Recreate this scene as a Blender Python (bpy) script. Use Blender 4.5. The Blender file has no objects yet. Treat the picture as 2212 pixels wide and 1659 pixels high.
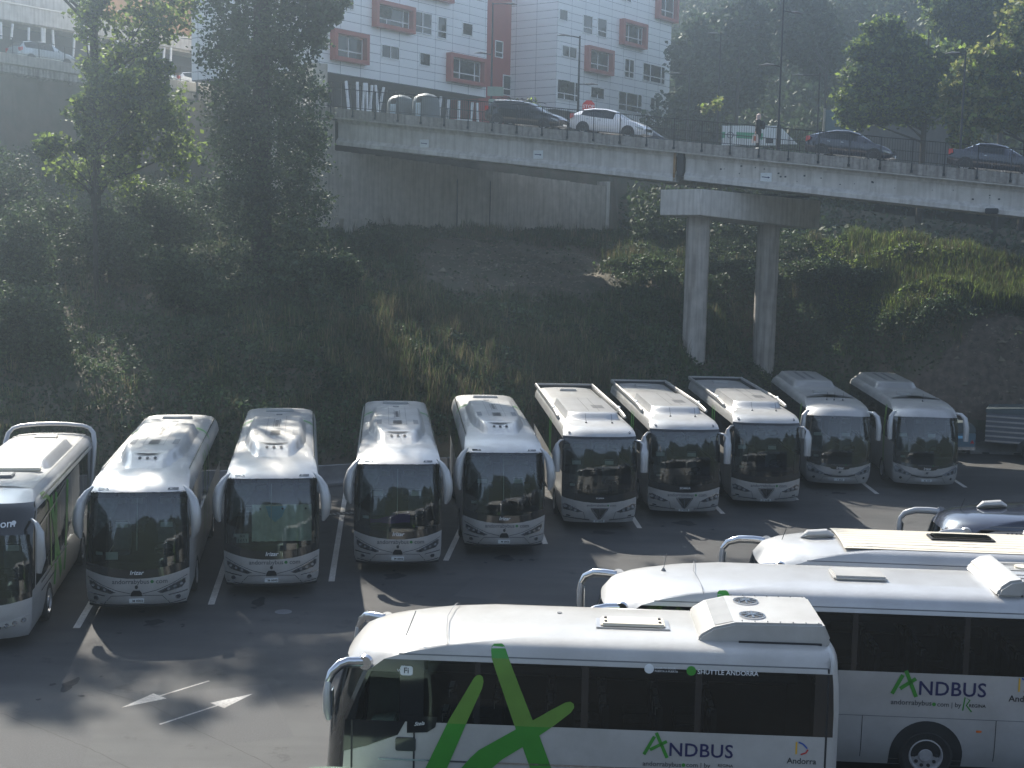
import bpy, bmesh, math, random
import numpy as np
from mathutils import Vector, Matrix, noise as mnoise
R = math.radians
random.seed(7); rng = np.random.default_rng(11)
S = bpy.context.scene
COL = S.collection
# ------------------------------------------------------------------ camera frame
CF = 2856.9; PIT = 0.110052; ROL = 0.021229; CH = 9.7445
_f = np.array([0, math.cos(PIT), -math.sin(PIT)]); _x = np.array([1., 0, 0]); _u = np.cross(_x, _f)
_xr = _x*math.cos(ROL)+_u*math.sin(ROL); _ur = -_x*math.sin(ROL)+_u*math.cos(ROL)
_C = np.array([0, 0, CH])
def ray(px, py): return (px-1106)/CF*_xr-(py-829.5)/CF*_ur+_f
def at(px, py, Y):
    r = ray(px, py); return _C+r*(Y/r[1])
def atz(px, py, z):
    r = ray(px, py); return _C+r*((z-CH)/r[2])
cam = bpy.data.cameras.new('camera'); co = bpy.data.objects.new('camera', cam); COL.objects.link(co)
cam.sensor_width = 36; cam.lens = CF/2212*36; cam.clip_end = 3000; cam.clip_start = .1
co.matrix_world = Matrix(((_xr[0], _ur[0], -_f[0], 0), (_xr[1], _ur[1], -_f[1], 0), (_xr[2], _ur[2], -_f[2], CH), (0, 0, 0, 1)))
S.camera = co
# ------------------------------------------------------------------ materials
MATS = {}
def _nt(name):
    m = bpy.data.materials.new(name); m.use_nodes = True; nt = m.node_tree
    return m, nt, nt.nodes['Principled BSDF'], nt.links
def mat(name, col, rough=.6, metal=0., var=.12, scale=3., bump=0., bscale=40., coat=0., streak=0., spec=.5, island=0., trans=0., emis=0., col2=None, dirt=0.):
    if name in MATS: return MATS[name]
    m, nt, b, L = _nt(name); N = nt.nodes
    b.inputs['Roughness'].default_value = rough; b.inputs['Metallic'].default_value = metal
    b.inputs['Coat Weight'].default_value = coat; b.inputs['Coat Roughness'].default_value = .06
    b.inputs['Specular IOR Level'].default_value = spec
    tc = N.new('ShaderNodeTexCoord')
    nz = N.new('ShaderNodeTexNoise'); nz.inputs['Scale'].default_value = scale; nz.inputs['Detail'].default_value = 6
    L.new(tc.outputs['Object'], nz.inputs['Vector'])
    cr = N.new('ShaderNodeValToRGB'); e = cr.color_ramp.elements
    c = np.array(col[:3]); c2 = np.array(col2[:3]) if col2 else c*(1+var)
    c1 = c if col2 else c*(1-var)
    e[0].position = .3; e[1].position = .7
    e[0].color = (*np.clip(c1, 0, 1), 1); e[1].color = (*np.clip(c2, 0, 1), 1)
    L.new(nz.outputs['Fac'], cr.inputs['Fac']); out = cr.outputs['Color']
    def mul(colsock, facsock, dark, amt):
        mx = N.new('ShaderNodeMix'); mx.data_type = 'RGBA'; mx.blend_type = 'MULTIPLY'
        mx.inputs['Factor'].default_value = amt
        L.new(colsock, mx.inputs[6]); L.new(facsock, mx.inputs[7]); return mx.outputs[2]
    if streak:
        mp = N.new('ShaderNodeMapping'); mp.inputs['Scale'].default_value = (3.2, 3.2, .22); L.new(tc.outputs['Object'], mp.inputs['Vector'])
        n2 = N.new('ShaderNodeTexNoise'); n2.inputs['Scale'].default_value = 1.6; n2.inputs['Detail'].default_value = 5; L.new(mp.outputs['Vector'], n2.inputs['Vector'])
        r2 = N.new('ShaderNodeValToRGB'); r2.color_ramp.elements[0].position = .38; r2.color_ramp.elements[1].position = .56
        r2.color_ramp.elements[0].color = (.45, .42, .38, 1); r2.color_ramp.elements[1].color = (1, 1, 1, 1)
        L.new(n2.outputs['Fac'], r2.inputs['Fac']); out = mul(out, r2.outputs['Color'], 0, streak)
    if dirt:
        n3 = N.new('ShaderNodeTexNoise'); n3.inputs['Scale'].default_value = .9; n3.inputs['Detail'].default_value = 9; n3.inputs['Roughness'].default_value = .7; L.new(tc.outputs['Object'], n3.inputs['Vector'])
        r3 = N.new('ShaderNodeValToRGB'); r3.color_ramp.elements[0].position = .4; r3.color_ramp.elements[1].position = .6
        r3.color_ramp.elements[0].color = (.6, .57, .52, 1); r3.color_ramp.elements[1].color = (1, 1, 1, 1)
        L.new(n3.outputs['Fac'], r3.inputs['Fac']); out = mul(out, r3.outputs['Color'], 0, dirt)
    if island:
        g = N.new('ShaderNodeNewGeometry'); r4 = N.new('ShaderNodeValToRGB')
        r4.color_ramp.elements[0].color = (1-island, 1-island, 1-island, 1); r4.color_ramp.elements[1].color = (1+island*.2, 1+island*.35, 1, 1)
        L.new(g.outputs['Random Per Island'], r4.inputs['Fac']); out = mul(out, r4.outputs['Color'], 0, 1.)
    L.new(out, b.inputs['Base Color'])
    if bump:
        n4 = N.new('ShaderNodeTexNoise'); n4.inputs['Scale'].default_value = bscale; n4.inputs['Detail'].default_value = 5; L.new(tc.outputs['Object'], n4.inputs['Vector'])
        bp = N.new('ShaderNodeBump'); bp.inputs['Strength'].default_value = bump; bp.inputs['Distance'].default_value = .05
        L.new(n4.outputs['Fac'], bp.inputs['Height']); L.new(bp.outputs['Normal'], b.inputs['Normal'])
    if trans:
        tl = N.new('ShaderNodeBsdfTranslucent'); mx = N.new('ShaderNodeMixShader'); mx.inputs[0].default_value = trans
        L.new(out, tl.inputs['Color']); L.new(b.outputs[0], mx.inputs[1]); L.new(tl.outputs[0], mx.inputs[2])
        L.new(mx.outputs[0], N['Material Output'].inputs['Surface'])
    MATS[name] = m; return m
def glass(name, tint, ior=1.5, rough=.015, haze=.0):
    if name in MATS: return MATS[name]
    m = bpy.data.materials.new(name); m.use_nodes = True; nt = m.node_tree; N = nt.nodes; L = nt.links
    N.remove(N['Principled BSDF'])
    tr = N.new('ShaderNodeBsdfTransparent'); tr.inputs['Color'].default_value = (*tint, 1)
    gl = N.new('ShaderNodeBsdfGlossy'); gl.inputs['Roughness'].default_value = rough; gl.inputs['Color'].default_value = (.9, .93, .95, 1)
    tc = N.new('ShaderNodeTexCoord'); nz = N.new('ShaderNodeTexNoise'); nz.inputs['Scale'].default_value = .9
    bp = N.new('ShaderNodeBump'); bp.inputs['Strength'].default_value = .05; bp.inputs['Distance'].default_value = .05
    L.new(tc.outputs['Object'], nz.inputs['Vector']); L.new(nz.outputs['Fac'], bp.inputs['Height']); L.new(bp.outputs['Normal'], gl.inputs['Normal'])
    fr = N.new('ShaderNodeFresnel'); fr.inputs['IOR'].default_value = ior
    mx = N.new('ShaderNodeMixShader'); L.new(fr.outputs[0], mx.inputs[0]); L.new(tr.outputs[0], mx.inputs[1]); L.new(gl.outputs[0], mx.inputs[2])
    L.new(mx.outputs[0], N['Material Output'].inputs['Surface']); MATS[name] = m; return m

def asphalt_mat():
    m, nt, b, L = _nt('asphalt'); N = nt.nodes; tc = N.new('ShaderNodeTexCoord')
    def noi(s, d=6, r=.6, mp=None):
        n = N.new('ShaderNodeTexNoise'); n.inputs['Scale'].default_value = s; n.inputs['Detail'].default_value = d; n.inputs['Roughness'].default_value = r
        L.new(mp or tc.outputs['Object'], n.inputs['Vector']); return n.outputs['Fac']
    def ramp(f, a, b_, ca, cb):
        r = N.new('ShaderNodeValToRGB'); r.color_ramp.elements[0].position = a; r.color_ramp.elements[1].position = b_
        r.color_ramp.elements[0].color = (*ca, 1); r.color_ramp.elements[1].color = (*cb, 1); L.new(f, r.inputs['Fac']); return r.outputs['Color']
    def mix(t, f, a, b_):
        x = N.new('ShaderNodeMix'); x.data_type = 'RGBA'; x.blend_type = t
        if isinstance(f, float): x.inputs['Factor'].default_value = f
        else: L.new(f, x.inputs['Factor'])
        L.new(a, x.inputs[6]); L.new(b_, x.inputs[7]); return x.outputs[2]
    base = ramp(noi(.25, 7), .35, .65, (.056, .058, .060), (.088, .088, .087))
    fine = ramp(noi(45, 4, .8), .3, .7, (.72, .72, .72), (1.3, 1.28, 1.24))
    c = mix('MULTIPLY', 1., base, fine)
    mp = N.new('ShaderNodeMapping'); mp.inputs['Rotation'].default_value = (0, 0, R(22)); mp.inputs['Scale'].default_value = (.12, 1.4, 1); L.new(tc.outputs['Object'], mp.inputs['Vector'])
    tr = ramp(noi(1.3, 4, .5, mp.outputs['Vector']), .4, .62, (.8, .8, .81), (1, 1, 1)); c = mix('MULTIPLY', .7, c, tr)
    oil = ramp(noi(.9, 8, .75), .34, .42, (.45, .45, .46), (1, 1, 1)); c = mix('MULTIPLY', .85, c, oil); pt = ramp(noi(.16, 3, .4), .46, .5, (.82, .82, .83), (1, 1, 1)); c = mix('MULTIPLY', .8, c, pt)
    L.new(c, b.inputs['Base Color']); b.inputs['Roughness'].default_value = .82; b.inputs['Specular IOR Level'].default_value = .3
    bp = N.new('ShaderNodeBump'); bp.inputs['Strength'].default_value = .5; bp.inputs['Distance'].default_value = .01
    L.new(noi(70, 3), bp.inputs['Height']); L.new(bp.outputs['Normal'], b.inputs['Normal'])
    MATS['asphalt'] = m; return m

def tile_mat():
    m, nt, b, L = _nt('white_cladding'); N = nt.nodes; tc = N.new('ShaderNodeTexCoord')
    mp = N.new('ShaderNodeMapping'); mp.inputs['Rotation'].default_value = (R(90), 0, 0)
    sx = N.new('ShaderNodeSeparateXYZ'); L.new(tc.outputs['Object'], sx.inputs[0])
    ad = N.new('ShaderNodeMath'); ad.operation = 'ADD'; L.new(sx.outputs['X'], ad.inputs[0]); L.new(sx.outputs['Y'], ad.inputs[1])
    cb = N.new('ShaderNodeCombineXYZ'); L.new(ad.outputs[0], cb.inputs['X']); L.new(sx.outputs['Z'], cb.inputs['Y'])
    br = N.new('ShaderNodeTexBrick'); br.offset = 0; br.squash = 1; L.new(cb.outputs[0], br.inputs['Vector'])
    br.inputs['Scale'].default_value = 1; br.inputs['Brick Width'].default_value = 2.05; br.inputs['Row Height'].default_value = .61
    br.inputs['Mortar Size'].default_value = .022; br.inputs['Mortar Smooth'].default_value = .2
    br.inputs['Color1'].default_value = (.90, .90, .88, 1); br.inputs['Color2'].default_value = (.86, .86, .85, 1); br.inputs['Mortar'].default_value = (.28, .28, .29, 1)
    L.new(br.outputs['Color'], b.inputs['Base Color']); b.inputs['Roughness'].default_value = .35
    MATS['tile'] = m; return m

asphalt_mat(); tile_mat()
M = dict(
 silver=mat('silver_paint', (.49, .49, .48), .40, .42, .05, 2., coat=.2, dirt=.35),
 silver2=mat('pale_silver_paint', (.49, .49, .485), .36, .35, .05, 2., coat=.3, dirt=.22),
 white=mat('white_paint', (.47, .46, .435), .34, .0, .04, 2., coat=.4, dirt=.3),
 cream=mat('cream_panel', (.70, .64, .52), .5, 0, .05),
 navy=mat('dark_blue_paint', (.012, .016, .035), .18, .2, .1, coat=1.),
 carblack=mat('black_car_paint', (.010, .012, .016), .18, .2, .1, coat=1.),
 carwhite=mat('white_car_paint', (.74, .75, .77), .25, 0, .03, coat=.8),
 carsilver=mat('light_car_paint', (.52, .58, .60), .25, .4, .03, coat=.8),
 mint=mat('pale_green_paint', (.42, .56, .44), .2, .1, .04, coat=1.),
 black=mat('black_gloss', (.010, .011, .013), .12, 0, .2, coat=.6),
 matte=mat('black_plastic', (.018, .019, .021), .6, 0, .2),
 rubber=mat('tyre_rubber', (.02, .02, .02), .85, 0, .2, 20, bump=.2),
 chrome=mat('chrome', (.62, .63, .65), .18, 1., .03),
 steel=mat('alloy_wheel', (.42, .42, .43), .35, .35, .1, 12.),
 grey=mat('grey_plastic', (.16, .165, .17), .55, 0, .15),
 seat=mat('seat_fabric', (.10, .11, .13), .85, 0, .25, 8.),
 headrest=mat('seat_cover_white', (.75, .78, .80), .7, 0, .1, 8.),
 curtain=mat('grey_curtain', (.20, .20, .20), .9, 0, .3, 9.),
 shade=mat('foil_sunshade', (.85, .88, .74), .4, .0, .2, 5.),
 shadeblue=mat('sunshade_blue', (.25, .6, .85), .4, 0, .1),
 purple=mat('purple_cloth', (.16, .06, .32), .8),
 paper=mat('paper_white', (.72, .76, .76), .6, 0, .04),
 green=mat('green_livery', (.04, .26, .025), .4, 0, .06),
 greenl=mat('green_livery_on_glass', (.13, .27, .04), .35, 0, .08),
 greend=mat('dark_green_dot', (.02, .16, .03), .5),
 lnavy=mat('navy_lettering', (.012, .014, .09), .5),
 lgrey=mat('grey_lettering', (.075, .08, .085), .5),
 lblack=mat('black_lettering', (.02, .02, .02), .5),
 lwhite=mat('white_lettering', (.72, .74, .74), .4),
 amber=mat('amber_marker', (.7, .16, .02), .3),
 redl=mat('red_lens', (.5, .02, .015), .2, 0, .1, coat=1.),
 yellow=mat('yellow_mark', (.75, .45, .04), .5), blue=mat('blue_mark', (.02, .08, .4), .5), red=mat('red_mark', (.5, .02, .02), .5),
 lamp=mat('headlamp_lens', (.42, .44, .46), .12, .6, .45, 9., coat=1.),
 lampd=mat('headlamp_dark', (.04, .045, .05), .1, .3, .4, 9., coat=1.),
 mirror=mat('mirror_glass', (.75, .78, .8), .03, 1., .02),
 concw=mat('retaining_wall_concrete', (.60, .58, .54), .85, 0, .12, 1.5, bump=.2, bscale=12, streak=.4, dirt=.3),
 conc=mat('concrete', (.48, .45, .40), .85, 0, .14, 2.2, bump=.25, bscale=18, streak=.38, dirt=.35),
 concl=mat('pale_concrete', (.62, .60, .56), .8, 0, .10, 2.2, bump=.2, bscale=18, streak=.35, dirt=.3),
 concd=mat('weathered_concrete', (.40, .38, .35), .9, 0, .2, 6., bump=.5, bscale=14, streak=.7, dirt=.6),
 concp=mat('pier_concrete', (.44, .41, .37), .88, 0, .16, 1.5, bump=.25, bscale=20, streak=.6, dirt=.3),
 barrier=mat('barrier_concrete', (.30, .30, .30), .88, 0, .15, 2., bump=.3, dirt=.5),
 oil=mat('oil_stain', (.030, .031, .033), .9, 0, .3, 6., spec=.15), patch=mat('asphalt_patch', (.052, .052, .053), .85, 0, .25, 30., bump=.3, bscale=60.),
 arrowp=mat('worn_arrow_paint', (.36, .355, .34), .75, 0, .25, 16., dirt=.7),
 line=mat('road_paint', (.56, .55, .52), .7, 0, .22, 14., dirt=.5),
 crack=mat('tar_joint', (.022, .022, .022), .8),
 iron=mat('black_iron', (.018, .02, .023), .45, .3, .2),
 rust=mat('rusty_stain', (.26, .15, .06), .9, 0, .4, 5.),
 redp=mat('red_panel', (.34, .045, .035), .45, 0, .08, 1.2, dirt=.2),
 redf=mat('red_frame', (.36, .07, .05), .5, 0, .1, 2.),
 wframe=mat('white_window_frame', (.85, .85, .84), .5),
 curtw=mat('window_curtain', (.30, .31, .30), .9, 0, .35, 4.),
 dark=mat('dark_interior', (.02, .022, .025), .8),
 soffit=mat('grey_soffit', (.10, .10, .10), .8, 0, .15),
 orange=mat('orange_render', (.52, .26, .09), .8, 0, .1),
 bin=mat('grey_container', (.085, .11, .115), .5, 0, .15, 4.),
 sticker=mat('pale_blue_sticker', (.45, .60, .70), .5),
 soil=mat('hill_soil', (.145, .115, .085), .95, 0, .3, .6, bump=.8, bscale=4., col2=(.075, .08, .05)),
 gravel=mat('dark_scree', (.13, .105, .082), .95, 0, .4, 3., bump=1., bscale=9.),
 stone=mat('scree_stone', (.22, .19, .155), .9, 0, .3, 3., island=.5),
 bark=mat('bark', (.045, .04, .033), .95, 0, .3, 8., bump=.6, bscale=20),
 leafd=mat('ivy_leaf', (.078, .112, .062), .7, 0, .35, .35, island=.6, trans=.25),
 leafm=mat('shrub_leaf', (.10, .138, .068), .7, 0, .35, .35, island=.6, trans=.35),
 leafl=mat('light_leaf', (.20, .26, .06), .6, 0, .3, .5, island=.5, trans=.55),
 leafo=mat('autumn_leaf', (.24, .24, .08), .6, 0, .4, .5, island=.5, trans=.55),
 leaff=mat('forest_leaf', (.05, .072, .03), .75, 0, .5, .06, island=.6, trans=.2),
 dry=mat('dry_grass', (.21, .17, .11), .85, 0, .35, .3, island=.5, trans=.3),
 grass=mat('green_grass', (.10, .135, .052), .85, 0, .4, .3, island=.5, trans=.35),
 skin=mat('skin', (.45, .27, .19), .55, 0, .05), hair=mat('light_scarf', (.55, .42, .38), .8, 0, .2, 12.),
 coat=mat('black_coat', (.02, .02, .022), .85, 0, .2), bag=mat('tote_bag', (.68, .60, .55), .8, 0, .05),
 bagp=mat('tote_print', (.5, .16, .07), .8), shoe=mat('white_shoes', (.7, .7, .7), .6),
 trailerp=mat('dark_trailer_panel', (.13, .14, .16), .4, 0, .1), bluebox=mat('blue_trailer_paint', (.10, .17, .22), .4, 0, .1), alu=mat('aluminium', (.5, .5, .5), .35, .8, .1),
 banner=mat('white_banner', (.62, .66, .66), .6, 0, .05), bannerg=mat('green_banner', (.05, .33, .17), .6),
 gwin=glass('window_glass', (.10, .12, .125), 1.6), gws=glass('windscreen_glass', (.55, .65, .61), 1.85),
 gside=glass('dark_side_glass', (.055, .06, .065), 1.55), gclear=glass('clear_side_glass', (.62, .72, .66), 1.4),
 gcar=glass('car_glass', (.12, .14, .15), 1.6),
 lining=mat('cabin_lining', (.05, .05, .055), .8),
 gnear=glass('tinted_side_glass', (.21, .225, .23), 1.45), dash=mat('pale_dashboard', (.30, .34, .32), .6, 0, .3, 6.),
 floor=mat('vehicle_floor', (.06, .06, .065), .8),
)
M['asphalt'] = MATS['asphalt']; M['tile'] = MATS['tile']
# ------------------------------------------------------------------ object helpers
def mkobj(name, verts, faces, mats, parent=None, smooth=True, mi=None, angle=35, tags=None):
    me = bpy.data.meshes.new(name)
    me.from_pydata([tuple(map(float, v)) for v in verts], [], faces)
    for m in (mats if isinstance(mats, (list, tuple)) else [mats]): me.materials.append(m)
    if mi is not None: me.polygons.foreach_set('material_index', mi)
    me.update()
    if smooth:
        me.polygons.foreach_set('use_smooth', [True]*len(me.polygons)); me.set_sharp_from_angle(angle=R(angle))
    o = bpy.data.objects.new(name, me); COL.objects.link(o)
    if parent: o.parent = parent
    if tags: tag(o, **tags)
    return o
def tag(o, label=None, cat=None, group=None, kind=None):
    if label: o['label'] = label
    if cat: o['category'] = cat
    if group: o['group'] = group
    if kind: o['kind'] = kind
    return o
def root(name, label, cat, loc=(0, 0, 0), rz=0., group=None):
    o = bpy.data.objects.new(name, None); COL.objects.link(o); o.location = loc; o.rotation_euler = (0, 0, rz)
    o.empty_display_size = .3
    return tag(o, label, cat, group)
def copy_tree(o, parent=None):
    c = o.copy(); COL.objects.link(c)
    if parent: c.parent = parent
    for ch in list(o.children): copy_tree(ch, c)
    return c
class MB:
    def __init__(s): s.v = []; s.f = []; s.m = []
    def add(s, vs, fs, m=0):
        b = len(s.v); s.v += [tuple(v) for v in vs]; s.f += [tuple(i+b for i in f) for f in fs]; s.m += [m]*len(fs); return s
    def box(s, c, d, m=0, rz=0., T=None):
        x, y, z = c; a, b, h = d[0]/2, d[1]/2, d[2]/2; cs, sn = math.cos(rz), math.sin(rz); vs = []
        for k in (-h, h):
            for i, j in ((-a, -b), (a, -b), (a, b), (-a, b)):
                p = (x+i*cs-j*sn, y+i*sn+j*cs, z+k); vs.append(T(p) if T else p)
        return s.add(vs, [(3, 2, 1, 0), (4, 5, 6, 7), (0, 1, 5, 4), (1, 2, 6, 5), (2, 3, 7, 6), (3, 0, 4, 7)], m)
    def tube(s, path, rad, n=8, m=0, cap=True, up=(0, 0, 1)):
        P = [Vector(p) for p in path]; k = len(P); rings = []
        for i, p in enumerate(P):
            t = (P[min(i+1, k-1)]-P[max(i-1, 0)]).normalized(); u_ = Vector(up)
            if abs(t.dot(u_)) > .97: u_ = Vector((0, 1, 0))
            a = t.cross(u_).normalized(); b = a.cross(t).normalized()
            r = rad[i] if isinstance(rad, list) else rad
            ra, rb = r if isinstance(r, (list, tuple)) else (r, r)
            rings += [p+a*(math.cos(2*math.pi*j/n)*ra)+b*(math.sin(2*math.pi*j/n)*rb) for j in range(n)]
        fs = [(i*n+j, i*n+(j+1) % n, (i+1)*n+(j+1) % n, (i+1)*n+j) for i in range(k-1) for j in range(n)]
        if cap: fs += [tuple(range(n-1, -1, -1)), tuple((k-1)*n+j for j in range(n))]
        return s.add(rings, fs, m)
    def cyl(s, c, r, h, ax='z', n=24, m=0, r2=None):
        d = {'x': (h/2, 0, 0), 'y': (0, h/2, 0), 'z': (0, 0, h/2)}[ax]; c = Vector(c); d = Vector(d)
        return s.tube([c-d, c+d], [r, r if r2 is None else r2], n, m, up=(0, 0, 1) if ax != 'z' else (0, 1, 0))
    def prism(s, poly, fn, a, b, m=0):
        n = len(poly); vs = [fn(p, a) for p in poly]+[fn(p, b) for p in poly]
        return s.add(vs, [tuple(range(n-1, -1, -1)), tuple(range(n, 2*n))]+[(i, (i+1) % n, n+(i+1) % n, n+i) for i in range(n)], m)
    def build(s, name, mats, parent=None, smooth=True, bevel=0., angle=35, tags=None):
        o = mkobj(name, s.v, s.f, mats, parent, False, s.m)
        bm = bmesh.new(); bm.from_mesh(o.data); bmesh.ops.recalc_face_normals(bm, faces=bm.faces)
        if bevel: bmesh.ops.bevel(bm, geom=[e for e in bm.edges if e.calc_face_angle(0) > .5], offset=bevel, segments=2, affect='EDGES', clamp_overlap=True)
        bm.to_mesh(o.data); bm.free()
        if smooth:
            o.data.polygons.foreach_set('use_smooth', [True]*len(o.data.polygons)); o.data.set_sharp_from_angle(angle=R(angle))
        if tags: tag(o, **tags)
        return o
_tc = {}
def textgeo(txt, size=1., space=1., shear=0.):
    k = (txt, space, shear)
    if k not in _tc:
        cu = bpy.data.curves.new('txt', 'FONT'); cu.body = txt; cu.align_x = 'CENTER'; cu.align_y = 'CENTER'; cu.resolution_u = 3; cu.space_character = space; cu.shear = shear; cu.offset = .012
        ob = bpy.data.objects.new('txt', cu); COL.objects.link(ob); dg = bpy.context.evaluated_depsgraph_get(); dg.update()
        me = bpy.data.meshes.new_from_object(ob.evaluated_get(dg))
        _tc[k] = ([(v.co.x, v.co.y) for v in me.vertices], [tuple(p.vertices) for p in me.polygons])
        bpy.data.objects.remove(ob); bpy.data.curves.remove(cu); bpy.data.meshes.remove(me)
    v, f = _tc[k]; return [(x*size, y*size) for x, y in v], f
def decal(name, poly, fn, m, parent, off=.006, thick=0., step=.12, faces=None, smooth=True):
    """poly: 2-D outline (or verts if faces given); fn(a,b,off)->3-D"""
    bm = bmesh.new(); vs = [bm.verts.new((p[0], p[1], 0)) for p in poly]
    if faces is None: bm.faces.new(vs); bmesh.ops.triangulate(bm, faces=bm.faces)
    else:
        for f in faces:
            try: bm.faces.new([vs[i] for i in f])
            except ValueError: pass
    if step:
        for ax in (0, 1):
            lo = min(p[ax] for p in poly); hi = max(p[ax] for p in poly); n = int((hi-lo)/step)
            for i in range(1, n+1):
                c = [0, 0, 0]; c[ax] = lo+(hi-lo)*i/(n+1); nn = [0, 0, 0]; nn[ax] = 1
                bmesh.ops.bisect_plane(bm, geom=bm.verts[:]+bm.edges[:]+bm.faces[:], plane_co=c, plane_no=nn)
    if thick:
        be = [e for e in bm.edges if e.is_boundary]; mp = {}
        for e in be:
            for v in e.verts:
                if v not in mp: mp[v] = bm.verts.new((v.co.x, v.co.y, 1))
        for e in be:
            a, b = e.verts; bm.faces.new((a, b, mp[b], mp[a]))
    for v in bm.verts:
        o_ = off-(off+.01 if v.co.z > .5 else 0); v.co = Vector(fn(v.co.x, v.co.y, o_))
    bmesh.ops.recalc_face_normals(bm, faces=bm.faces)
    me = bpy.data.meshes.new(name); bm.to_mesh(me); bm.free(); me.materials.append(m)
    if smooth and thick == 0: me.polygons.foreach_set('use_smooth', [True]*len(me.polygons))
    o = bpy.data.objects.new(name, me); COL.objects.link(o); o.parent = parent; return o
def lettering(name, txt, size, cx, cz, fn, m, parent, off=.006, space=1., shear=0., flip=False, slope=0.):
    v, f = textgeo(txt, size, space, shear); s = -1 if flip else 1
    return decal(name, [(cx+s*x, cz+y+slope*x) for x, y in v], fn, m, parent, off=off, step=0, faces=f)
# numpy leaf cards
def cards(name, P, size, m, parent=None, up=.3, elong=1.5, tags=None, jit=.4, mats=None, mi=None):
    n = len(P); P = np.asarray(P, float)
    a = rng.normal(size=(n, 3)); a[:, 2] *= (1-up); a /= np.linalg.norm(a, axis=1)[:, None]+1e-9
    b = rng.normal(size=(n, 3)); b -= (b*a).sum(1)[:, None]*a; b /= np.linalg.norm(b, axis=1)[:, None]+1e-9
    s = np.asarray(size)*rng.uniform(1-jit, 1+jit, n); s = s[:, None]
    V = np.empty((n, 4, 3)); V[:, 0] = P-a*s*elong/2; V[:, 1] = P+b*s/2+a*s*.1; V[:, 2] = P+a*s*elong/2; V[:, 3] = P-b*s/2+a*s*.1
    return rawquads(name, V, m, parent, tags, mi)
def rawquads(name, V, m, parent=None, tags=None, mi=None):
    n = len(V); k = V.shape[1]
    me = bpy.data.meshes.new(name); me.vertices.add(n*k); me.vertices.foreach_set('co', V.reshape(-1).astype(np.float32))
    me.loops.add(n*k); me.loops.foreach_set('vertex_index', np.arange(n*k, dtype=np.int32))
    me.polygons.add(n); me.polygons.foreach_set('loop_start', np.arange(0, n*k, k, dtype=np.int32)); me.polygons.foreach_set('loop_total', np.full(n, k, np.int32))
    for x in (m if isinstance(m, (list, tuple)) else [m]): me.materials.append(x)
    if mi is not None: me.polygons.foreach_set('material_index', mi.astype(np.int32))
    me.update(calc_edges=True); me.validate()
    o = bpy.data.objects.new(name, me); COL.objects.link(o)
    if parent: o.parent = parent
    if tags: tag(o, **tags)
    return o
def clump_points(clumps, n, sub=14, spread=.28):
    """points gathered into sub-clusters near the surface of ellipsoids"""
    C = np.array([c[:3] for c in clumps]); Rr = np.array([c[3:6] if len(c) > 4 else (c[3],)*3 for c in clumps])
    w = Rr.prod(1)**(2/3); w /= w.sum(); out = []
    for c, r, wi in zip(C, Rr, w):
        k = max(int(n*wi), 10); ns = max(int(sub), 3)
        d = rng.normal(size=(ns, 3)); d /= np.linalg.norm(d, axis=1)[:, None]; q = d*rng.uniform(.35, 1., ns)[:, None]
        idx = rng.integers(0, ns, k); p = q[idx]+rng.normal(size=(k, 3))*spread*rng.uniform(.5, 1.2, ns)[idx][:, None]
        out.append(c+p*r)
    return np.concatenate(out)
# ------------------------------------------------------------------ world, sun
SE, SA = R(38.5), R(-26)      # sun elevation, azimuth from +Y towards +X
w = bpy.data.worlds.new('World'); S.world = w; w.use_nodes = True; nt = w.node_tree; bg = nt.nodes['Background']
sky = nt.nodes.new('ShaderNodeTexSky'); sky.sky_type = 'NISHITA'; sky.sun_disc = False; sky.sun_elevation = SE; sky.sun_rotation = SA; sky.altitude = 1000; sky.air_density = 1.0; sky.dust_density = .6; sky.ozone_density = 2.
hs = nt.nodes.new('ShaderNodeHueSaturation'); hs.inputs['Saturation'].default_value = .7; nt.links.new(sky.outputs[0], hs.inputs['Color']); nt.links.new(hs.outputs[0], bg.inputs['Color']); bg.inputs['Strength'].default_value = .115
sl = bpy.data.lights.new('sun', 'SUN'); sl.energy = 5.0; sl.angle = R(.53); sl.color = (1, .93, .82)
so = bpy.data.objects.new('sun', sl); COL.objects.link(so)
sd_ = Vector((math.sin(SA)*math.cos(SE), math.cos(SA)*math.cos(SE), math.sin(SE))); so.rotation_euler = sd_.to_track_quat('Z', 'Y').to_euler(); so.location = (-20, 60, 60)
S.view_settings.view_transform = 'Standard'; S.view_settings.look = 'None'; S.view_settings.exposure = 1.2; S.view_settings.gamma = 1
S.render.engine = 'CYCLES'; S.cycles.max_bounces = 7; S.cycles.diffuse_bounces = 3; S.cycles.glossy_bounces = 3; S.cycles.transmission_bounces = 2; S.cycles.transparent_max_bounces = 10; S.cycles.volume_bounces = 0
S.cycles.caustics_reflective = False; S.cycles.caustics_refractive = False; S.cycles.use_denoising = True; S.cycles.sample_clamp_indirect = 6
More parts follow.
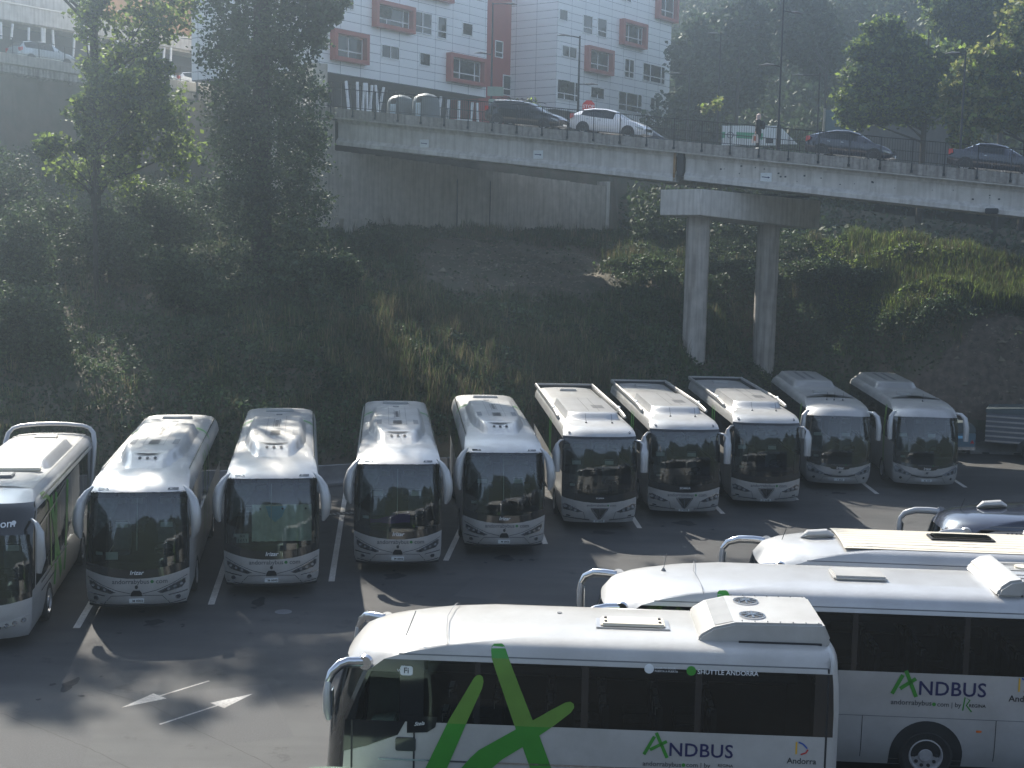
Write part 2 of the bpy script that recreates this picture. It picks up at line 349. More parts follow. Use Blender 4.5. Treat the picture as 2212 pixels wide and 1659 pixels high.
# ------------------------------------------------------------------ terrain
def lerp(x, xs, ys): return float(np.interp(x, xs, ys))
def Y0(x): return np.interp(x, [-60, -20, -7, -2, 4, 9, 14, 18, 22, 60], [36, 45.2, 50.6, 53.4, 57., 60.7, 64.0, 64.4, 62.2, 62.])          # back edge of the yard
def Yt(x): return np.interp(x, [-70, -34, -23, -19, -12, -10, 5.5, 8, 14, 22, 30, 60], [70, 87, 101, 96, 76, 75, 86, 84, 80, 74, 69, 66])
def Ht(x): return np.interp(x, [-70, -34, -22, -10, 6, 12, 22, 28, 45], [15, 14.4, 13.2, 10.4, 10.0, 10.0, 10.0, 8.6, 8.])
def PZ(x): return np.interp(x, [-60, -34, -22, -11.2, 22, 60], [22, 20.6, 19.6, 16.6, 12.85, 9.])   # street level
def YP(x): return np.interp(x, [-70, -34, -23.5, -19, -12.2, -11, 6.2, 7.5, 60], [72, 88.3, 102.6, 98, 77, 74.4, 87.6, 97, 97])
_nx = rng.normal(size=(3, 24))
def bumpf(x, y, s=1., sd=0):
    v = 0
    for k in range(8):
        a = _nx[:, k+sd] ; v = v+np.sin(x*s*a[0]*(1+k*.45)+y*s*a[1]*(1+k*.45)+a[2]*9)/(1+k*.5)
    return v/4
def terrain(x, y):
    x = np.asarray(x, float); y = np.asarray(y, float)
    y0 = Y0(x); yt = Yt(x); t = np.clip((y-y0-.6)/(yt-y0-.6), 0, 1)
    h = Ht(x)*t**np.interp(x, [-12, 0, 8, 14, 20, 30], [.68, .48, .37, .42, .5, .6])
    h = h+(.35*bumpf(x, y, .8)+.16*bumpf(x, y, 2.2, 8))*np.clip(t*6, 0, 1)
    # dark scree heap at the right
    h = h+1.2*np.exp(-((x-22)/5.)**2-((y-65.)/3.6)**2)*np.clip(t*5, 0, 1)-.8*np.exp(-((x-16)/2.5)**2-((y-66)/4)**2)
    h = h-2.6*np.exp(-((x-13.2)/2.4)**2-((y-67.6)/2.4)**2)-.9*np.exp(-((x-9.2)/1.8)**2-((y-64)/1.8)**2)
    b = np.clip((y-yt)/ (97-yt+1e-6), 0, 1)*(x > 7)
    h = h-3.5*np.sin(np.pi*np.clip(b, 0, 1))*(x > 7)
    plat = y > YP(x); ph = PZ(x)-.25
    up = np.clip(y-np.interp(x, [-60, 10, 20, 60], [150, 150, 118, 108]), 0, 400)*.62+0*x
    ph2 = ph+up+1.5*bumpf(x, y, .08)*np.clip(up/10, 0, 1)
    return np.where(plat, ph2, h)
def grid_obj(name, xs, ys, fn, m, tags):
    X, Y = np.meshgrid(xs, ys); Z = fn(X, Y); V = np.stack([X, Y, Z], -1).reshape(-1, 3); nx = len(xs); ny = len(ys)
    j, i = np.meshgrid(np.arange(ny-1), np.arange(nx-1), indexing='ij'); a = (j*nx+i).reshape(-1)
    F = np.stack([a, a+1, a+nx+1, a+nx], -1)
    me = bpy.data.meshes.new(name); me.vertices.add(len(V)); me.vertices.foreach_set('co', V.reshape(-1).astype(np.float32)); me.loops.add(F.size); me.loops.foreach_set('vertex_index', F.reshape(-1).astype(np.int32))
    me.polygons.add(len(F)); me.polygons.foreach_set('loop_start', np.arange(0, F.size, 4, dtype=np.int32)); me.polygons.foreach_set('loop_total', np.full(len(F), 4, np.int32)); me.materials.append(m); me.update(calc_edges=True)
    me.polygons.foreach_set('use_smooth', [True]*len(F)); o = bpy.data.objects.new(name, me); COL.objects.link(o); tag(o, **tags); return o
def yard_z(x, y): return np.where(y < Y0(x)+.7, 0, -1.2)
mkobj('yard', [(-60, -40, 0), (70, -40, 0), *[(xx, float(Y0(xx))+1.2, 0) for xx in (70, 60, 22, 18, 14, 9, 4, -2, -7, -20, -60)]], [tuple(range(13))], M['asphalt'], None, False, tags=dict(kind='structure'))
mkobj('ground', [(-900, -900, -.3), (900, -900, -.3), (900, 900, -.3), (-900, 900, -.3)], [(0, 1, 2, 3)], M['soil'], None, False, tags=dict(kind='structure'))
xs = np.concatenate([np.arange(-70, -40, 2.), np.arange(-40, 40, .5), np.arange(40, 90, 2.)]); ys = np.concatenate([np.arange(36, 104, .5), np.arange(104, 125, 1.5), np.arange(125, 188, 5.)])
_t = lambda X, Y: np.where(Y < Y0(X)+.6, -.25, terrain(X, Y))
grid_obj('hillside', xs, ys, _t, M['soil'], dict(kind='structure'))
# mountains on the other sides of the valley
def mtn(X, Y):
    r = np.hypot(X, Y); a = np.arctan2(X, -Y); rise = np.clip((r-60)/90, 0, 1)**1.1
    hgt = 34+12*np.sin(a*2.3+.6)+6*np.sin(a*7+1)+5*np.sin(a*17)+3*np.sin(a*39)
    back = np.clip((-Y+X*0+20)/60, 0, 1); return np.where(Y < 40, -1+hgt*rise*np.clip((60-Y)/80, 0, 1)*back+1.5*bumpf(X, Y, .1)*rise, -1.)
grid_obj('mountain', np.arange(-205, 206, 6.), np.arange(-205, 42, 6.), mtn, mat('mountain_forest', (.022, .032, .016), .95, 0, .5, .03, bump=1., bscale=.3), dict(kind='structure'))
ridge = lambda X, Y: -2+np.clip((np.abs(X-5)-95)/110, 0, 1)*54+2*bumpf(X, Y, .1)
grid_obj('hill', np.concatenate([np.arange(-205, -86, 7.), ]), np.arange(34, 190, 6.), ridge, MATS['mountain_forest'], dict(kind='structure'))
grid_obj('hill', np.concatenate([np.arange(92, 206, 7.), ]), np.arange(34, 190, 6.), ridge, MATS['mountain_forest'], dict(kind='structure'))
# ------------------------------------------------------------------ road markings
def flat(name, pts, z, m, label=None, cat=None, group=None, th=0.):
    o = mkobj(name, [(x, y, z) for x, y in pts], [tuple(range(len(pts)))], m, None, False); tag(o, label, cat, group, None if label else 'structure'); return o
def stripe(p, q, w, label, grp='white bay lines between the parked coaches'):
    p = Vector(p); q = Vector(q); d = (q-p).normalized(); n = Vector((-d.y, d.x))*w/2
    return flat('bay_line', [tuple(p-n), tuple(q-n), tuple(q+n), tuple(p+n)], .004, M['line'], label, 'road marking', grp)
bl = [((165, 1357), (-8.9), 10.5, 'white bay line nearest the left edge of the yard'), ((456, 1306), -7.6, 15, 'white bay line between the white-card coach and the sunshade coach'), ((716, 1256), -5.5, 13.5, 'long white bay line between the sunshade coach and the purple-cloth coach'),
      ((963, 1211), 3.5, 12, 'white bay line right of the purple-cloth coach'), ((1178, 1175), -3.8, 12, 'white bay line end beside the first triangle-grille coach'), ((1382, 1141), -3., 12, 'white bay line ending right of the first triangle-grille coach'),
      ((1562, 1110), -3., 12, 'white bay line ending right of the second triangle-grille coach'), ((1722, 1080), -1.2, 12, 'white bay line ending right of the third triangle-grille coach'), ((1895, 1067), 1.2, 12, 'white bay line between the two smile-grille coaches'), ((2086, 1053), 3., 12, 'white bay line at the right end of the coach row')]
for (px, py), a, l, lb in bl:
    p = atz(px, py, 0); a = R(a) if not isinstance(a, tuple) else 0
    stripe((p[0], p[1]), (p[0]+math.sin(a)*l, p[1]+math.cos(a)*l), .17, lb)
def arrow(tail, tip, w, lab):
    t = Vector(atz(*tail, 0)[:2]); h = Vector(atz(*tip, 0)[:2]); d = (h-t).normalized(); n = Vector((-d.y, d.x)); b_ = h-d*.95
    flat('road_arrow', [tuple(v) for v in (t-n*w/2, b_-n*w/2, b_-n*.23, h, b_+n*.23, b_+n*w/2, t+n*w/2)], .004, M['arrowp'], lab, 'road arrow', 'white arrows painted on the yard')
arrow((452, 1471), (262, 1529), .06, 'white road arrow pointing left, the one nearer the parked coaches'); arrow((345, 1565), (546, 1499), .06, 'white road arrow pointing right, the one farther from the parked coaches')
for pts in ([(210, 1490), (330, 1525), (430, 1580), (560, 1640), (640, 1690)], [(0, 1540), (90, 1575), (200, 1620), (300, 1670)]):
    P = [Vector(atz(x, y, 0)[:2]) for x, y in pts]; Q = []
    for a, b_ in zip(P, P[1:]):
        for k in range(14): Q.append(a.lerp(b_, k/14)+Vector((random.uniform(-.012, .012), random.uniform(-.012, .012))))
    l = []; r = []
    for i, p in enumerate(Q):
        t = (Q[min(i+1, len(Q)-1)]-Q[max(i-1, 0)]).normalized(); n = Vector((-t.y, t.x))*random.uniform(.007, .014); l.append((p.x+n.x, p.y+n.y, .0035)); r.append((p.x-n.x, p.y-n.y, .0035))
    k = len(l); mkobj('tar_joint', l+r, [(i, i+1, k+i+1, k+i) for i in range(k-1)], M['crack'], None, False, tags=dict(kind='structure'))
P = [atz(x, y, 0) for x, y in ((2048, 1082), (2075, 1068), (2098, 1056), (2110, 1048))]; mkobj('tar_joint', [(p[0], p[1]-.04, .0035) for p in P]+[(p[0], p[1]+.05, .0035) for p in P], [(i, i+1, i+5, i+4) for i in range(3)], M['crack'], None, False, tags=dict(kind='structure'))
r9 = random.Random(21)
def blob(x, y, rx, ry, m, nm, z=.0022):
    a0 = r9.uniform(0, 6); P = [(x+rx*math.cos(t)*(1+.28*math.sin(3*t+a0)+.15*math.sin(7*t)), y+ry*math.sin(t)*(1+.25*math.sin(2*t+a0)+.12*math.sin(5*t+1)), z) for t in [2*math.pi*i/22 for i in range(22)]]
    mkobj(nm, P, [tuple(range(22))], m, None, False, tags=dict(kind='structure'))
for px, py in ((560, 1300), (330, 1345), (850, 1245), (1090, 1205), (1300, 1150), (1480, 1130), (1810, 1065), (150, 1480)):
    p = atz(px, py, 0); blob(p[0], p[1], r9.uniform(.12, .4), r9.uniform(.15, .5), M['oil'], 'oil_stain')
    for k in range(4): blob(p[0]+r9.uniform(-.9, .9), p[1]+r9.uniform(-1, 1), r9.uniform(.03, .09), r9.uniform(.03, .1), M['oil'], 'oil_stain', .0026)
for (px, py), w_, l_, a_ in (((520, 1540), 1.6, 3.2, 20), ((1050, 1270), 1.2, 2.2, -15), ((60, 1620), 2.2, 2., 10)):
    p = atz(px, py, 0); c_, s_ = math.cos(R(a_)), math.sin(R(a_)); mkobj('asphalt_patch', [(p[0]+x*c_-y*s_, p[1]+x*s_+y*c_, .0012) for x, y in ((-w_/2, -l_/2), (w_/2, -l_/2), (w_/2, l_/2), (-w_/2, l_/2))], [(0, 1, 2, 3)], M['patch'], None, False, tags=dict(kind='structure'))
def manhole(px, py, r, lab):
    p = atz(px, py, 0); b = MB(); b.cyl((p[0], p[1], .004), r, .008, n=24); b.build('manhole_cover', M['grey'], None, tags=dict(label=lab, cat='manhole cover'))
manhole(612, 1322, .22, 'small round cover in the asphalt in front of the white-card coach')
g = root('drain_grate', 'long slotted drain grate in the asphalt behind the bay line beside the purple-cloth coach', 'drain', (*atz(705, 1112, 0)[:2], 0), R(24))
b = MB(); b.box((0, 0, .006), (2.2, .4, .012), 0); b.build('frame', M['matte'], g, False); b = MB(); [b.box((-1+.16*k, 0, .014), (.07, .34, .01)) for k in range(13)]; b.build('grate_slots', M['grey'], g, False)
# barriers along the back of the yard
XB = [-30+3.05*i for i in range(20)]; k = 0
for i, x in enumerate(XB):
    y = float(Y0(x))+.25; y2 = float(Y0(x+3.0))+.25; a = math.atan2(y2-y, 3.0); Lb = math.hypot(3., y2-y)-.03
    b = MB(); b.prism([(-.3, 0), (.3, 0), (.3, .1), (.14, .3), (.09, .78), (-.09, .78), (-.14, .3), (-.3, .1)], lambda p, t: (t, p[0], p[1]), -Lb/2, Lb/2); [b.box((s*Lb*.25, -.3, .05), (.35, .02, .09), 1) for s in (-1, 1)]
    o = b.build('concrete_barrier', [M['barrier'], M['matte']], None, True, .015, tags=dict(label={7: 'concrete barrier seen between the sunshade coach and the purple-cloth coach', 9: 'concrete barrier seen just right of the purple-cloth coach', 17: 'pale concrete barrier beside the blue trailer at the right'}.get(i, 'low concrete barrier mostly hidden behind the parked coaches'), cat='barrier', group='concrete barriers behind the coaches'))
    o.location = (x+1.5, (y+y2)/2, 0); o.rotation_euler = (0, 0, a)
# ------------------------------------------------------------------ bridge
B0 = Vector((-11.2, 74.16, 16.74)); BA = math.atan2(-15.61, 33.39); BS = -(16.74-12.98)/36.86
bd = Vector((math.cos(BA), math.sin(BA), 0)); bn = Vector((-math.sin(BA), math.cos(BA), 0))
def bs(px, py, t=0.):
    o = B0+bn*t; r = Vector(ray(px, py)); c = Vector(_C); k = (o-c).dot(bn)/r.dot(bn); p = c+r*k; s_ = (p-o).dot(bd); return s_, p.z-(B0.z+BS*s_)
def bp(s_, t, z): return (s_, t, BS*s_+z)
br = root('bridge', 'concrete road bridge with stained parapet crossing above the parked coaches', 'bridge', B0, BA)
sj = bs(1465, 340)[0]; S_END = 62.
def beam(s0, s1, t, dz, name='girder', end=False):
    pr = [(t, -.52), (t, -.68), (t+.1, -.78), (t+.1, -1.45+dz), (t-.12, -1.66+dz), (t-.12, -1.85+dz), (t+.72, -1.85+dz), (t+.72, -1.66+dz), (t+.5, -1.45+dz), (t+.5, -.78), (t+.6, -.68), (t+.6, -.52)]
    b = MB(); n = 10
    for k in range(n): b.prism(pr, lambda p, s_: bp(s_, p[0], p[1]), s0+(s1-s0)*k/n, s0+(s1-s0)*(k+1)/n) if False else None
    b.prism(pr, lambda p, s_: bp(s_, p[0], p[1]), s0, s1); return b.build(name, M['concl'], br, False)
for i, t in enumerate((.42, 3.2, 6.0, 8.6)):
    beam(1.2, sj-.22, t, -.12); beam(sj+.22, S_END, t, .02)
b = MB(); b.prism([(.22, -.5), (10., -.5), (10., -.28), (.22, -.28)], lambda p, s_: bp(s_, *p), -2, S_END); b.build('deck_slab', M['conc'], br, False)
b = MB(); b.prism([(.5, -.278), (9.8, -.278), (9.8, -.1), (.5, -.1)], lambda p, s_: bp(s_, *p), -2, S_END); b.build('deck_road', M['asphalt'], br, False)
b = MB(); b.prism([(.36, -.1), (1.9, -.1), (1.9, -.02), (.36, -.02)], lambda p, s_: bp(s_, *p), -2, S_END); b.build('footway', M['conc'], br, False)
b = MB(); s_ = -1.8; r_ = random.Random(3)
while s_ < S_END:                       # two courses of coping blocks
    l1 = 1.41; z0 = -.5
    for c in range(2):
        off = 0 if c == 0 else .45; b.prism([(r_.uniform(-.012, .0), -.245*(c+1)+.004), (r_.uniform(-.012, .0), -.245*c), (.34, -.245*c), (.34, -.245*(c+1)+.004)], lambda p, q: bp(q, *p), s_+off*0+.006, s_+l1*.5-.006+.2*c); b.prism([(r_.uniform(-.012, .0), -.245*(c+1)+.004), (r_.uniform(-.012, .0), -.245*c), (.34, -.245*c), (.34, -.245*(c+1)+.004)], lambda p, q: bp(q, *p), s_+l1*.5+.2*c+.006, s_+l1-.006)
    s_ += l1
b.build('parapet_blocks', M['concd'], br, False)
b = MB(); b.prism([(.03, -.56), (.03, -.492), (.36, -.492), (.36, -.56)], lambda p, q: bp(q, *p), -1.9, S_END); b.build('drip_edge', M['concl'], br, False)
b = MB(); b.prism([(.30, -1.95), (.34, -1.5), (.55, -1.4), (.55, -.55), (.30, -.55)], lambda p, q: bp(q, *p), sj-.34, sj-.226); b.build('joint_stain', M['rust'], br, False)
b = MB(); b.box((0, 5, 0), (.3, 9.4, 1.1), T=lambda p: bp(p[0]+sj, p[1], p[2]-1.1)); b.build('expansion_joint', M['matte'], br, False)
b = MB(); b.prism([(9.7, -.5), (9.7, 0), (10.05, 0), (10.05, -.5)], lambda p, q: bp(q, *p), -2, S_END); b.build('far_parapet', M['concd'], br, False)
# small holes and marks on the girder face
b = MB()
for px, py in ((2770*.5486, 0),): pass
for k in range(46):
    q = r_.uniform(sj+1, 50); z = r_.uniform(-1.35, -.85); rr = r_.choice((.02, .03, .045)); c = bp(q, .515, z); b.box(c, (rr*2, .02, rr*1.6))
b.build('girder_holes', M['matte'], br, False)
def railing(rt, name, s0, s1, t, fn, step, zt=1.05, post=True, label=None):
    rl = root(name, label, 'railing', rt.location, rt.rotation_euler.z) if label else rt
    b = MB(); b.prism([(t-.025, zt-.02), (t+.025, zt-.02), (t+.025, zt+.02), (t-.025, zt+.02)], lambda p, q: fn(q, *p), s0, s1); b.prism([(t-.02, .08), (t+.02, .08), (t+.02, .11), (t-.02, .11)], lambda p, q: fn(q, *p), s0, s1); b.build('rail', M['iron'], rl, False)
    n = int((s1-s0)/.117); b = MB()
    for k in range(n):
        q = s0+.06+k*.117; a = fn(q, t, .1); c = fn(q, t, zt-.01); b.tube([a, c], .0085, 4, cap=False)
    b.build('balusters', M['iron'], rl, False)
    n = int((s1-s0)/step)+1
    for k in range(n):
        q = s0+k*step; b = MB(); c = fn(q, t, 0); b.box((c[0], t, c[2]+(zt-.35)/2), (.035, .045, zt+.35))
        if post: b.box((c[0], t-.02, c[2]-.36), (.11, .05, .12)); b.box((c[0], t-.01, c[2]-.18), (.05, .05, .36))
        b.build('post', M['iron'], rl, False)
    return rl
railing(br, 'bridge_railing', -1.75, 50, -.035, bp, 1.41, label='black iron railing along the near edge of the concrete bridge')
railing(br, 'bridge_railing', -1.75, 50, 9.85, bp, 2.4, post=False, label='black iron railing along the far edge of the concrete bridge, behind the cars')
# pier
C0 = Vector((8.72, 62.95, 0)); pd = Vector((.757, .654, 0)).normalized(); pw = Vector((-pd.y, pd.x, 0)); pa = math.atan2(pd.y, pd.x)
pier = root('bridge_pier', 'two-column concrete pier with a crosshead carrying the bridge', 'pier', C0, pa)
b = MB(); b.prism([(0, 11.0), (0, 12.22), (9.3, 11.98), (9.3, 10.55), (7.6, 10.62)], lambda p, t: (p[0], t, p[1]), 0, 2.6); b.build('crosshead', M['concl'], pier, True, .02)
b = MB(); [b.box((x, 1.2, 12.16), (.5, 1.6, .12)) for x in (.7, 3.4, 6.0, 8.6)]; b.build('bearing', M['matte'], pier, False)
for x, d in ((1.38, 0), (6.8, .5)):
    b = MB(); pr = [(z, .575) for z in np.arange(1.5, 11.2, 1.5)]; path = []; rad = []
    for z in np.arange(2.0, 11.1, .1):
        path.append((x, 1.32, z)); rad.append(.575-(.012 if abs((z+d) % 1.5) < .06 else 0))
    b.tube(path, rad, 40, up=(0, 1, 0)); b.build('column', M['concp'], pier, angle=60)
# abutment
A0 = Vector((-10.33, 73.0, 0)); ad = Vector((16.15, 13.5, 0)); al = ad.length; aa = math.atan2(ad.y, ad.x)
ab = root('bridge_abutment', 'ribbed concrete abutment wall under the left end of the bridge', 'abutment', A0, aa)
b = MB(); x = 0; r2 = random.Random(5)
while x < al:
    wd = r2.choice((.5, .5, .55, 1.1)); b.prism([(x, 8.6), (min(x+wd, al), 8.6), (min(x+wd, al), 14.32-.055*x), (x, 14.32-.055*x)], lambda p, t: (p[0], t, p[1]), r2.uniform(0, .018), .9); x += wd
b.build('face_wall', M['conc'], ab, False)
b = MB(); b.box((al+.16, .7, 11.3), (.3, 1.5, 4.4)); b.build('lit_end_face', M['concl'], ab, False)  # paler concrete paints in the lit end face of the wall
b = MB(); b.prism([(8.9, 9.6), (8.98, 9.6), (8.98, 13.1), (8.9, 13.1)], lambda p, t: (p[0], t, p[1]), -.03, .0); b.prism([(11.4, 9.6), (11.46, 9.6), (11.46, 13.1), (11.4, 13.1)], lambda p, t: (p[0], t, p[1]), -.03, .0); b.build('drain_groove', M['matte'], ab, False)
b = MB(); b.box((-.35, 2.2, 12.2), (.7, 4.6, 4.4)); b.box((.4, 1.1, 15.1), (.8, 1.2, 1.7)); b.box((1.6, .2, 9.9), (1.6, 1.3, 1.4)); b.build('wing_block', M['conc'], ab, False)
# white notices with an arrow on the girder, floodlight
for px, py, lab in ((917, 310, 'leftmost'), (1163, 334, 'middle'), (1655, 383, 'rightmost')):
    s1, z1 = bs(px, py, .5); o = bn*.5; nt_ = root('notice', 'white notice with a blue arrow on the bridge girder, %s of the three' % lab, 'sign', B0, BA, 'white arrow notices on the bridge girder')
    g = lambda a, b_, o_: bp(s1+a, .50-o_, z1+b_)
    b = MB(); b.box(bp(s1, .475, z1), (.54, .02, .42)); b.build('panel', M['paper'], nt_, False)
    decal('arrow', [(-.2, .02), (.1, .02), (.1, .05), (.2, 0), (.1, -.05), (.1, -.02), (-.2, -.02)], g, M['lnavy'], nt_, off=.045, step=0)
    lettering('small_print', '--- --- ---', .06, -.0, -.12, g, M['lgrey'], nt_, off=.045); lettering('small_print', '-- ------', .05, -.0, .13, g, M['lgrey'], nt_, off=.045)
s1, z1 = bs(2143, 456, .25); fl = root('floodlight', 'black floodlight on the lower edge of the bridge girder at the right', 'floodlight', B0, BA)
b = MB(); b.box(bp(s1, .12, z1), (.55, .3, .24)); b.box(bp(s1, .25, z1-.05), (.1, .3, .05)); b.build('housing', M['matte'], fl, True, .03); b = MB(); b.box(bp(s1, .1, z1+.13), (.4, .2, .02)); b.build('top_fin', M['alu'], fl, False)
# ------------------------------------------------------------------ left street: retaining wall + slab
LA0 = Vector((-33.83, 88., 21.1)); ld = Vector((10.83, 15., -.33)); ll = ld.length; la = math.atan2(ld.y, ld.x); lsl = -.33/math.hypot(10.83, 15.)
lw = root('retaining_wall', 'tall pale concrete retaining wall under the left street', 'retaining wall', LA0, la)
lp = lambda q, t, z: (q, t, z+lsl*q)
b = MB()
for k in range(-6, 9):
    b.prism([(k*2.75+.02, -9.5), (k*2.75+2.73, -9.5), (k*2.75+2.73, -.6), (k*2.75+.02, -.6)], lambda p, t: (p[0], t, p[1]+lsl*p[0]), .8, 1.2)
b.prism([(-17, -9.5), (24, -9.5), (24, -.6), (-17, -.6)], lambda p, t: (p[0], t, p[1]+lsl*p[0]), .86, 1.25); b.build('wall_panels', M['concw'], lw, False)
b = MB(); b.prism([(0, -.65), (0, 0), (1.9, 0), (1.9, -.5), (.9, -.5), (.78, -.95)], lambda p, q: lp(q, *p), -18, 19.2); b.build('street_slab', M['conc'], lw, False)
b = MB(); b.prism([(.2, -1.2), (.2, -.66), (.85, -.66), (.85, -1.6)], lambda p, q: lp(q, *p), -18, 18.5); b.build('haunch', M['concd'], lw, False)
railing(lw, 'street_railing', -17, 18.6, .12, lp, 2.0, post=False, label='black iron railing along the left street above the retaining wall')
q = root('street_wall', 'concrete wall carrying the street bend between the left street and the bridge', 'retaining wall', (-23.0, 103.2, 0), math.atan2(74.3-103.2, 11.6))
b = MB(); b.box((15.6, .5, 14.5), (31., .8, 9.2)); b.build('wall_panels', M['concw'], q, False)
# ------------------------------------------------------------------ white and red housing blocks
TH = R(54)
def windowobj(rt, s0, s1, z0, z1, red=False, t0=0., bars=None, open_=False):
    w_ = s1-s0; h_ = z1-z0; cx = (s0+s1)/2; fr = None
    wn = bpy.data.objects.new('window', None)
    dpt = .22
    b = MB()
    if red:
        e = .28; d0, d1 = t0-.5, t0+.02
        b.box((cx, (d0+d1)/2, z1-e/2), (w_, d1-d0, e)); b.box((cx, (d0+d1)/2, z0+e/2), (w_, d1-d0, e)); b.box((s0+e/2, (d0+d1)/2, (z0+z1)/2), (e, d1-d0, h_-2*e)); b.box((s1-e/2, (d0+d1)/2, (z0+z1)/2), (e, d1-d0, h_-2*e))
        fr = b.build('red_surround', M['redf'], rt, False); s0 += e; s1 -= e; z0 += e; z1 -= e
    w_ = s1-s0; h_ = z1-z0
    b = MB(); f = .07; yy = t0-.03; small = h_ < 1.1 and not red
    b.box((cx, yy, z1-f/2), (w_, .08, f)); b.box((cx, yy, z0+f/2), (w_, .08, f)); b.box((s0+f/2, yy, (z0+z1)/2), (f, .08, h_-2*f)); b.box((s1-f/2, yy, (z0+z1)/2), (f, .08, h_-2*f))
    zt = z0+h_*.32
    n = bars if bars is not None else (2 if w_ > 2.4 else (1 if w_ > 1.6 else 0))
    if not small: b.box((cx, yy-.003, zt), (w_-2*f, .08, .07))
    for k in range(n): b.box((s0+w_*(k+1)/(n+1)+(.15*w_ if n == 2 and k == 1 else 0), yy-.006, (z0+z1)/2), (.075, .08, h_-2*f))
    wf = b.build('window_frame', M['wframe'] if not small or True else M['grey'], rt, False)
    b = MB(); b.box((cx, t0-.012, (z0+z1)/2), (w_-.1, .012, h_-.1)); b.build('pane', M['gwin'], wf, False)
    b = MB(); r3 = random.Random(int(s0*100)); 
    k = max(2, int(w_/.09)); xs_ = [s0+.08+(w_-.16)*i/k for i in range(k+1)]; yv = [t0-.004+.0*i for i in range(k+1)]
    b.box((cx, t0-.003, (z0+z1)/2), (w_-.08, .004, h_-.08)); b.build('curtain', M['curtw'] if r3.random() < .75 else M['dark'], wf, False)
    if open_:
        b = MB(); b.add([(s0+.15, t0-.09, z0+h_*.36), (s0+w_*.45, t0-.09, z0+h_*.36), (s0+w_*.40, t0-.42, z1-.12), (s0+.15, t0-.42, z1-.12)], [(0, 1, 2, 3)]); b.add([(s0+.15, t0-.10, z0+h_*.36), (s0+w_*.45, t0-.10, z0+h_*.36), (s0+w_*.40, t0-.43, z1-.12), (s0+.15, t0-.43, z1-.12)], [(3, 2, 1, 0)]); b.build('open_sash', M['mirror'], wf, False)
    bpy.data.objects.remove(wn); return fr
def block(label, o, W, z0, z1, D, reds, wins, opens=(), sidew=True):
    rt = root('apartment_building', label, 'building', (o[0], o[1], 0), TH)
    b = MB(); b.box((W/2, D/2, (z0+z1)/2), (W, D, z1-z0)); b.build('wall', M['tile'], rt, False)
    b = MB(); b.box((W/2, D/2, z0-.02), (W-.02, D-.02, .05)); b.build('soffit', M['soffit'], rt, False)
    b = MB(); b.box((W/2, D/2, z1+.12), (W+.2, D+.2, .25)); b.build('roof_edge', M['wframe'], rt, False)
    for r_ in reds: windowobj(rt, *r_, red=True, bars=(1 if r_[1]-r_[0] < 4 else 2), open_=(r_ in opens))
    for r_ in wins: windowobj(rt, *r_, open_=(r_ in opens))
    return rt
o1 = (-13.52, 91.5); o2 = (3.05, 109.)
r1 = [(1.02, 4.49, 21.59, 23.67), (5.21, 9.45, 24.38, 26.27), (13.61, 18.06, 21.48, 23.62), (9.54, 13.9, 27.24, 29.4)]
w1 = [(9.65, 11.82, 24.61, 26.19), (12.47, 13.59, 24.56, 26.18), (15.47, 16.79, 25.18, 26.16), (6.21, 8.18, 22.36, 23.34), (10.43, 11.71, 22.31, 23.29), (2.4, 3.35, 25.2, 26.5), (16.6, 17.9, 28.1, 29.1)]
K1 = block('white tiled housing block with big red window frames nearer the ivy-covered tree', o1, 18.65, 20.75, 29.8, 13, r1, w1, (r1[1],))
r2_ = [(4.05, 8.04, 23.65, 25.76), (9.42, 13.48, 26.55, 28.69), (15.4, 18.9, 29.58, 32.08)]
w2 = [(.67, 2.85, 24.47, 25.41), (10.41, 12.03, 23.86, 25.5), (13.54, 17.5, 23.9, 25.51), (.1, 3.3, 21.02, 22.64), (5.1, 7.27, 21.58, 22.56), (9.56, 13.54, 20.96, 22.64), (15.02, 16.69, 20.94, 22.62), (.15, 1.41, 27.28, 28.2), (3.67, 5.14, 26.72, 28.26), (5.86, 7.36, 26.73, 28.3), (9.64, 11.25, 30.27, 31.1)]
K2 = block('white tiled housing block with a square outline right of the red stairwell', o2, 18.5, 20.2, 33.2, 13, r2_, w2, (w2[3], w2[4]))
K3 = root('stair_tower', 'red panelled stairwell between the two white housing blocks', 'building', (o1[0]+math.cos(TH)*18.4-math.sin(TH)*1.5, o1[1]+math.sin(TH)*18.4+math.cos(TH)*1.5, 0), TH)
b = MB(); b.box((4.6, 5.0, 25.5), (11.6, 10, 9.1)); b.build('wall', M['redp'], K3, False)
b = MB(); b.box((5.0, 3.0, 18.7), (7.5, 6, 4.6)); b.build('plinth_wall', M['redp'], K3, False)
b = MB(); b.box((7.66, -.6, 22.6), (1.5, 1.3, 3.2)); b.build('entrance_bay', M['redp'], K3, False)
for r_ in ((5.58, 6.68, 26.98, 28.59), (3.3, 4.36, 24.35, 25.7), (5.56, 6.63, 24.36, 25.72), (4.45, 5.59, 21.41, 23.08)): windowobj(K3, *r_)
windowobj(K3, 7.0, 7.9, 21.4, 23.0, t0=-1.25)
